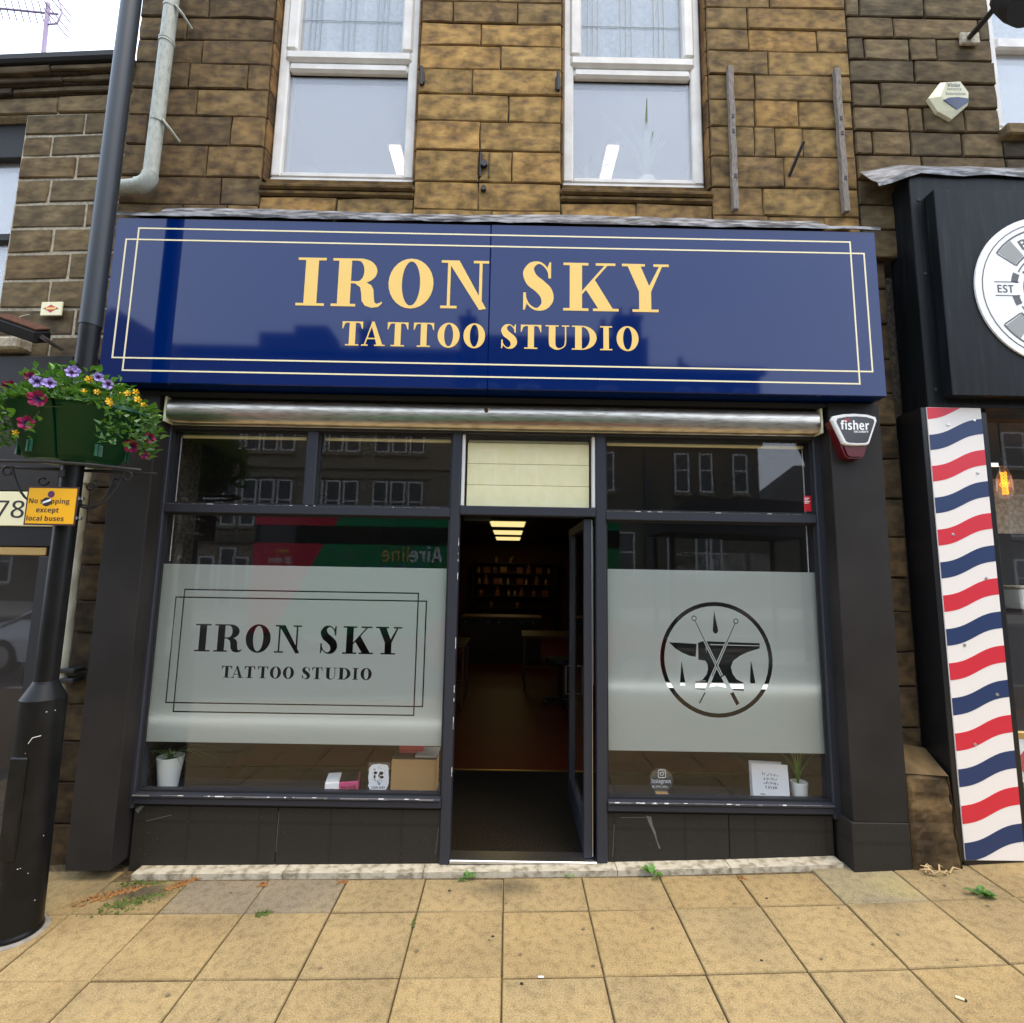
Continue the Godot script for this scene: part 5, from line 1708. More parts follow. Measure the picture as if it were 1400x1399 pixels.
func badge(cx: float, cy: float, z: float, parent: Node):
	var base := MB.new()
	base.prism(arc(cx, cy, 0.478, 0.478, 0, 355, 71), z - 0.012, z)
	var d := put("badge", base, M["print_white"], parent)
	var g := MB.new()
	for r in [[0.432, 0.438], [0.395, 0.402]]:
		for p in ring(cx, cy, r[0], r[1]):
			if r[0] > 0.42:
				g.prism(p, z - 0.0005, z + 0.0012)
	# arcs that carry the words, above and below
	for s in [[35, 145], [215, 325]]:
		for p in [band(arc(cx, cy, 0.405, 0.405, s[0], s[1], 30), arc(cx, cy, 0.395, 0.395, s[0], s[1], 30)), band(arc(cx, cy, 0.268, 0.268, s[0], s[1], 30), arc(cx, cy, 0.258, 0.258, s[0], s[1], 30))]:
			g.prism(p, z - 0.0005, z + 0.0012)
		for e in s:
			g.prism(flat_line(Vector2(cx, cy) + Vector2.from_angle(deg_to_rad(e)) * 0.2685, Vector2(cx, cy) + Vector2.from_angle(deg_to_rad(e)) * 0.3945, 0.008), z - 0.0005, z + 0.0012)
	# inner broken ring
	for s in [[20, 152], [208, 340]]:
		g.prism(band(arc(cx, cy, 0.238, 0.238, s[0], s[1], 30), arc(cx, cy, 0.230, 0.230, s[0], s[1], 30)), z - 0.0005, z + 0.0012)
	for s in [[156, 170], [190, 204], [-24, -10], [10, 24]]:
		g.prism(band(arc(cx, cy, 0.262, 0.262, s[0], s[1], 8), arc(cx, cy, 0.222, 0.222, s[0], s[1], 8)), z - 0.0005, z + 0.0012)
	for p in ring(cx, cy, 0.180, 0.187):
		g.prism(p, z - 0.0005, z + 0.0012)
	for p in ring(cx, cy, 0.160, 0.163):
		g.prism(p, z - 0.0005, z + 0.0012)
	for k in 22:
		var y := -0.15 + k * 0.0145
		var hw := sqrt(0.158 * 0.158 - y * y)
		g.prism(rect(cx - hw, cy + y, cx + hw, cy + y + 0.003), z - 0.0005, z + 0.0010)
	for a in [148, 212, 32, -32]:
		var c := Vector2(cx, cy) + Vector2.from_angle(deg_to_rad(a)) * 0.205
		g.prism(arc(c.x, c.y, 0.008, 0.008, 0, 330, 11), z - 0.0005, z + 0.0012)
	for s in [-1.0, 1.0]:
		for y in [0.042, -0.046]:
			g.prism(rect(cx + s * 0.285 - 0.075, cy + y, cx + s * 0.285 + 0.075, cy + y + 0.005), z - 0.0005, z + 0.0012)
	put("ring_lines", g, M["badge_grey"], d)
	# grey ends of the word bands
	for s in [[127, 143.5], [216.5, 233], [36.5, 53], [307, 323.5]]:
		var e := MB.new()
		e.prism(band(arc(cx, cy, 0.392, 0.392, s[0], s[1], 8), arc(cx, cy, 0.271, 0.271, s[0], s[1], 8)), z - 0.0005, z + 0.0008)
		put("band_end", e, M["badge_mid"], d)
	put("lettering", words("EST", cx - 0.345, cy - 0.026, z - 0.0004, 0.098, 0.052, "Droid Sans", true), M["badge_grey"], d)
	# letters round the bands
	var txt := [["BARBER", 118, -11.0, 1.0], ["HAIR", 242, 11.0, -1.0]]
	for w in txt:
		for i in String(w[0]).length():
			var a: float = w[1] + w[2] * i
			var o := put("lettering", words(w[0][i], -0.026, -0.032, 0, 0.052, 0.064, "Droid Sans", true), M["badge_grey"], d)
			var c := Vector2(cx, cy) + Vector2.from_angle(deg_to_rad(a)) * 0.332
			o.position = v3(c.x, c.y, z - 0.0004)
			o.rotation.z = deg_to_rad(a - 90.0 * w[3])

# ---------------------------------------------------------------- post, plate and flower troughs
func leaf_mesh(l: float, w: float, fold: float) -> ArrayMesh:
	var b := MB.new()
	var pts := [v3(0, 0, 0), v3(w * 0.45, fold, l * 0.3), v3(w * 0.5, fold, l * 0.6), v3(0, -fold * 1.5, l), v3(-w * 0.5, fold, l * 0.6), v3(-w * 0.45, fold, l * 0.3)]
	var mid := v3(0, 0.0, l * 0.5)
	for i in 6:
		b.face(pts[i], pts[(i + 1) % 6], mid, Vector3.UP)
	return b.done()

func petunia_mesh(full: float) -> ArrayMesh:
	var r := full
	var b := MB.new()
	var n := 30
	for i in n:
		var a := TAU * i / n
		var c := TAU * (i + 1) / n
		r = full * 0.8
		var ra := r * (0.80 + 0.17 * absf(cos(a * 2.5)) + 0.06 * sin(a * 11.0))
		var rc := r * (0.80 + 0.17 * absf(cos(c * 2.5)) + 0.06 * sin(c * 11.0))
		var pa := v3(cos(a) * ra, sin(a) * ra, 0.008 * sin(a * 5.0 + 1.0) + 0.004 * sin(a * 9.0) + 0.004)
		var pc := v3(cos(c) * rc, sin(c) * rc, 0.008 * sin(c * 5.0 + 1.0) + 0.004 * sin(c * 9.0) + 0.004)
		var ia := v3(cos(a) * r * 0.32, sin(a) * r * 0.32, -r * 0.22)
		var ic := v3(cos(c) * r * 0.32, sin(c) * r * 0.32, -r * 0.22)
		b.quad(pa, pc, ic, ia, Vector3.BACK)
		b.face(ia, ic, v3(0, 0, -r * 0.8), Vector3.BACK)
	return b.done()

func eye_mesh(r: float) -> ArrayMesh:
	var b := MB.new()
	for i in 10:
		var a := TAU * i / 10
		var c := TAU * (i + 1) / 10
		var k := r * (0.42 + 0.12 * (i % 2))
		b.face(v3(cos(a) * k, sin(a) * k, -r * 0.12), v3(cos(c) * k, sin(c) * k, -r * 0.12), v3(0, 0, -r * 0.5), Vector3.BACK)
	return b.done()

func daisy_mesh(r: float) -> ArrayMesh:
	var b := MB.new()
	for k in 5:
		var a := TAU * k / 5
		var d := v3(cos(a), sin(a), 0)
		var s := v3(-sin(a), cos(a), 0)
		b.quad(d * r * 0.15, d * r * 0.65 + s * r * 0.36 + v3(0, 0, 0.003), d * r, d * r * 0.65 - s * r * 0.36 + v3(0, 0, 0.003), Vector3.BACK)
	b.ball(v3(0, 0, 0.002), v3(0.24, 0.24, 0.18) * r, 4, 8)
	return b.done()

func facing(o: Node3D, dir: Vector3, roll := 0.0):
	o.basis = Basis.looking_at(-dir.normalized(), Vector3.UP if absf(dir.normalized().y) < 0.95 else Vector3.RIGHT) * Basis(Vector3.BACK, roll)

func street_post():
	var px := -2.252
	var pz := 0.47
	var gy := ground(px, pz)
	var t := thing("street_post", "tall black street lamp post with a thick base in front of the left pilaster", "lamp post", v3(px, gy, pz))
	var b := MB.new()
	b.lathe(v3(0.0, 0, 0), [Vector2(0.104, -0.02), Vector2(0.104, 0.02), Vector2(0.099, 0.03), Vector2(0.094, 0.5), Vector2(0.090, 1.045)], 28)
	put("base", b, M["post_paint"], t)
	var sh := MB.new()
	sh.lathe(v3(0, 0, 0), [Vector2(0.090, 1.046), Vector2(0.053, 1.115), Vector2(0.048, 1.128)], 28)
	put("shoulder", sh, M["post_paint"], t)
	var sf := MB.new()
	sf.lathe(v3(0, 0, 0), [Vector2(0.048, 1.129), Vector2(0.047, 2.95)], 28)
	put("shaft", sf, M["post_paint"], t)
	var up := MB.new()
	up.lathe(v3(0, 0, 0), [Vector2(0.050, 2.951), Vector2(0.048, 5.2), Vector2(0.044, 8.0)], 28)
	put("upper_shaft", up, M["post_upper_paint"], t)
	var chip := MB.new()
	for k in 12:
		var y := rng.randf_range(0.05, 1.0)
		var r := lerpf(0.0985, 0.0905, y)
		var a := rng.randf_range(0.1, 1.9)
		var s := rng.randf_range(0.0008, 0.0022)
		chip.box(v3(cos(a) * r - s, y, sin(a) * r - s), v3(cos(a) * r + s, y + s * rng.randf_range(1.0, 3.0), sin(a) * r + s))
	chip.tube([v3(0.030, 0.86, 0.0865), v3(0.042, 0.885, 0.082), v3(0.066, 0.89, 0.0645)], 0.0014, 5)
	put("paint_chips", chip, M["print_white"], t).set_meta("kind", "stuff")
	put("access_door", boxed(v3(-0.040, 0.35, 0.075), v3(0.040, 0.80, 0.0965), 0.006), M["post_paint"], t)
	var bed := MB.new()
	bed.lathe(v3(0, 0, 0), [Vector2(0.135, -0.03), Vector2(0.128, 0.004), Vector2(0.10, 0.008)], 14)
	put("mortar_collar", bed, M["kerb_stone"], t)
	# yellow plate
	var s := thing("parking_sign", "yellow no stopping plate with black border on the black lamp post", "sign", v3(-2.258, 1.891, 0.556))
	put("border", boxed(v3(-0.126, -0.096, -0.004), v3(0.126, 0.096, 0.0), 0.002), M["print_brown"], s)
	var pl := put("plate", boxed(v3(-0.118, -0.088, -0.002), v3(0.118, 0.088, 0.0012), 0.002), M["plate_yellow"], s)
	for w in [["No stopping", -0.110, 0.004, 0.198, 0.033], ["except", -0.070, -0.041, 0.110, 0.031], ["local buses", -0.112, -0.075, 0.182, 0.026]]:
		put("lettering", words(w[0], w[1], w[2], 0.0010, w[3], w[4], "Droid Sans", true, 0.0008), M["print_brown"], pl)
	for c in [[-0.024, 0.020, 0.022, "print_black"], [-0.006, 0.058, 0.0165, "purple"]]:
		var d := MB.new()
		d.prism(arc(c[0], c[1], c[2], c[2], 0, 345, 23), 0.0015, 0.0026)
		put("sticker", d, M[c[3]], pl)
	var wb := MB.new()
	wb.prism(pv([-0.043, 0.010, -0.040, 0.020, -0.004, 0.036, -0.003, 0.024]), 0.0024, 0.0032)
	put("sticker_band", wb, M["print_white"], pl)
	for y in [-0.05, 0.05]:
		var k := MB.new()
		k.lathe(v3(0.015, y, -0.086), [Vector2(0.0478, -0.007), Vector2(0.0502, -0.007), Vector2(0.0502, 0.007), Vector2(0.0478, 0.007)], 24)
		k.box(v3(0.063, y - 0.008, -0.10), v3(0.079, y + 0.008, -0.08), 0.003)
		k.box(v3(-0.02, y - 0.008, -0.040), v3(0.05, y + 0.008, -0.0045), 0.002)
		put("clamp", k, M["aluminium"], s)
	# two D-shaped troughs round the post, each with its own planting
	var at := v3(px - 0.003, 2.125, pz)
	troughs(at)

func troughs(at: Vector3):
	var t: Node3D
	for k in 2:
		t = thing("flower_trough", ["green plastic flower trough right of the lamp post, full of petunias and yellow flowers", "green plastic flower trough on the left of the lamp post, with magenta petunias trailing"][k], "flower trough", at, deg_to_rad([13.0, 193.0][k]))
		var b := MB.new()
		b.lathe(v3(0.006, 0, 0), [Vector2(0.0, 0.0), Vector2(0.60, 0.0), Vector2(0.66, 0.02), Vector2(0.97, 0.262), Vector2(1.02, 0.268), Vector2(1.02, 0.285), Vector2(0.95, 0.285), Vector2(0.92, 0.26)], 22, -PI / 2, PI / 2, 0.305, 0.21)
		b.quad(v3(0.006, 0, -0.13), v3(0.006, 0, 0.13), v3(0.006, 0.28, 0.213), v3(0.006, 0.28, -0.213), Vector3.LEFT)
		put("pot", b, M["trough_green"], t)
		var so := MB.new()
		so.lathe(v3(0.008, 0, 0), [Vector2(0.0, 0.272), Vector2(0.5, 0.268), Vector2(0.93, 0.255)], 16, -PI / 2, PI / 2, 0.305, 0.21)
		put("soil", so, M["soil"], t)
		for a in [-60, -10, 45]:
			var f := MB.new()
			var r := deg_to_rad(a)
			f.box(v3(-0.006, 0.02, -0.018), v3(0.004, 0.085, 0.018), 0.003)
			f.box(v3(0.004, 0.02, -0.004), v3(0.012, 0.08, 0.004), 0.002)
			var o := put("drain_clip", f, M["trough_green"], t, v3(0.006 + cos(r) * 0.221, 0.0, sin(r) * 0.153))
			o.rotation.y = -r
		# leaves
		var meshes := [leaf_mesh(0.036, 0.022, 0.005), leaf_mesh(0.047, 0.028, 0.007), leaf_mesh(0.028, 0.018, 0.004)]
		for i in 298:
			var a := rng.randf_range(-1.6, 1.6)
			var u := sqrt(rng.randf()) * 1.15
			var p := v3(0.01 + cos(a) * u * 0.30, 0, sin(a) * u * 0.215)
			p.y = 0.285 + (0.185 if k == 0 else 0.21) * (1.0 - pow(minf(u, 1.0), 3.0)) * rng.randf_range(0.25, 1.05) + 0.02 * rng.randf()
			var trail := rng.randf()
			if u > (0.95 if k == 0 else 0.85) and trail < (0.62 if k == 0 else 0.8) and (cos(a) > 0.55 or k == 1):
				p.y -= rng.randf_range(0.0, 0.26)
				p += v3(cos(a) * 0.015, 0, sin(a) * 0.03)
			elif u > 0.9 and k == 0 and absf(a) > 0.6:
				p.y = maxf(p.y, 0.295)
			var dir := v3(cos(a) * u * 0.9, 0.45, sin(a) * u * 0.9) + v3(rng.randf_range(-0.7, 0.7), rng.randf_range(-0.3, 0.7), rng.randf_range(-0.7, 0.7))
			var o := put("leaf", meshes[i % 3], M["leaf_%d" % [0, 1, 1, 2, 3, 1, 0, 3][rng.randi() % 8]], t, p)
			o.basis = Basis.looking_at(-dir.normalized(), v3(rng.randf_range(-0.4, 0.4), 1, rng.randf_range(-0.4, 0.4))) * Basis().scaled(Vector3.ONE * rng.randf_range(0.75, 1.2))
		# fine stems and small leaves that fill the gaps
		var fill := MB.new()
		for i in 2600:
			var a := rng.randf_range(-1.6, 1.6)
			var u := sqrt(rng.randf()) * 1.05
			var p := v3(0.01 + cos(a) * u * 0.30, 0.27 + 0.17 * (1.0 - pow(minf(u, 1.0), 2.5)) * rng.randf_range(0.0, 1.0), sin(a) * u * 0.24)
			if u > 0.96 and cos(a) > 0.6:
				p.y -= rng.randf_range(0.0, 0.2)
				p += v3(cos(a), 0, sin(a)) * 0.02
			var d := v3(rng.randf_range(-1, 1), rng.randf_range(-0.2, 1), rng.randf_range(-1, 1)).normalized() * 0.036
			var s := d.cross(v3(rng.randf(), rng.randf(), rng.randf())).normalized() * 0.010
			fill.face(p - s, p + s, p + d, Vector3.UP)
		var fo := put("fine_foliage", fill, M["leaf_2"], t)
		fo.set_meta("kind", "stuff")
	var flowers: Array = []
	# [centre, kind, size]
	for q in [[-2.157, 2.551, 0.64, 0.036], [-2.150, 2.535, 0.66, 0.032], [-2.262, 2.468, 0.71, 0.036], [-2.200, 2.462, 0.71, 0.034], [-2.050, 2.530, 0.62, 0.030], [-1.998, 2.494, 0.62, 0.032]]:
		flowers.append([v3(q[0], q[1], q[2]), "lilac", q[3]])
	for q in [[-2.215, 2.372, 0.745, 0.050], [-2.262, 2.257, 0.735, 0.044], [-2.345, 2.510, 0.66, 0.032], [-1.915, 2.278, 0.42, 0.036], [-1.980, 2.225, 0.45, 0.046], [-1.93, 2.185, 0.42, 0.026], [-2.50, 2.48, 0.60, 0.04]]:
		flowers.append([v3(q[0], q[1], q[2]), "magenta", q[3]])
	for q in [[-2.103, 2.52, 0.61, 0.024], [-2.187, 2.454, 0.64, 0.021], [-2.168, 2.455, 0.64, 0.020], [-2.103, 2.449, 0.63, 0.020], [-2.055, 2.457, 0.61, 0.020], [-1.992, 2.413, 0.61, 0.022], [-1.985, 2.400, 0.61, 0.018], [-1.95, 2.50, 0.50, 0.022], [-1.935, 2.46, 0.50, 0.022], [-1.975, 2.485, 0.52, 0.020], [-1.99, 2.47, 0.54, 0.018], [-2.241, 2.438, 0.66, 0.018], [-1.91, 2.435, 0.49, 0.018], [-2.38, 2.23, 0.66, 0.018]]:
		flowers.append([v3(q[0], q[1], q[2]), "yellow", q[3]])
	var right: Node3D = get_node("flower_trough")
	var left: Node3D = get_node("flower_trough_001")
	for f in flowers:
		var host: Node3D = left if f[0].x < -2.26 else right
		var local: Vector3 = host.transform.affine_inverse() * f[0]
		var dir := v3(0.75 + rng.randf_range(-0.35, 0.35), -0.15 + rng.randf_range(-0.25, 0.3), 0.8 + rng.randf_range(-0.3, 0.3))
		dir = host.basis.inverse() * dir
		var o: MeshInstance3D
		if f[1] == "yellow":
			o = put("yellow_flower", daisy_mesh(f[2] * 0.85), M["petal_yellow"], host, local)
		else:
			o = put("petunia", petunia_mesh(f[2]), M["petal_lilac" if f[1] == "lilac" else "petal_magenta"], host, local)
			put("flower_eye", eye_mesh(f[2] * 0.75), M["petal_dark"], o)
		facing(o, dir, rng.randf_range(0, TAU))
		var b := MB.new()
		var c := local - dir.normalized() * 0.02
		b.tube([c, c + v3(0, -0.03, 0) - dir.normalized() * 0.03, v3(clampf(local.x * 0.8, 0.03, 0.30), 0.24, local.z * 0.7)], 0.003, 5, false)
		put("flower_stem", b, M["stem_green"], host)
	# scrolled iron bracket under the troughs
	var t2 := thing("trough_bracket", "black wrought iron bracket with scrolls under the flower troughs", "bracket", v3(at.x, 2.06, at.z))
	var hoop := MB.new()
	hoop.tube([v3(-0.36, 0.038, 0.13), v3(-0.2, 0.038, 0.16), v3(0, 0.038, 0.16), v3(0.18, 0.038, 0.10), v3(0.34, 0.038, -0.02)], 0.009, 6)
	hoop.tube([v3(-0.36, 0.038, 0.0), v3(0.36, 0.038, -0.11)], 0.009, 6)
	put("rail", hoop, M["iron"], t2)
	var collar := MB.new()
	collar.lathe(v3(0, 0, 0), [Vector2(0.048, -0.16), Vector2(0.056, -0.16), Vector2(0.056, -0.13), Vector2(0.048, -0.13)], 20)
	collar.box(v3(-0.016, -0.02, 0.046), v3(0.016, 0.018, 0.062), 0.003)
	put("collar", collar, M["iron"], t2)
	for k in 3:
		var a: float = [2.9, -0.1, -1.5][k]
		var d := v3(cos(a), 0, sin(a))
		var pts: Array = []
		for i in 10:
			var u := i / 9.0
			pts.append(d * (0.055 + 0.20 * u + 0.02 * sin(u * PI)) + Vector3.UP * (-0.145 + 0.175 * u * u - 0.03 * sin(u * PI)))
		for i in 9:
			var u := i / 8.0
			var r := 0.030 * (1.0 - 0.55 * u)
			var w := -0.5 + u * 5.6
			pts.append(d * (0.256 + r * sin(w) + 0.012) + Vector3.UP * (0.030 - 0.026 + r * cos(w)))
		var b := MB.new()
		b.tube(pts, 0.0055, 6)
		var p2: Array = []
		for i in 12:
			var u := i / 11.0
			var r := 0.026 * (1.0 - 0.5 * u)
			p2.append(d * (0.118 + r * cos(u * 5.5 + PI)) + Vector3.UP * (-0.035 + r * sin(u * 5.5 + PI)))
		put("scroll", b, M["iron"], t2)
		var b2 := MB.new()
		b2.tube(p2, 0.005, 6)
		put("inner_curl", b2, M["iron"], t2)

# ---------------------------------------------------------------- on the window boards
func blades(n: int, length: float, width: float, lean: float, droop: float, m: Material, parent: Node):
	for i in n:
		var a := TAU * i / n + rng.randf_range(-0.3, 0.3)
		var d := v3(cos(a), 0, sin(a) * 0.6)
		var l := length * rng.randf_range(0.6, 1.1)
		var ln := lean * rng.randf_range(0.3, 1.2)
		var b := MB.new()
		var prev := Vector3()
		var prev_s := Vector3()
		for k in 7:
			var u := k / 6.0
			var p := d * (ln * l * u * (0.5 + u)) + Vector3.UP * (l * (u - droop * u * u))
			var s := d.cross(Vector3.UP).normalized() * width * (1.0 - u * 0.9) * 0.5
			if k > 0:
				b.quad(prev - prev_s, prev + prev_s, p + s, p - s, Vector3.BACK + Vector3.UP)
			prev = p
			prev_s = s
		put("leaf", b, m, parent)

func potted(label: String, at: Vector3, r0: float, r1: float, h: float) -> Node3D:
	var t := thing("potted_plant", label, "potted plant", at)
	var b := MB.new()
	b.lathe(Vector3.ZERO, [Vector2(0, 0), Vector2(r0 * 0.96, 0), Vector2(r0, 0.006), Vector2(r1, h), Vector2(r1 - 0.006, h + 0.002), Vector2(r1 - 0.010, h - 0.03)], 24)
	put("pot", b, M["pot_white"], t)
	var s := MB.new()
	s.lathe(Vector3.ZERO, [Vector2(0, h - 0.022), Vector2(r1 - 0.008, h - 0.028)], 16)
	put("soil", s, M["soil"], t)
	return t

func window_goods():
	var pa := potted("white pot with long leaved plant behind the right upper window", v3(0.93, 4.2625, -0.26), 0.055, 0.065, 0.14)
	var la := Node3D.new()
	la.name = "foliage"
	la.position = v3(0, 0.13, 0)
	pa.add_child(la)
	blades(26, 0.62, 0.05, 0.38, 0.25, M["pale_leaf"], la)
	var pb2 := potted("small white pot with thin grassy leaves at the left of the right upper window", v3(0.50, 4.2625, -0.26), 0.045, 0.055, 0.10)
	var lb := Node3D.new()
	lb.name = "foliage"
	lb.position = v3(0, 0.09, 0)
	pb2.add_child(lb)
	blades(20, 0.36, 0.016, 0.6, 0.5, M["pale_leaf"], lb)
	var y := 0.2795
	var a := potted("tall white tapered pot with drooping spider plant in the left shop window", v3(-2.035, y, -0.205), 0.052, 0.074, 0.185)
	var lv := Node3D.new()
	lv.name = "foliage"
	lv.position = v3(0, 0.16, 0)
	a.add_child(lv)
	blades(16, 0.26, 0.012, 0.75, 0.95, M["leaf_3"], lv)
	var c := potted("small white round pot with green grassy plant in the right shop window", v3(1.775, y, -0.19), 0.044, 0.050, 0.10)
	var lv2 := Node3D.new()
	lv2.name = "foliage"
	lv2.position = v3(-0.005, 0.09, 0)
	c.add_child(lv2)
	blades(16, 0.34, 0.013, 0.5, 0.2, M["leaf_1"], lv2)
	# pink and white carton
	var k := thing("pink_carton", "small pink and white carton lying in the left shop window", "carton", v3(-0.975, y, -0.17), deg_to_rad(12))
	put("box", boxed(v3(-0.09, 0, -0.11), v3(0.095, 0.080, 0.045), 0.003), M["pink"], k)
	put("end_panel", boxed(v3(-0.0935, 0.001, -0.112), v3(-0.015, 0.0815, 0.0475), 0.002), M["print_white"], k)
	put("top_print", boxed(v3(-0.014, 0.0801, -0.105), v3(0.09, 0.0812, 0.040)), M["print_black"], k)
	put("lettering", words("Ever Gentle", -0.004, 0.036, 0.0450, 0.088, 0.026, "Droid Serif", true, 0.001), M["print_brown"], k)
	var pb := MB.new()
	for q in ring(-0.052, 0.036, 0.010, 0.014):
		pb.prism(q, 0.047, 0.0484)
	pb.prism(pv([-0.082, 0.022, -0.070, 0.05, -0.064, 0.02]), 0.047, 0.0484)
	put("print", pb, M["pink"], k)
	# card with a skull drawing on a little stand
	var s := thing("skull_card", "small white ragged-edged card with a skull drawing on a wooden foot", "card", v3(-0.757, y, -0.16), deg_to_rad(4))
	var cb := MB.new()
	var edge := PackedVector2Array()
	for i in 40:
		var an := TAU * i / 40
		var rx := 0.060 * pow(absf(cos(an)), 0.45) * signf(cos(an))
		var ry := 0.075 * pow(absf(sin(an)), 0.45) * signf(sin(an))
		edge.append(Vector2(rx * rng.randf_range(0.90, 1.05), 0.098 + ry * rng.randf_range(0.96, 1.02)))
	cb.prism(edge, 0.0, 0.002)
	put("card", cb, M["print_white"], s)
	put("clear_sheet", boxed(v3(-0.062, 0.018, -0.0035), v3(0.062, 0.182, -0.0006)), M["acrylic"], s)
	put("foot", boxed(v3(-0.038, 0.0, -0.016), v3(0.038, 0.020, 0.016), 0.002), M["card_board"], s)
	var sk := MB.new()
	for e in [[-0.020, 0.125, 0.010, 0.009], [0.014, 0.122, 0.013, 0.010], [0.002, 0.108, 0.005, 0.007], [0.018, 0.100, 0.012, 0.008], [-0.024, 0.104, 0.006, 0.010]]:
		sk.prism(arc(e[0], e[1], e[2], e[3], 0, 330, 11), 0.0018, 0.003)
	for i in 22:
		var an := rng.randf_range(0, TAU)
		var p := Vector2(cos(an) * 0.036, 0.118 + sin(an) * 0.038)
		sk.prism(flat_line(p, p + Vector2(rng.randf_range(-0.010, 0.010), rng.randf_range(-0.014, 0.014)), 0.0016), 0.0018, 0.0028)
	put("drawing", sk, M["print_black"], s)
	put("lettering", words("Little Inkx", -0.040, 0.036, 0.0018, 0.080, 0.014, "Droid Serif", true), M["navy"], s)
	var lg := MB.new()
	lg.prism(arc(0.004, 0.064, 0.008, 0.008, 0, 340, 17), 0.0018, 0.0028)
	put("logo", lg, M["blue_text"], s)
	put("logo_mark", words("f", 0.0015, 0.0585, 0.0027, 0.005, 0.011, "Droid Sans", true, 0.0006), M["print_white"], lg_parent(s))
	# cardboard box with a tray and a red book on it
	var x := thing("cardboard_box", "plain brown cardboard box in the left shop window by the door post", "box", v3(-0.548, y, -0.235))
	put("box", boxed(v3(-0.135, 0, -0.085), v3(0.128, 0.205, 0.085), 0.003), M["card_board"], x)
	put("base_stain", boxed(v3(0.06, 0.002, 0.0851), v3(0.12, 0.008, 0.0856)), M["brown_wood"], x)
	var tr := thing("dark_tray", "thin dark tray with a pale rim on the cardboard box", "tray", v3(-0.545, y + 0.2052, -0.235))
	put("base", boxed(v3(-0.13, 0, -0.085), v3(0.132, 0.010, 0.083), 0.003), M["print_black"], tr)
	put("rim", boxed(v3(0.0, 0.0101, -0.08), v3(0.132, 0.022, 0.080), 0.003), M["badge_mid"], tr)
	var bk := thing("red_booklet", "small red booklets standing on the tray on the cardboard box", "booklet", v3(-0.58, y + 0.2155, -0.26))
	for i in 3:
		put("cover", boxed(v3(-0.075, 0.0005 + i * 0.019, -0.02), v3(0.070 + i * 0.004, 0.018 + i * 0.019, 0.035), 0.002), M["coral"], bk)
	# round clear sign
	var ig := thing("social_media_sign", "round clear acrylic sign with white camera logo and script on a wooden foot", "sign", v3(0.935, y, -0.165))
	var dk := MB.new()
	dk.prism(arc(0, 0.105, 0.070, 0.070, 0, 350, 35), -0.003, 0.0)
	put("disc", dk, M["acrylic"], ig)
	put("foot", boxed(v3(-0.038, 0, -0.016), v3(0.038, 0.038, 0.016), 0.003), M["card_board"], ig)
	var lo := MB.new()
	var rr := PackedVector2Array()
	var ri := PackedVector2Array()
	for q in [[0.014, 0.014, 0.0], [-0.014, 0.014, 90.0], [-0.014, -0.014, 180.0], [0.014, -0.014, 270.0]]:
		rr.append_array(arc(0.004 + q[0], 0.142 + q[1], 0.010, 0.010, q[2], q[2] + 90, 5))
		ri.append_array(arc(0.004 + q[0], 0.142 + q[1], 0.006, 0.006, q[2], q[2] + 90, 5))
	for i in 24:
		var n := (i + 1) % 24
		lo.prism(PackedVector2Array([rr[i], rr[n], ri[n], ri[i]]), 0.0002, 0.0012)
	for q in ring(0.004, 0.142, 0.008, 0.012):
		lo.prism(q, 0.0002, 0.0012)
	lo.prism(arc(0.017, 0.155, 0.0022, 0.0022, 0, 300, 5), 0.0002, 0.0012)
	put("logo", lo, M["print_white"], ig)
	put("lettering", words("Instagram", -0.060, 0.082, 0.0002, 0.118, 0.030, "Droid Serif", false), M["print_white"], ig)
	put("lettering", words("@_little_inkx_", -0.055, 0.062, 0.0002, 0.100, 0.014, "Droid Serif", false), M["print_white"], ig)
	# white folded card with scribbled lettering
	var wc := thing("white_card", "square white folded card with black scrawled lettering in the right shop window", "card", v3(1.590, y, -0.155), deg_to_rad(-7))
	wc.rotation.x = deg_to_rad(-6)
	put("front", boxed(v3(-0.105, 0, -0.002), v3(0.105, 0.205, 0.0), 0.0008), M["print_white"], wc)
	var fb := put("back", boxed(v3(-0.105, 0, -0.052), v3(0.085, 0.209, -0.050), 0.0008), M["print_white"], wc)
	fb.rotation.x = deg_to_rad(3)
	var sb := MB.new()
	for r in 4:
		for i in 9:
			var p := Vector2(-0.040 + i * 0.0095 + rng.randf_range(-0.002, 0.002) + (0.012 if r == 3 else 0.0), 0.140 - r * 0.0235)
			if r == 3 and i > 6:
				continue
			var q := p
			for e in 3:
				var n := p + Vector2(rng.randf_range(-0.003, 0.009), rng.randf_range(-0.004, 0.016))
				sb.prism(flat_line(q, n, 0.0017), -0.0002 + e * 0.0001, 0.0006 + e * 0.0002 + i * 0.00002)
				q = n
	put("lettering", sb, M["print_black"], wc)
	put("small_print", boxed(v3(-0.062, 0.034, -0.0001), v3(-0.034, 0.038, 0.0006)), M["print_black"], wc)

func lg_parent(s: Node3D) -> Node3D:
	return s.get_node("logo")

# ---------------------------------------------------------------- the far side of the street
const FAR := 1.353

func fx(x: float) -> float:
	return x * FAR

func fy(y: float) -> float:
	return 1.6 + (y - 1.6) * FAR

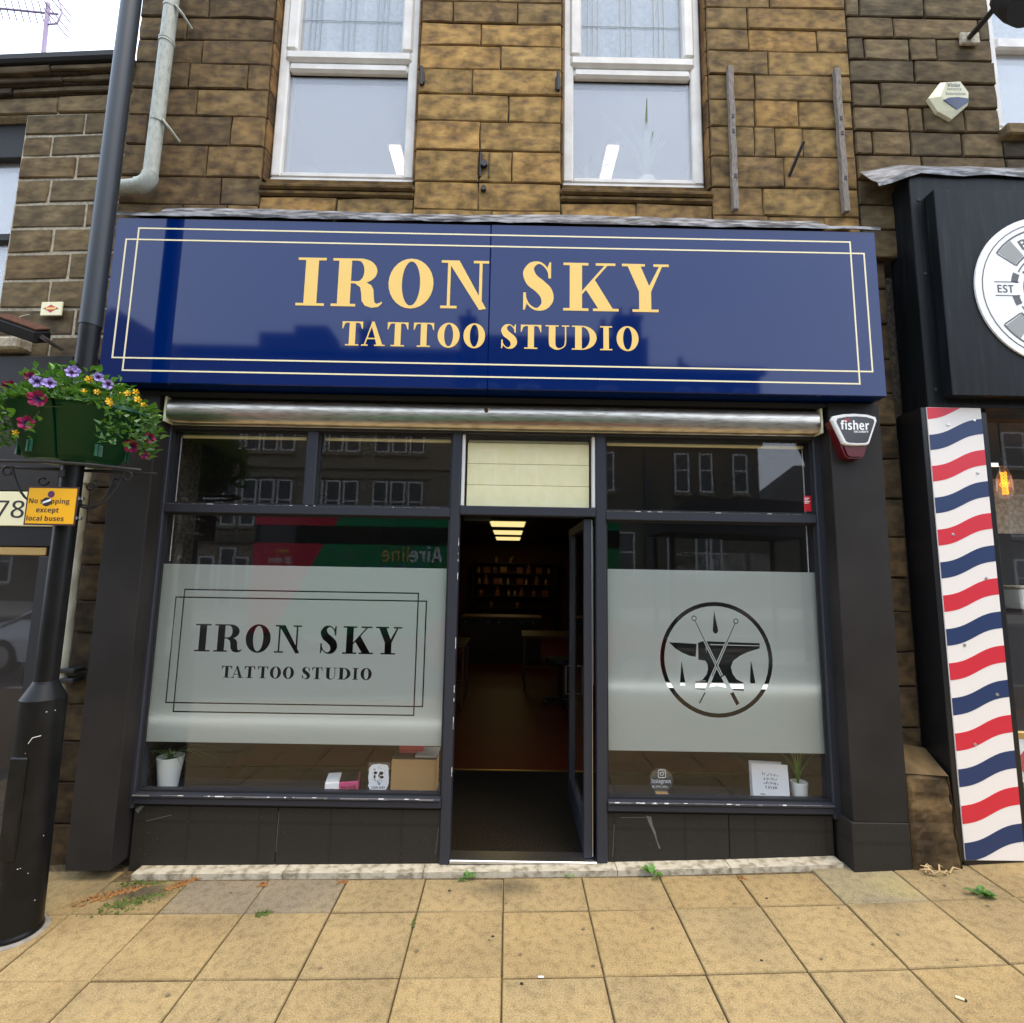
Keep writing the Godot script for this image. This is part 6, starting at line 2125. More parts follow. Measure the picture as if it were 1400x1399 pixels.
func far_window(parent: Node, x0: float, x1: float, y0: float, y1: float, z: float, split := true):
	var b := MB.new()
	var w := 0.065
	for r in outline(fx(x0), fy(y0), fx(x1), fy(y1), w):
		b.box(v3(r[0].x, r[0].y, z - 0.10), v3(r[2].x, r[2].y, z - 0.02))
	if split:
		var ym := fy(lerpf(y0, y1, 0.55))
		b.box(v3(fx(x0) + w, ym, z - 0.09), v3(fx(x1) - w, ym + w * 0.8, z - 0.025))
	var f := put("window", b, M["far_frame"], parent)
	put("pane", boxed(v3(fx(x0) + 0.05, fy(y0) + 0.05, z - 0.06), v3(fx(x1) - 0.05, fy(y1) - 0.05, z - 0.03)), M["far_window"], f)
	put("stone_sill", boxed(v3(fx(x0) - 0.08, fy(y0) - 0.18, z - 0.16), v3(fx(x1) + 0.08, fy(y0), z - 0.005), 0.02), M["far_stone"], f)

func chimney(parent: Node, x0: float, x1: float, y0: float, y1: float, z: float):
	var c := put("chimney", boxed(v3(fx(x0), fy(y0), z), v3(fx(x1), fy(y1), z + 0.9), 0.03), M["far_dark_stone"], parent)
	put("chimney_cap", boxed(v3(fx(x0) - 0.08, fy(y1) - 0.25, z - 0.08), v3(fx(x1) + 0.08, fy(y1) - 0.05, z + 0.98), 0.03), M["far_dark_stone"], c)
	var n := maxi(1, int((fx(x1) - fx(x0)) / 0.45))
	for i in n:
		var b := MB.new()
		var x := lerpf(fx(x0), fx(x1), (i + 0.5) / n)
		b.lathe(v3(x, fy(y1), z + 0.45), [Vector2(0.15, 0), Vector2(0.12, 0.45), Vector2(0.15, 0.5), Vector2(0, 0.5)], 10)
		put("chimney_pot", b, M["card_board"], c)

func gable_roof(parent: Node, x0: float, x1: float, y: float, top: float, z0: float, z1: float, hip := 0.0):
	var b := MB.new()
	var zm := (z0 + z1) / 2
	var a := v3(fx(x0) - 0.2, fy(y), z0 - 0.25)
	var c := v3(fx(x1) + 0.2, fy(y), z0 - 0.25)
	var d := v3(fx(x1) + 0.2, fy(y), z1)
	var e := v3(fx(x0) - 0.2, fy(y), z1)
	var r0 := v3(fx(x0) + hip, fy(top), zm)
	var r1 := v3(fx(x1) - hip, fy(top), zm)
	b.quad(a, c, r1, r0, v3(0, 1, -1))
	b.quad(e, d, r1, r0, v3(0, 1, 1))
	b.face(a, e, r0, v3(-1, 0.2, 0))
	b.face(c, d, r1, v3(1, 0.2, 0))
	put("roof", b, M["slate"], parent)

func across():
	var z := 20.0
	var wall: Material = M["far_stone"]
	# far left, gable to the street
	var a := thing("far_gabled_house", "stone house with a street gable across the road, far left in the sign's reflection", "building")
	var g2 := MB.new()
	g2.prism(PackedVector2Array([Vector2(fx(-16.6), -0.6), Vector2(fx(-11.5), -0.6), Vector2(fx(-11.5), fy(9.15)), Vector2(fx(-14.0), fy(10.6)), Vector2(fx(-16.6), fy(9.0))]), z, z + 8.0)
	put("wall", g2, wall, a)
	for x in [-15.2, -13.2]:
		for r in [[3.1, 4.6], [5.7, 7.0]]:
			far_window(a, x - 0.4, x + 0.4, r[0], r[1], z)
	# long terrace with grouped windows
	var b := thing("far_stone_terrace", "long stone terrace with triple windows across the road, seen in the shop window reflections", "building")
	put("wall", boxed(v3(fx(-11.45), -0.6, z), v3(fx(-1.95), fy(9.1), z + 9.0)), wall, b)
	put("eaves_cornice", boxed(v3(fx(-11.45), fy(9.0), z - 0.35), v3(fx(-1.95), fy(9.2), z - 0.005), 0.04), M["far_dark_stone"], b)
	put("string_course", boxed(v3(fx(-11.45), fy(5.05), z - 0.14), v3(fx(-1.95), fy(5.2), z - 0.005), 0.03), wall, b)
	put("string_course", boxed(v3(fx(-11.45), fy(2.45), z - 0.20), v3(fx(-1.95), fy(2.75), z - 0.005), 0.03), M["far_dark_stone"], b)
	gable_roof(b, -11.45, -1.95, 9.2, 9.6, z, z + 9.0)
	put("parapet_block", boxed(v3(fx(-8.9), fy(9.2), z + 0.1), v3(fx(-6.4), fy(9.85), z + 2.0), 0.05), M["far_dark_stone"], b)
	put("parapet_block", boxed(v3(fx(-7.7), fy(9.85), z + 0.15), v3(fx(-6.5), fy(10.15), z + 1.9), 0.05), M["far_dark_stone"], b)
	chimney(b, -5.6, -5.1, 9.2, 10.4, z + 1.0)
	chimney(b, -1.95, -1.4, 9.2, 10.95, z + 1.0)
	for x0 in [-11.0, -9.15, -6.9, -4.70]:
		for i in 3:
			var x: float = x0 + i * 0.60
			far_window(b, x, x + 0.50, 5.66, 6.85, z)
			far_window(b, x, x + 0.50, 3.06, 4.65, z)
		put("hood_mould", boxed(v3(fx(x0 - 0.15), fy(4.72), z - 0.12), v3(fx(x0 + 1.85), fy(4.84), z - 0.004), 0.02), wall, b)
		far_window(b, x0 - 0.1, x0 + 0.42, 0.75, 2.0, z, false)
		far_window(b, x0 + 0.6, x0 + 1.12, 0.75, 2.0, z, false)
		far_window(b, x0 + 1.3, x0 + 1.82, 0.3, 2.3, z, false)
	# darker corner building
	var c := thing("far_corner_building", "darker stone corner building across the road with cornice and chimneys, seen in the right window", "building")
	var dk: Material = M["far_dark_stone"]
	put("wall", boxed(v3(fx(-1.93), -0.6, z - 0.1), v3(fx(8.52), fy(8.6), z + 9.0)), dk, c)
	put("cornice", boxed(v3(fx(-1.93), fy(6.05), z - 0.35), v3(fx(8.62), fy(6.25), z - 0.105), 0.05), dk, c)
	put("cornice", boxed(v3(fx(-1.93), fy(8.45), z - 0.45), v3(fx(8.66), fy(8.7), z - 0.105), 0.05), dk, c)
	put("upper_wall", boxed(v3(fx(-1.3), fy(8.6), z), v3(fx(4.7), fy(9.85), z + 6.0)), dk, c)
	gable_roof(c, 4.7, 8.55, 8.6, 9.7, z, z + 8.0, 2.0)
	chimney(c, 3.15, 3.40, 9.8, 10.5, z + 0.6)
	chimney(c, 3.65, 4.60, 9.8, 10.95, z + 0.6)
	chimney(c, 6.45, 6.70, 9.2, 9.75, z + 2.5)
	for q in [[2.95, 3.53], [5.60, 6.10], [6.45, 6.90], [0.2, 0.9], [-1.2, -0.5], [7.6, 8.1]]:
		far_window(c, q[0], q[1], 4.45, 5.80, z - 0.1)
		far_window(c, q[0], q[1], 6.7, 8.0, z - 0.1)
	for q in [[5.3, 5.55], [6.25, 6.65], [6.75, 7.15], [3.1, 4.2], [0.2, 1.4]]:
		far_window(c, q[0], q[1], 1.5, 3.05, z - 0.1)
	put("downpipe", boxed(v3(fx(4.55), -0.5, z - 0.28), v3(fx(4.88), fy(5.9), z - 0.105), 0.05), M["slate"], c)
	# low house beyond the gap
	var d := thing("far_low_house", "low dark roofed house beyond the gap across the road at the right", "building")
	put("wall", boxed(v3(fx(9.0), -0.6, z + 2.0), v3(fx(16.0), fy(3.4), z + 9.0)), dk, d)
	gable_roof(d, 9.0, 16.0, 3.4, 6.4, z + 2.0, z + 9.0, 4.2)
	for q in [[16.8, 34.0, "long stone row across the road at the far right, closing the street"], [-36.0, -17.0, "long stone row across the road at the far left, closing the street"]]:
		var e := thing("far_stone_row", q[2], "building")
		put("wall", boxed(v3(fx(q[0]), -1.0, z + 1.0), v3(fx(q[1]), fy(8.2), z + 9.0)), dk, e)
		gable_roof(e, q[0], q[1], 8.2, 9.6, z + 1.0, z + 9.0)
		var x: float = q[0] + 1.0
		while x < q[1] - 1.5:
			for r in [[0.9, 2.4], [3.2, 4.7], [5.7, 7.0]]:
				far_window(e, x, x + 0.8, r[0], r[1], z + 1.0)
			x += 2.1
	bus()
	car("parked_white_car", "white hatchback parked in the road, mirrored in the left shop's dark glass", v3(-8.3, -0.32, 5.9), 0.05, M["car_white"])
	car("parked_red_car", "red hatchback in the road, mirrored in the frosted window with the emblem", v3(0.7, -0.19, 5.9), PI, M["car_red"])
	shelter()

func bus():
	var t := thing("single_deck_bus", "red and green single deck bus in the road, mirrored in the left shop window", "bus", v3(-5.86, -0.10, 8.5))
	var L := 8.4
	# sides in two colours that meet on a slant; the near side faces the shop, toward -z
	var front := MB.new()
	var rear := MB.new()
	for part_ in [[0.28, 2.30], [2.72, 3.02]]:
		var y0: float = part_[0]
		var y1: float = part_[1]
		var s0 := 0.55 + (y0 - 0.28) * 0.52
		var s1 := 0.55 + (y1 - 0.28) * 0.52
		var m := front
		for q in [[0.0, 0.0, s0, s1, front], [s0, s1, L, L, rear]]:
			m = q[4]
			m.quad(v3(q[0], y0, 0), v3(q[2], y0, 0), v3(q[3], y1, 0), v3(q[1], y1, 0), Vector3.FORWARD)
			m.quad(v3(q[0], y0, 2.4), v3(q[2], y0, 2.4), v3(q[3], y1, 2.4), v3(q[1], y1, 2.4), Vector3.BACK)
	front.quad(v3(0, 0.28, 0), v3(0, 0.28, 2.4), v3(0, 1.3, 2.4), v3(0, 1.3, 0), Vector3.LEFT)
	rear.quad(v3(L, 0.28, 0), v3(L, 0.28, 2.4), v3(L, 3.02, 2.4), v3(L, 3.02, 0), Vector3.RIGHT)
	front.quad(v3(0, 2.72, 0), v3(0, 2.72, 2.4), v3(0, 3.02, 2.4), v3(0, 3.02, 0), Vector3.LEFT)
	# rounded roof edge
	for q in [[0.0, 2.2, front], [2.2, L, rear]]:
		var m: MB = q[2]
		m.quad(v3(q[0], 3.02, 0), v3(q[1], 3.02, 0), v3(q[1], 3.09, 0.07), v3(q[0], 3.09, 0.07), v3(0, 1, -1))
		m.quad(v3(q[0], 3.02, 2.4), v3(q[1], 3.02, 2.4), v3(q[1], 3.09, 2.33), v3(q[0], 3.09, 2.33), v3(0, 1, 1))
		m.quad(v3(q[0], 3.09, 0.07), v3(q[1], 3.09, 0.07), v3(q[1], 3.09, 2.33), v3(q[0], 3.09, 2.33), Vector3.UP)
	put("front_body", front, M["bus_red"], t)
	put("rear_body", rear, M["bus_green"], t)
	put("windscreen", boxed(v3(0.02, 1.3, 0.1), v3(0.06, 2.72, 2.3)), M["bus_glass"], t)
	var xs := [0.06, 1.25, 2.75, 4.30, 5.85, 7.2, L - 0.05]
	for i in xs.size() - 1:
		put("side_window", boxed(v3(xs[i] + 0.04, 2.301, 0.015), v3(xs[i + 1] - 0.04, 2.719, 0.035)), M["bus_glass"], t)
		put("window_pillar", boxed(v3(xs[i] - 0.04, 2.301, 0.004), v3(xs[i] + 0.04, 2.719, 0.06)), M["black_matt"], t)
		put("side_window", boxed(v3(xs[i] + 0.04, 2.301, 2.365), v3(xs[i + 1] - 0.04, 2.719, 2.385)), M["bus_glass"], t)
	put("floor_pan", boxed(v3(0.1, 0.22, 0.05), v3(L - 0.1, 0.30, 2.35)), M["black_matt"], t)
	put("cabin_floor", boxed(v3(0.1, 0.9, 0.05), v3(L - 0.1, 0.95, 2.35)), M["black_matt"], t)
	for x in [1.5, 6.2]:
		for zz in [0.02, 2.12]:
			var w := MB.new()
			w.T = Transform3D(Basis(Vector3.RIGHT, PI / 2), v3(x, 0.30, zz + 0.13))
			w.lathe(Vector3.ZERO, [Vector2(0, -0.14), Vector2(0.38, -0.14), Vector2(0.42, -0.10), Vector2(0.42, 0.10), Vector2(0.38, 0.14), Vector2(0, 0.14)], 22)
			var wl := put("wheel", w, M["tyre"], t)
			var h := MB.new()
			h.T = Transform3D(Basis(Vector3.RIGHT, PI / 2), v3(x, 0.30, zz + 0.13))
			h.lathe(Vector3.ZERO, [Vector2(0.0, 0.146), Vector2(0.22, 0.146), Vector2(0.24, 0.141)], 16)
			h.lathe(Vector3.ZERO, [Vector2(0.0, -0.146), Vector2(0.22, -0.146), Vector2(0.24, -0.141)], 16)
			put("hub", h, M["aluminium"], wl)
	# lettering on the side that faces the shop: it reads from the shop, whose left is +x
	var tx := [["Aire", 4.33, 1.92, 0.75, 0.36, "print_white", true], ["line", 3.56, 1.92, 0.62, 0.36, "gold_text", false], ["every", 0.82, 2.03, 0.30, 0.13, "gold_text", true], ["20 mins", 0.88, 1.84, 0.52, 0.16, "print_white", true], ["LEEDS", 2.35, 2.09, 0.30, 0.09, "badge_mid", false], ["SHIPLEY", 2.35, 1.95, 0.38, 0.09, "badge_mid", false]]
	for w in tx:
		var o := put("lettering", words(w[0], 0, 0, 0, w[3], w[4], "Droid Sans", w[6], 0.003), M[w[5]], t, v3(w[1], w[2] , -0.001))
		o.rotation.y = PI
	var wv := MB.new()
	var pts: Array = []
	for i in 25:
		pts.append(v3(3.9 - i * 0.06, 1.80 + 0.03 * sin(i * 0.9), -0.006))
	wv.tube(pts, 0.018, 6)
	put("wave_line", wv, M["blue_text"], t)

func car(called: String, label: String, at: Vector3, turn: float, paint: Material):
	var t := thing(called, label, "car", at, turn)
	var side := pv([-1.95, 0.30, -1.98, 0.55, -1.88, 0.78, -1.10, 0.95, -0.45, 1.38, 0.05, 1.46, 0.95, 1.44, 1.55, 1.22, 1.85, 0.98, 1.98, 0.80, 1.98, 0.35, 1.80, 0.24, 1.66, 0.24, 1.62, 0.44, 1.48, 0.58, 1.28, 0.62, 1.08, 0.58, 0.94, 0.44, 0.90, 0.24, -0.90, 0.24, -0.94, 0.44, -1.08, 0.58, -1.28, 0.62, -1.48, 0.58, -1.62, 0.44, -1.66, 0.26])
	var b := MB.new()
	var t2 := Geometry2D.triangulate_polygon(side)
	var wd := func(y: float) -> float: return 0.86 - maxf(0.0, y - 0.85) * 0.32 - maxf(0.0, 0.45 - y) * 0.10
	for s in [-1.0, 1.0]:
		for i in range(0, t2.size(), 3):
			var q: Array = []
			for k in 3:
				var p := side[t2[i + k]]
				q.append(v3(p.x, p.y, s * wd.call(p.y)))
			b.face(q[0], q[1], q[2], v3(0, 0.1, s))
	var turn2 := -1.0 if Geometry2D.is_polygon_clockwise(side) else 1.0
	for i in side.size():
		var p := side[i]
		var q := side[(i + 1) % side.size()]
		var d := q - p
		b.quad(v3(p.x, p.y, wd.call(p.y)), v3(q.x, q.y, wd.call(q.y)), v3(q.x, q.y, -wd.call(q.y)), v3(p.x, p.y, -wd.call(p.y)), v3(d.y, -d.x, 0) * turn2)
	put("body", b, paint, t)
	for s in [-1.0, 1.0]:
		for poly in [[-0.98, 0.98, -0.42, 1.32, 0.06, 1.38, 0.10, 0.98], [0.18, 0.98, 0.15, 1.385, 0.92, 1.37, 1.40, 1.18, 1.50, 1.0]]:
			var g := MB.new()
			var pp := pv(poly)
			var tt := Geometry2D.triangulate_polygon(pp)
			for i in range(0, tt.size(), 3):
				var q: Array = []
				for k in 3:
					var p := pp[tt[i + k]]
					q.append(v3(p.x, p.y, s * (wd.call(p.y) + 0.006)))
				g.face(q[0], q[1], q[2], v3(0, 0.1, s))
			put("side_window", g, M["bus_glass"], t)
		for x in [-1.28, 1.28]:
			var w := MB.new()
			w.T = Transform3D(Basis(Vector3.RIGHT, PI / 2), v3(x, 0.30, s * 0.75))
			w.lathe(Vector3.ZERO, [Vector2(0, -0.09), Vector2(0.27, -0.09), Vector2(0.30, -0.06), Vector2(0.30, 0.06), Vector2(0.27, 0.09), Vector2(0, 0.09)], 20)
			var wl := put("wheel", w, M["tyre"], t)
			var h := MB.new()
			h.T = w.T
			h.lathe(Vector3.ZERO, [Vector2(0.0, 0.095), Vector2(0.19, 0.092)], 14)
			h.lathe(Vector3.ZERO, [Vector2(0.0, -0.095), Vector2(0.19, -0.092)], 14)
			put("hub", h, M["aluminium"], wl)
		put("headlight", boxed(v3(-1.96, 0.66, s * 0.58 - 0.16), v3(-1.90, 0.78, s * 0.58 + 0.16), 0.02), M["print_white"], t)
		put("tail_light", boxed(v3(1.93, 0.78, s * 0.66 - 0.10), v3(1.985, 1.0, s * 0.66 + 0.08), 0.02), M["maroon"], t)
	var ws := MB.new()
	ws.quad(v3(-1.07, 0.985, 0.74), v3(-1.07, 0.985, -0.74), v3(-0.48, 1.377, -0.63), v3(-0.48, 1.377, 0.63), v3(-1, 1, 0))
	put("windscreen", ws, M["bus_glass"], t)
	var rw := MB.new()
	rw.quad(v3(1.03, 1.432, 0.63), v3(1.03, 1.432, -0.63), v3(1.54, 1.245, -0.66), v3(1.54, 1.245, 0.66), v3(1, 1, 0))
	put("rear_window", rw, M["bus_glass"], t)

func shelter():
	var t := thing("bus_shelter", "dark curved roof bus shelter in the road, mirrored in the right window", "bus shelter", v3(4.25, 0.0, 6.2))
	var b := MB.new()
	var poly := PackedVector2Array([Vector2(-1.35, 2.42), Vector2(1.40, 2.36), Vector2(1.45, 3.0)]) + PackedVector2Array([Vector2(0.5, 3.06), Vector2(-0.5, 3.05), Vector2(-1.0, 2.98), Vector2(-1.35, 2.80)])
	b.prism(poly, 0.0, 1.4)
	put("canopy", b, M["slate"], t)
	for q in [[-1.2, 0.15], [1.25, 0.15], [-1.2, 1.25], [1.25, 1.25]]:
		put("post", boxed(v3(q[0] - 0.04, -0.3, q[1] - 0.04), v3(q[0] + 0.04, 2.37, q[1] + 0.04), 0.01), M["black_matt"], t)
	put("glass_panel", boxed(v3(-1.15, 0.3, 1.24), v3(1.20, 2.1, 1.25)), M["shop_glass"], t)
	put("bench", boxed(v3(-0.9, 0.40, 0.9), v3(0.9, 0.45, 1.15), 0.01), M["badge_mid"], t)
	structure("traffic_island", boxed(v3(2.4, -0.8, 6.0), v3(6.2, 0.10, 7.8), 0.02), M["kerb_stone"])

# ---------------------------------------------------------------- small things on the wall and pavement
func weed(label: String, x: float, z: float, n: int, size: float, spreadr: float, mats: Array, up := 0.6):
	var t := thing("weed", label, "weed", v3(x, ground(x, z) + 0.002, z))
	var lm := leaf_mesh(size, size * 0.55, size * 0.08)
	for i in n:
		var a := rng.randf_range(0, TAU)
		var r := rng.randf() * spreadr
		var o := put("leaf", lm, M[mats[i % mats.size()]], t, v3(cos(a) * r, rng.randf() * size * 0.5, sin(a) * r * 0.5))
		var d := v3(cos(a), rng.randf_range(0.1, up * 2.0), sin(a)).normalized()
		o.basis = Basis.looking_at(-d, v3(0.1, 1, 0.1)) * Basis().scaled(Vector3.ONE * rng.randf_range(0.6, 1.2))

func tuft(label: String, called: String, cat: String, x: float, z: float, lx: float, lz: float, turn: float, m: Material, n: int, h: float, at_y := 0.0):
	var b := MB.new()
	for i in n:
		var p := v3(rng.randfn(0, 0.4) * lx, at_y, rng.randfn(0, 0.4) * lz)
		var d := v3(rng.randf_range(-1, 1), rng.randf_range(0.2, 1.2), rng.randf_range(-1, 1)).normalized() * h * rng.randf_range(0.5, 1.3)
		var s := d.cross(v3(rng.randf_range(-1, 1), 0.3, rng.randf_range(-1, 1))).normalized() * h * 0.16
		b.face(p - s, p + s, p + d, Vector3.UP)
		if i % 3 == 0:
			b.ball(p, v3(h * 0.5, h * 0.25, h * 0.5), 4, 6)
	var o := put(called, b, m, self, v3(x, ground(x, z) + 0.001, z))
	o.rotation.y = turn
	tag(o, label, cat)

func small_things():
	# grey drain pipe with its elbow
	var t := thing("drainpipe", "pale grey drainpipe with an elbow at the top left of the stone wall", "drainpipe", v3(0, 0, 0))
	var p := MB.new()
	p.tube([v3(-2.352, 7.0, 0.03), v3(-2.374, 4.13, 0.03)], 0.043, 18)
	put("pipe", p, M["pipe_grey"], t)
	var e := MB.new()
	var pts: Array = []
	for i in 8:
		var a := i / 7.0 * PI / 2
		pts.append(v3(-2.374 - 0.075 * (1 - cos(a)), 4.128 - 0.075 * sin(a), 0.03))
	e.tube(pts, 0.048, 16)
	e.tube([v3(-2.44, 4.053, 0.03), v3(-2.66, 4.045, 0.01)], 0.041, 16)
	e.tube([v3(-2.575, 4.048, 0.018), v3(-2.592, 4.047, 0.016)], 0.047, 16)
	put("elbow", e, M["pipe_grey"], t)
	var c := MB.new()
	for y in [5.09, 5.11]:
		c.tube([v3(-2.367, y, 0.03), v3(-2.367, y + 0.014, 0.03)], 0.048, 18)
	put("collar", c, M["pipe_grey"], t)
	for y in [5.36, 4.50]:
		var k := MB.new()
		k.tube([v3(-2.366, y, 0.03), v3(-2.366, y + 0.016, 0.03)], 0.0465, 18)
		k.tube([v3(-2.32, y + 0.01, 0.05), v3(-2.27, y - 0.05, 0.045), v3(-2.245, y - 0.085, -0.02)], 0.009, 6)
		put("clip", k, M["pipe_grey"], t)
	# cream downpipe
	var d := thing("cream_downpipe", "slim cream downpipe standing between the lamp post and the black pilaster", "downpipe", v3(0, 0, 0))
	var q := MB.new()
	q.tube([v3(-2.585, 0.0, -0.01), v3(-2.590, 2.13, -0.01)], 0.029, 14)
	put("pipe", q, M["pipe_cream"], d)
	var q2 := MB.new()
	q2.tube([v3(-2.576, 2.10, -0.005), v3(-2.566, 2.30, -0.005)], [0.026, 0.026], 14)
	put("top_pipe", q2, M["pipe_cream"], d)
	for y in [1.0, 0.945]:
		var k := MB.new()
		k.box(v3(-2.625, y - 0.012, -0.06), v3(-2.49, y + 0.012, 0.026), 0.004)
		put("bracket", k, M["black_matt"], d)
	# weathered battens
	for k in 2:
		var x: float = [1.448, 2.178][k]
		var b := thing("batten", ["weathered timber batten fixed upright on the stone wall right of the second upper window", "weathered timber batten fixed upright on the stone wall next to the barber's building"][k], "batten", v3(x, 4.0, -0.036))
		var m := MB.new()
		var n := 10
		for i in n:
			var y0 := i * 1.06 / n
			var y1 := (i + 1) * 1.06 / n
			var j := 0.003 * sin(i * 2.1 + k)
			var j2 := 0.003 * sin((i + 1) * 2.1 + k)
			for s in [[v3(-0.018, 0, 0.034), v3(0.018, 0, 0.034), Vector3.BACK], [v3(0.018, 0, 0.034), v3(0.018, 0, 0), Vector3.RIGHT], [v3(-0.018, 0, 0), v3(-0.018, 0, 0.034), Vector3.LEFT]]:
				m.quad(s[0] + v3(j, y0, 0), s[1] + v3(j, y0, 0), s[1] + v3(j2, y1, 0), s[0] + v3(j2, y1, 0), s[2])
		m.quad(v3(-0.018, 0, 0), v3(0.018, 0, 0), v3(0.018, 0, 0.034), v3(-0.018, 0, 0.034), Vector3.DOWN)
		m.quad(v3(-0.018, 1.06, 0), v3(0.018, 1.06, 0), v3(0.018, 1.06, 0.034), v3(-0.018, 1.06, 0.034), Vector3.UP)
		put("timber", m, M["old_timber"], b)
		for y in [0.22, 0.55, 0.66]:
			put("nail_plate", boxed(v3(-0.006, y, 0.0335), v3(0.010, y + 0.03, 0.0375), 0.001), M["iron"], b)
	var rod := MB.new()
	rod.tube([v3(1.83, 4.265, -0.06), v3(1.845, 4.34, 0.02), v3(1.868, 4.42, 0.075)], 0.011, 8)
	tag(put("iron_spike", rod, M["iron"]), "rusty iron spike sticking out of the stone wall between the two battens", "spike")
	# alarm box by the sign
	var a := thing("alarm_box", "white and maroon shield shaped alarm box on the right pilaster under the navy sign", "alarm box", v3(2.008, 2.44, 0.1005))
	var sc := func(poly: PackedVector2Array, s: float, o: Vector2) -> PackedVector2Array:
		var r := PackedVector2Array()
		for w in poly:
			r.append(w * s + o)
		return r
	var shield := pv([-0.135, 0.085, -0.125, 0.108, -0.06, 0.122, 0.01, 0.126, 0.08, 0.122, 0.128, 0.108, 0.134, 0.088, 0.078, -0.055, 0.06, -0.064, 0.0, -0.067, -0.055, -0.064, -0.075, -0.055])
	var body := MB.new()
	body.prism(pv([-0.130, 0.085, 0.128, 0.085, 0.075, -0.07, 0.052, -0.128, 0.035, -0.140, -0.035, -0.140, -0.055, -0.128, -0.078, -0.07]), 0.0, 0.052)
	body.prism(pv([-0.062, -0.070, 0.062, -0.070, 0.045, -0.122, 0.03, -0.130, -0.03, -0.130, -0.045, -0.122]), 0.0521, 0.062)
	put("strobe_body", body, M["maroon"], a)
	var cov := MB.new()
	cov.prism(shield, 0.0525, 0.066)
	var sm: PackedVector2Array = sc.call(shield, 0.95, Vector2(0.002, 0.002))
	for i in shield.size():
		var n := (i + 1) % shield.size()
		cov.quad(v3(shield[i].x, shield[i].y, 0.066), v3(shield[n].x, shield[n].y, 0.066), v3(sm[n].x, sm[n].y, 0.072), v3(sm[i].x, sm[i].y, 0.072), v3(0, 0, 1))
	cov.prism(sm, 0.066, 0.0722)
	put("cover", cov, M["white_plastic"], a)
	var face := MB.new()
	face.prism(sc.call(shield, 0.83, Vector2(0.004, 0.004)), 0.071, 0.0735)
	var f := put("face", face, M["alarm_dark"], a)
	put("lettering", words("fisher", -0.085, 0.026, 0.0733, 0.166, 0.058, "Droid Sans", true), M["print_white"], f)
	put("lettering", words("SECURITY", -0.010, 0.010, 0.0733, 0.086, 0.012, "Droid Sans", true), M["print_white"], f)
	var em := MB.new()
	for w in [[-0.052, 0.094], [-0.044, 0.086], [-0.036, 0.092], [-0.060, 0.082], [-0.030, 0.080], [-0.048, 0.076]]:
		em.prism(arc(w[0], w[1], 0.0045, 0.0045, 0, 315, 7), 0.0733, 0.0742)
	put("emblem", em, M["sticker_red"], f)
	# weeds, moss and litter
	weed("leafy green weed growing from the joint in front of the doorway", -0.20, 0.095, 26, 0.026, 0.042, ["leaf_1", "leaf_3", "leaf_0"])
	weed("tiny green weed by the doorway under the open door", 0.36, 0.095, 9, 0.022, 0.025, ["leaf_1", "leaf_0"])
	weed("upright broad leaved weed at the foot of the right hand shop window", 0.80, 0.095, 9, 0.052, 0.02, ["leaf_1", "leaf_0"], 1.2)
	weed("flat green weed in a paving joint near the striped panel", 2.36, 0.335, 16, 0.050, 0.03, ["leaf_0", "leaf_2"], 0.2)
	tuft("patch of green moss and weed on the paving left of the shop", "moss_patch", "moss", -1.86, 0.27, 0.22, 0.07, 0.5, M["moss_green"], 150, 0.022)
	tuft("dry orange moss along the paving joint near the left pilaster", "dry_moss_strip", "moss", -2.0, 0.20, 0.20, 0.04, 0.5, M["dry_moss"], 130, 0.020)
	tuft("dry orange moss at the edge of the pale strip under the left window", "dry_moss_clump", "moss", -1.70, 0.12, 0.09, 0.03, 0.6, M["dry_moss"], 90, 0.022)
	tuft("green moss strip along the pale strip near the left pilaster", "moss_strip", "moss", -1.93, 0.11, 0.16, 0.025, 0.1, M["moss_green"], 90, 0.018)
	tuft("small orange moss clump in a joint under the left window", "moss_clump", "moss", -1.27, 0.13, 0.03, 0.03, 0.0, M["dry_moss"], 46, 0.018)
	tuft("small orange moss clump in a joint nearer the door", "moss_clump", "moss", -0.86, 0.115, 0.025, 0.02, 0.0, M["dry_moss"], 36, 0.016)
	tuft("small orange and green tuft in the first cross joint", "grass_tuft", "moss", -1.16, 0.355, 0.045, 0.02, 0.1, M["moss_green"], 50, 0.020)
	tuft("brown moss in the long joint left of centre", "joint_moss", "moss", -0.42, 0.42, 0.012, 0.08, 0.0, M["moss_green"], 60, 0.010)
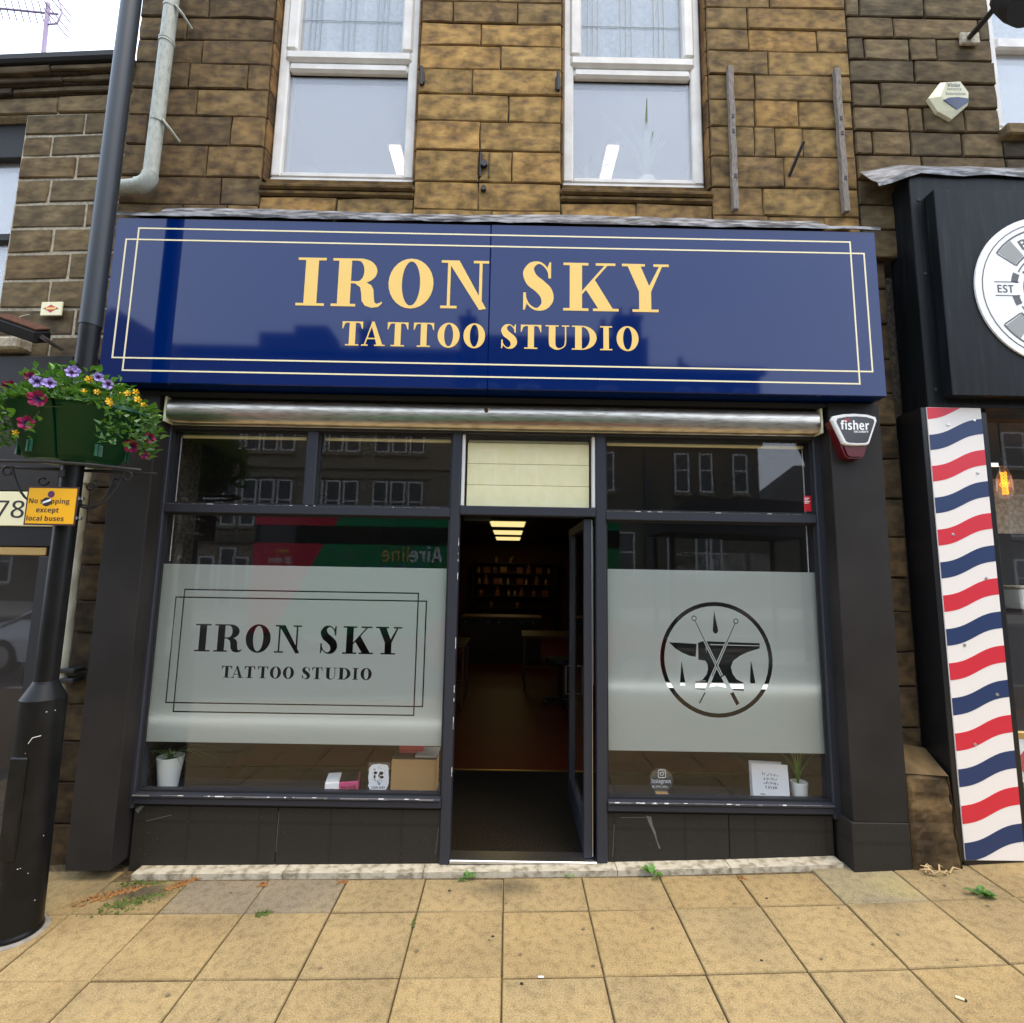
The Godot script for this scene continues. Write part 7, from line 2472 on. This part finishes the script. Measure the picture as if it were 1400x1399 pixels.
	tuft("small dry clump at the joint below the right window", "moss_clump", "moss", 1.27, 0.12, 0.02, 0.018, 0.0, M["dry_moss"], 30, 0.014)
	# dry roots at the foot of the right plinth
	var r := thing("dry_roots", "pale dry roots lying at the foot of the right plinth", "roots", v3(2.30, ground(2.3, 0.14) + 0.006, 0.14))
	for i in 9:
		var b := MB.new()
		var a0 := rng.randf_range(0, TAU)
		var o := v3(rng.randf_range(-0.08, 0.08), 0, rng.randf_range(-0.02, 0.03))
		b.tube([o, o + v3(cos(a0) * 0.03, 0.025, sin(a0) * 0.02), o + v3(cos(a0) * 0.07, 0.03 * rng.randf(), sin(a0 + 0.6) * 0.04)], [0.006, 0.005, 0.002], 5)
		put("root", b, M["dry_root"], r)
	var cig := thing("cigarette_end", "cigarette end lying on the paving at the lower right", "cigarette end", v3(1.755, ground(1.755, 0.90) + 0.006, 0.90), deg_to_rad(-35))
	var c1 := MB.new()
	c1.tube([v3(-0.016, 0, 0), v3(0.010, 0, 0)], 0.0045, 8)
	put("filter", c1, M["number_cream"], cig)
	var c2 := MB.new()
	c2.tube([v3(0.0101, 0, 0), v3(0.017, 0, 0)], 0.0044, 8)
	put("ash", c2, M["print_black"], cig)
	for k in 5:
		var at: Array = [[-0.045, 0.515], [1.32, 0.29], [1.10, 0.68], [-0.28, 0.19], [0.08, 0.775]][k]
		var b := MB.new()
		b.ball(Vector3.ZERO, v3(0.008, 0.003, 0.006), 4, 8)
		var o := put("gum_spot", b, M["print_black"], self, v3(at[0], ground(at[0], at[1]) + 0.001, at[1]))
		tag(o, ["dark gum spot in the middle of the second row of slabs", "dark gum spot under the right hand window on the first slab row", "dark gum spot on a slab in the right half, second row", "dark gum spot just in front of the doorway", "dark gum spot beside the paper scrap in the cross joint"][k], "gum spot", "dark spots on the paving")
	var wp := boxed(v3(-0.012, 0, -0.004), v3(0.012, 0.003, 0.004), 0.001)
	tag(put("paper_scrap", wp, M["print_white"], self, v3(0.16, ground(0.16, 0.745) + 0.001, 0.745)), "scrap of white paper in the cross joint of the paving", "paper scrap")
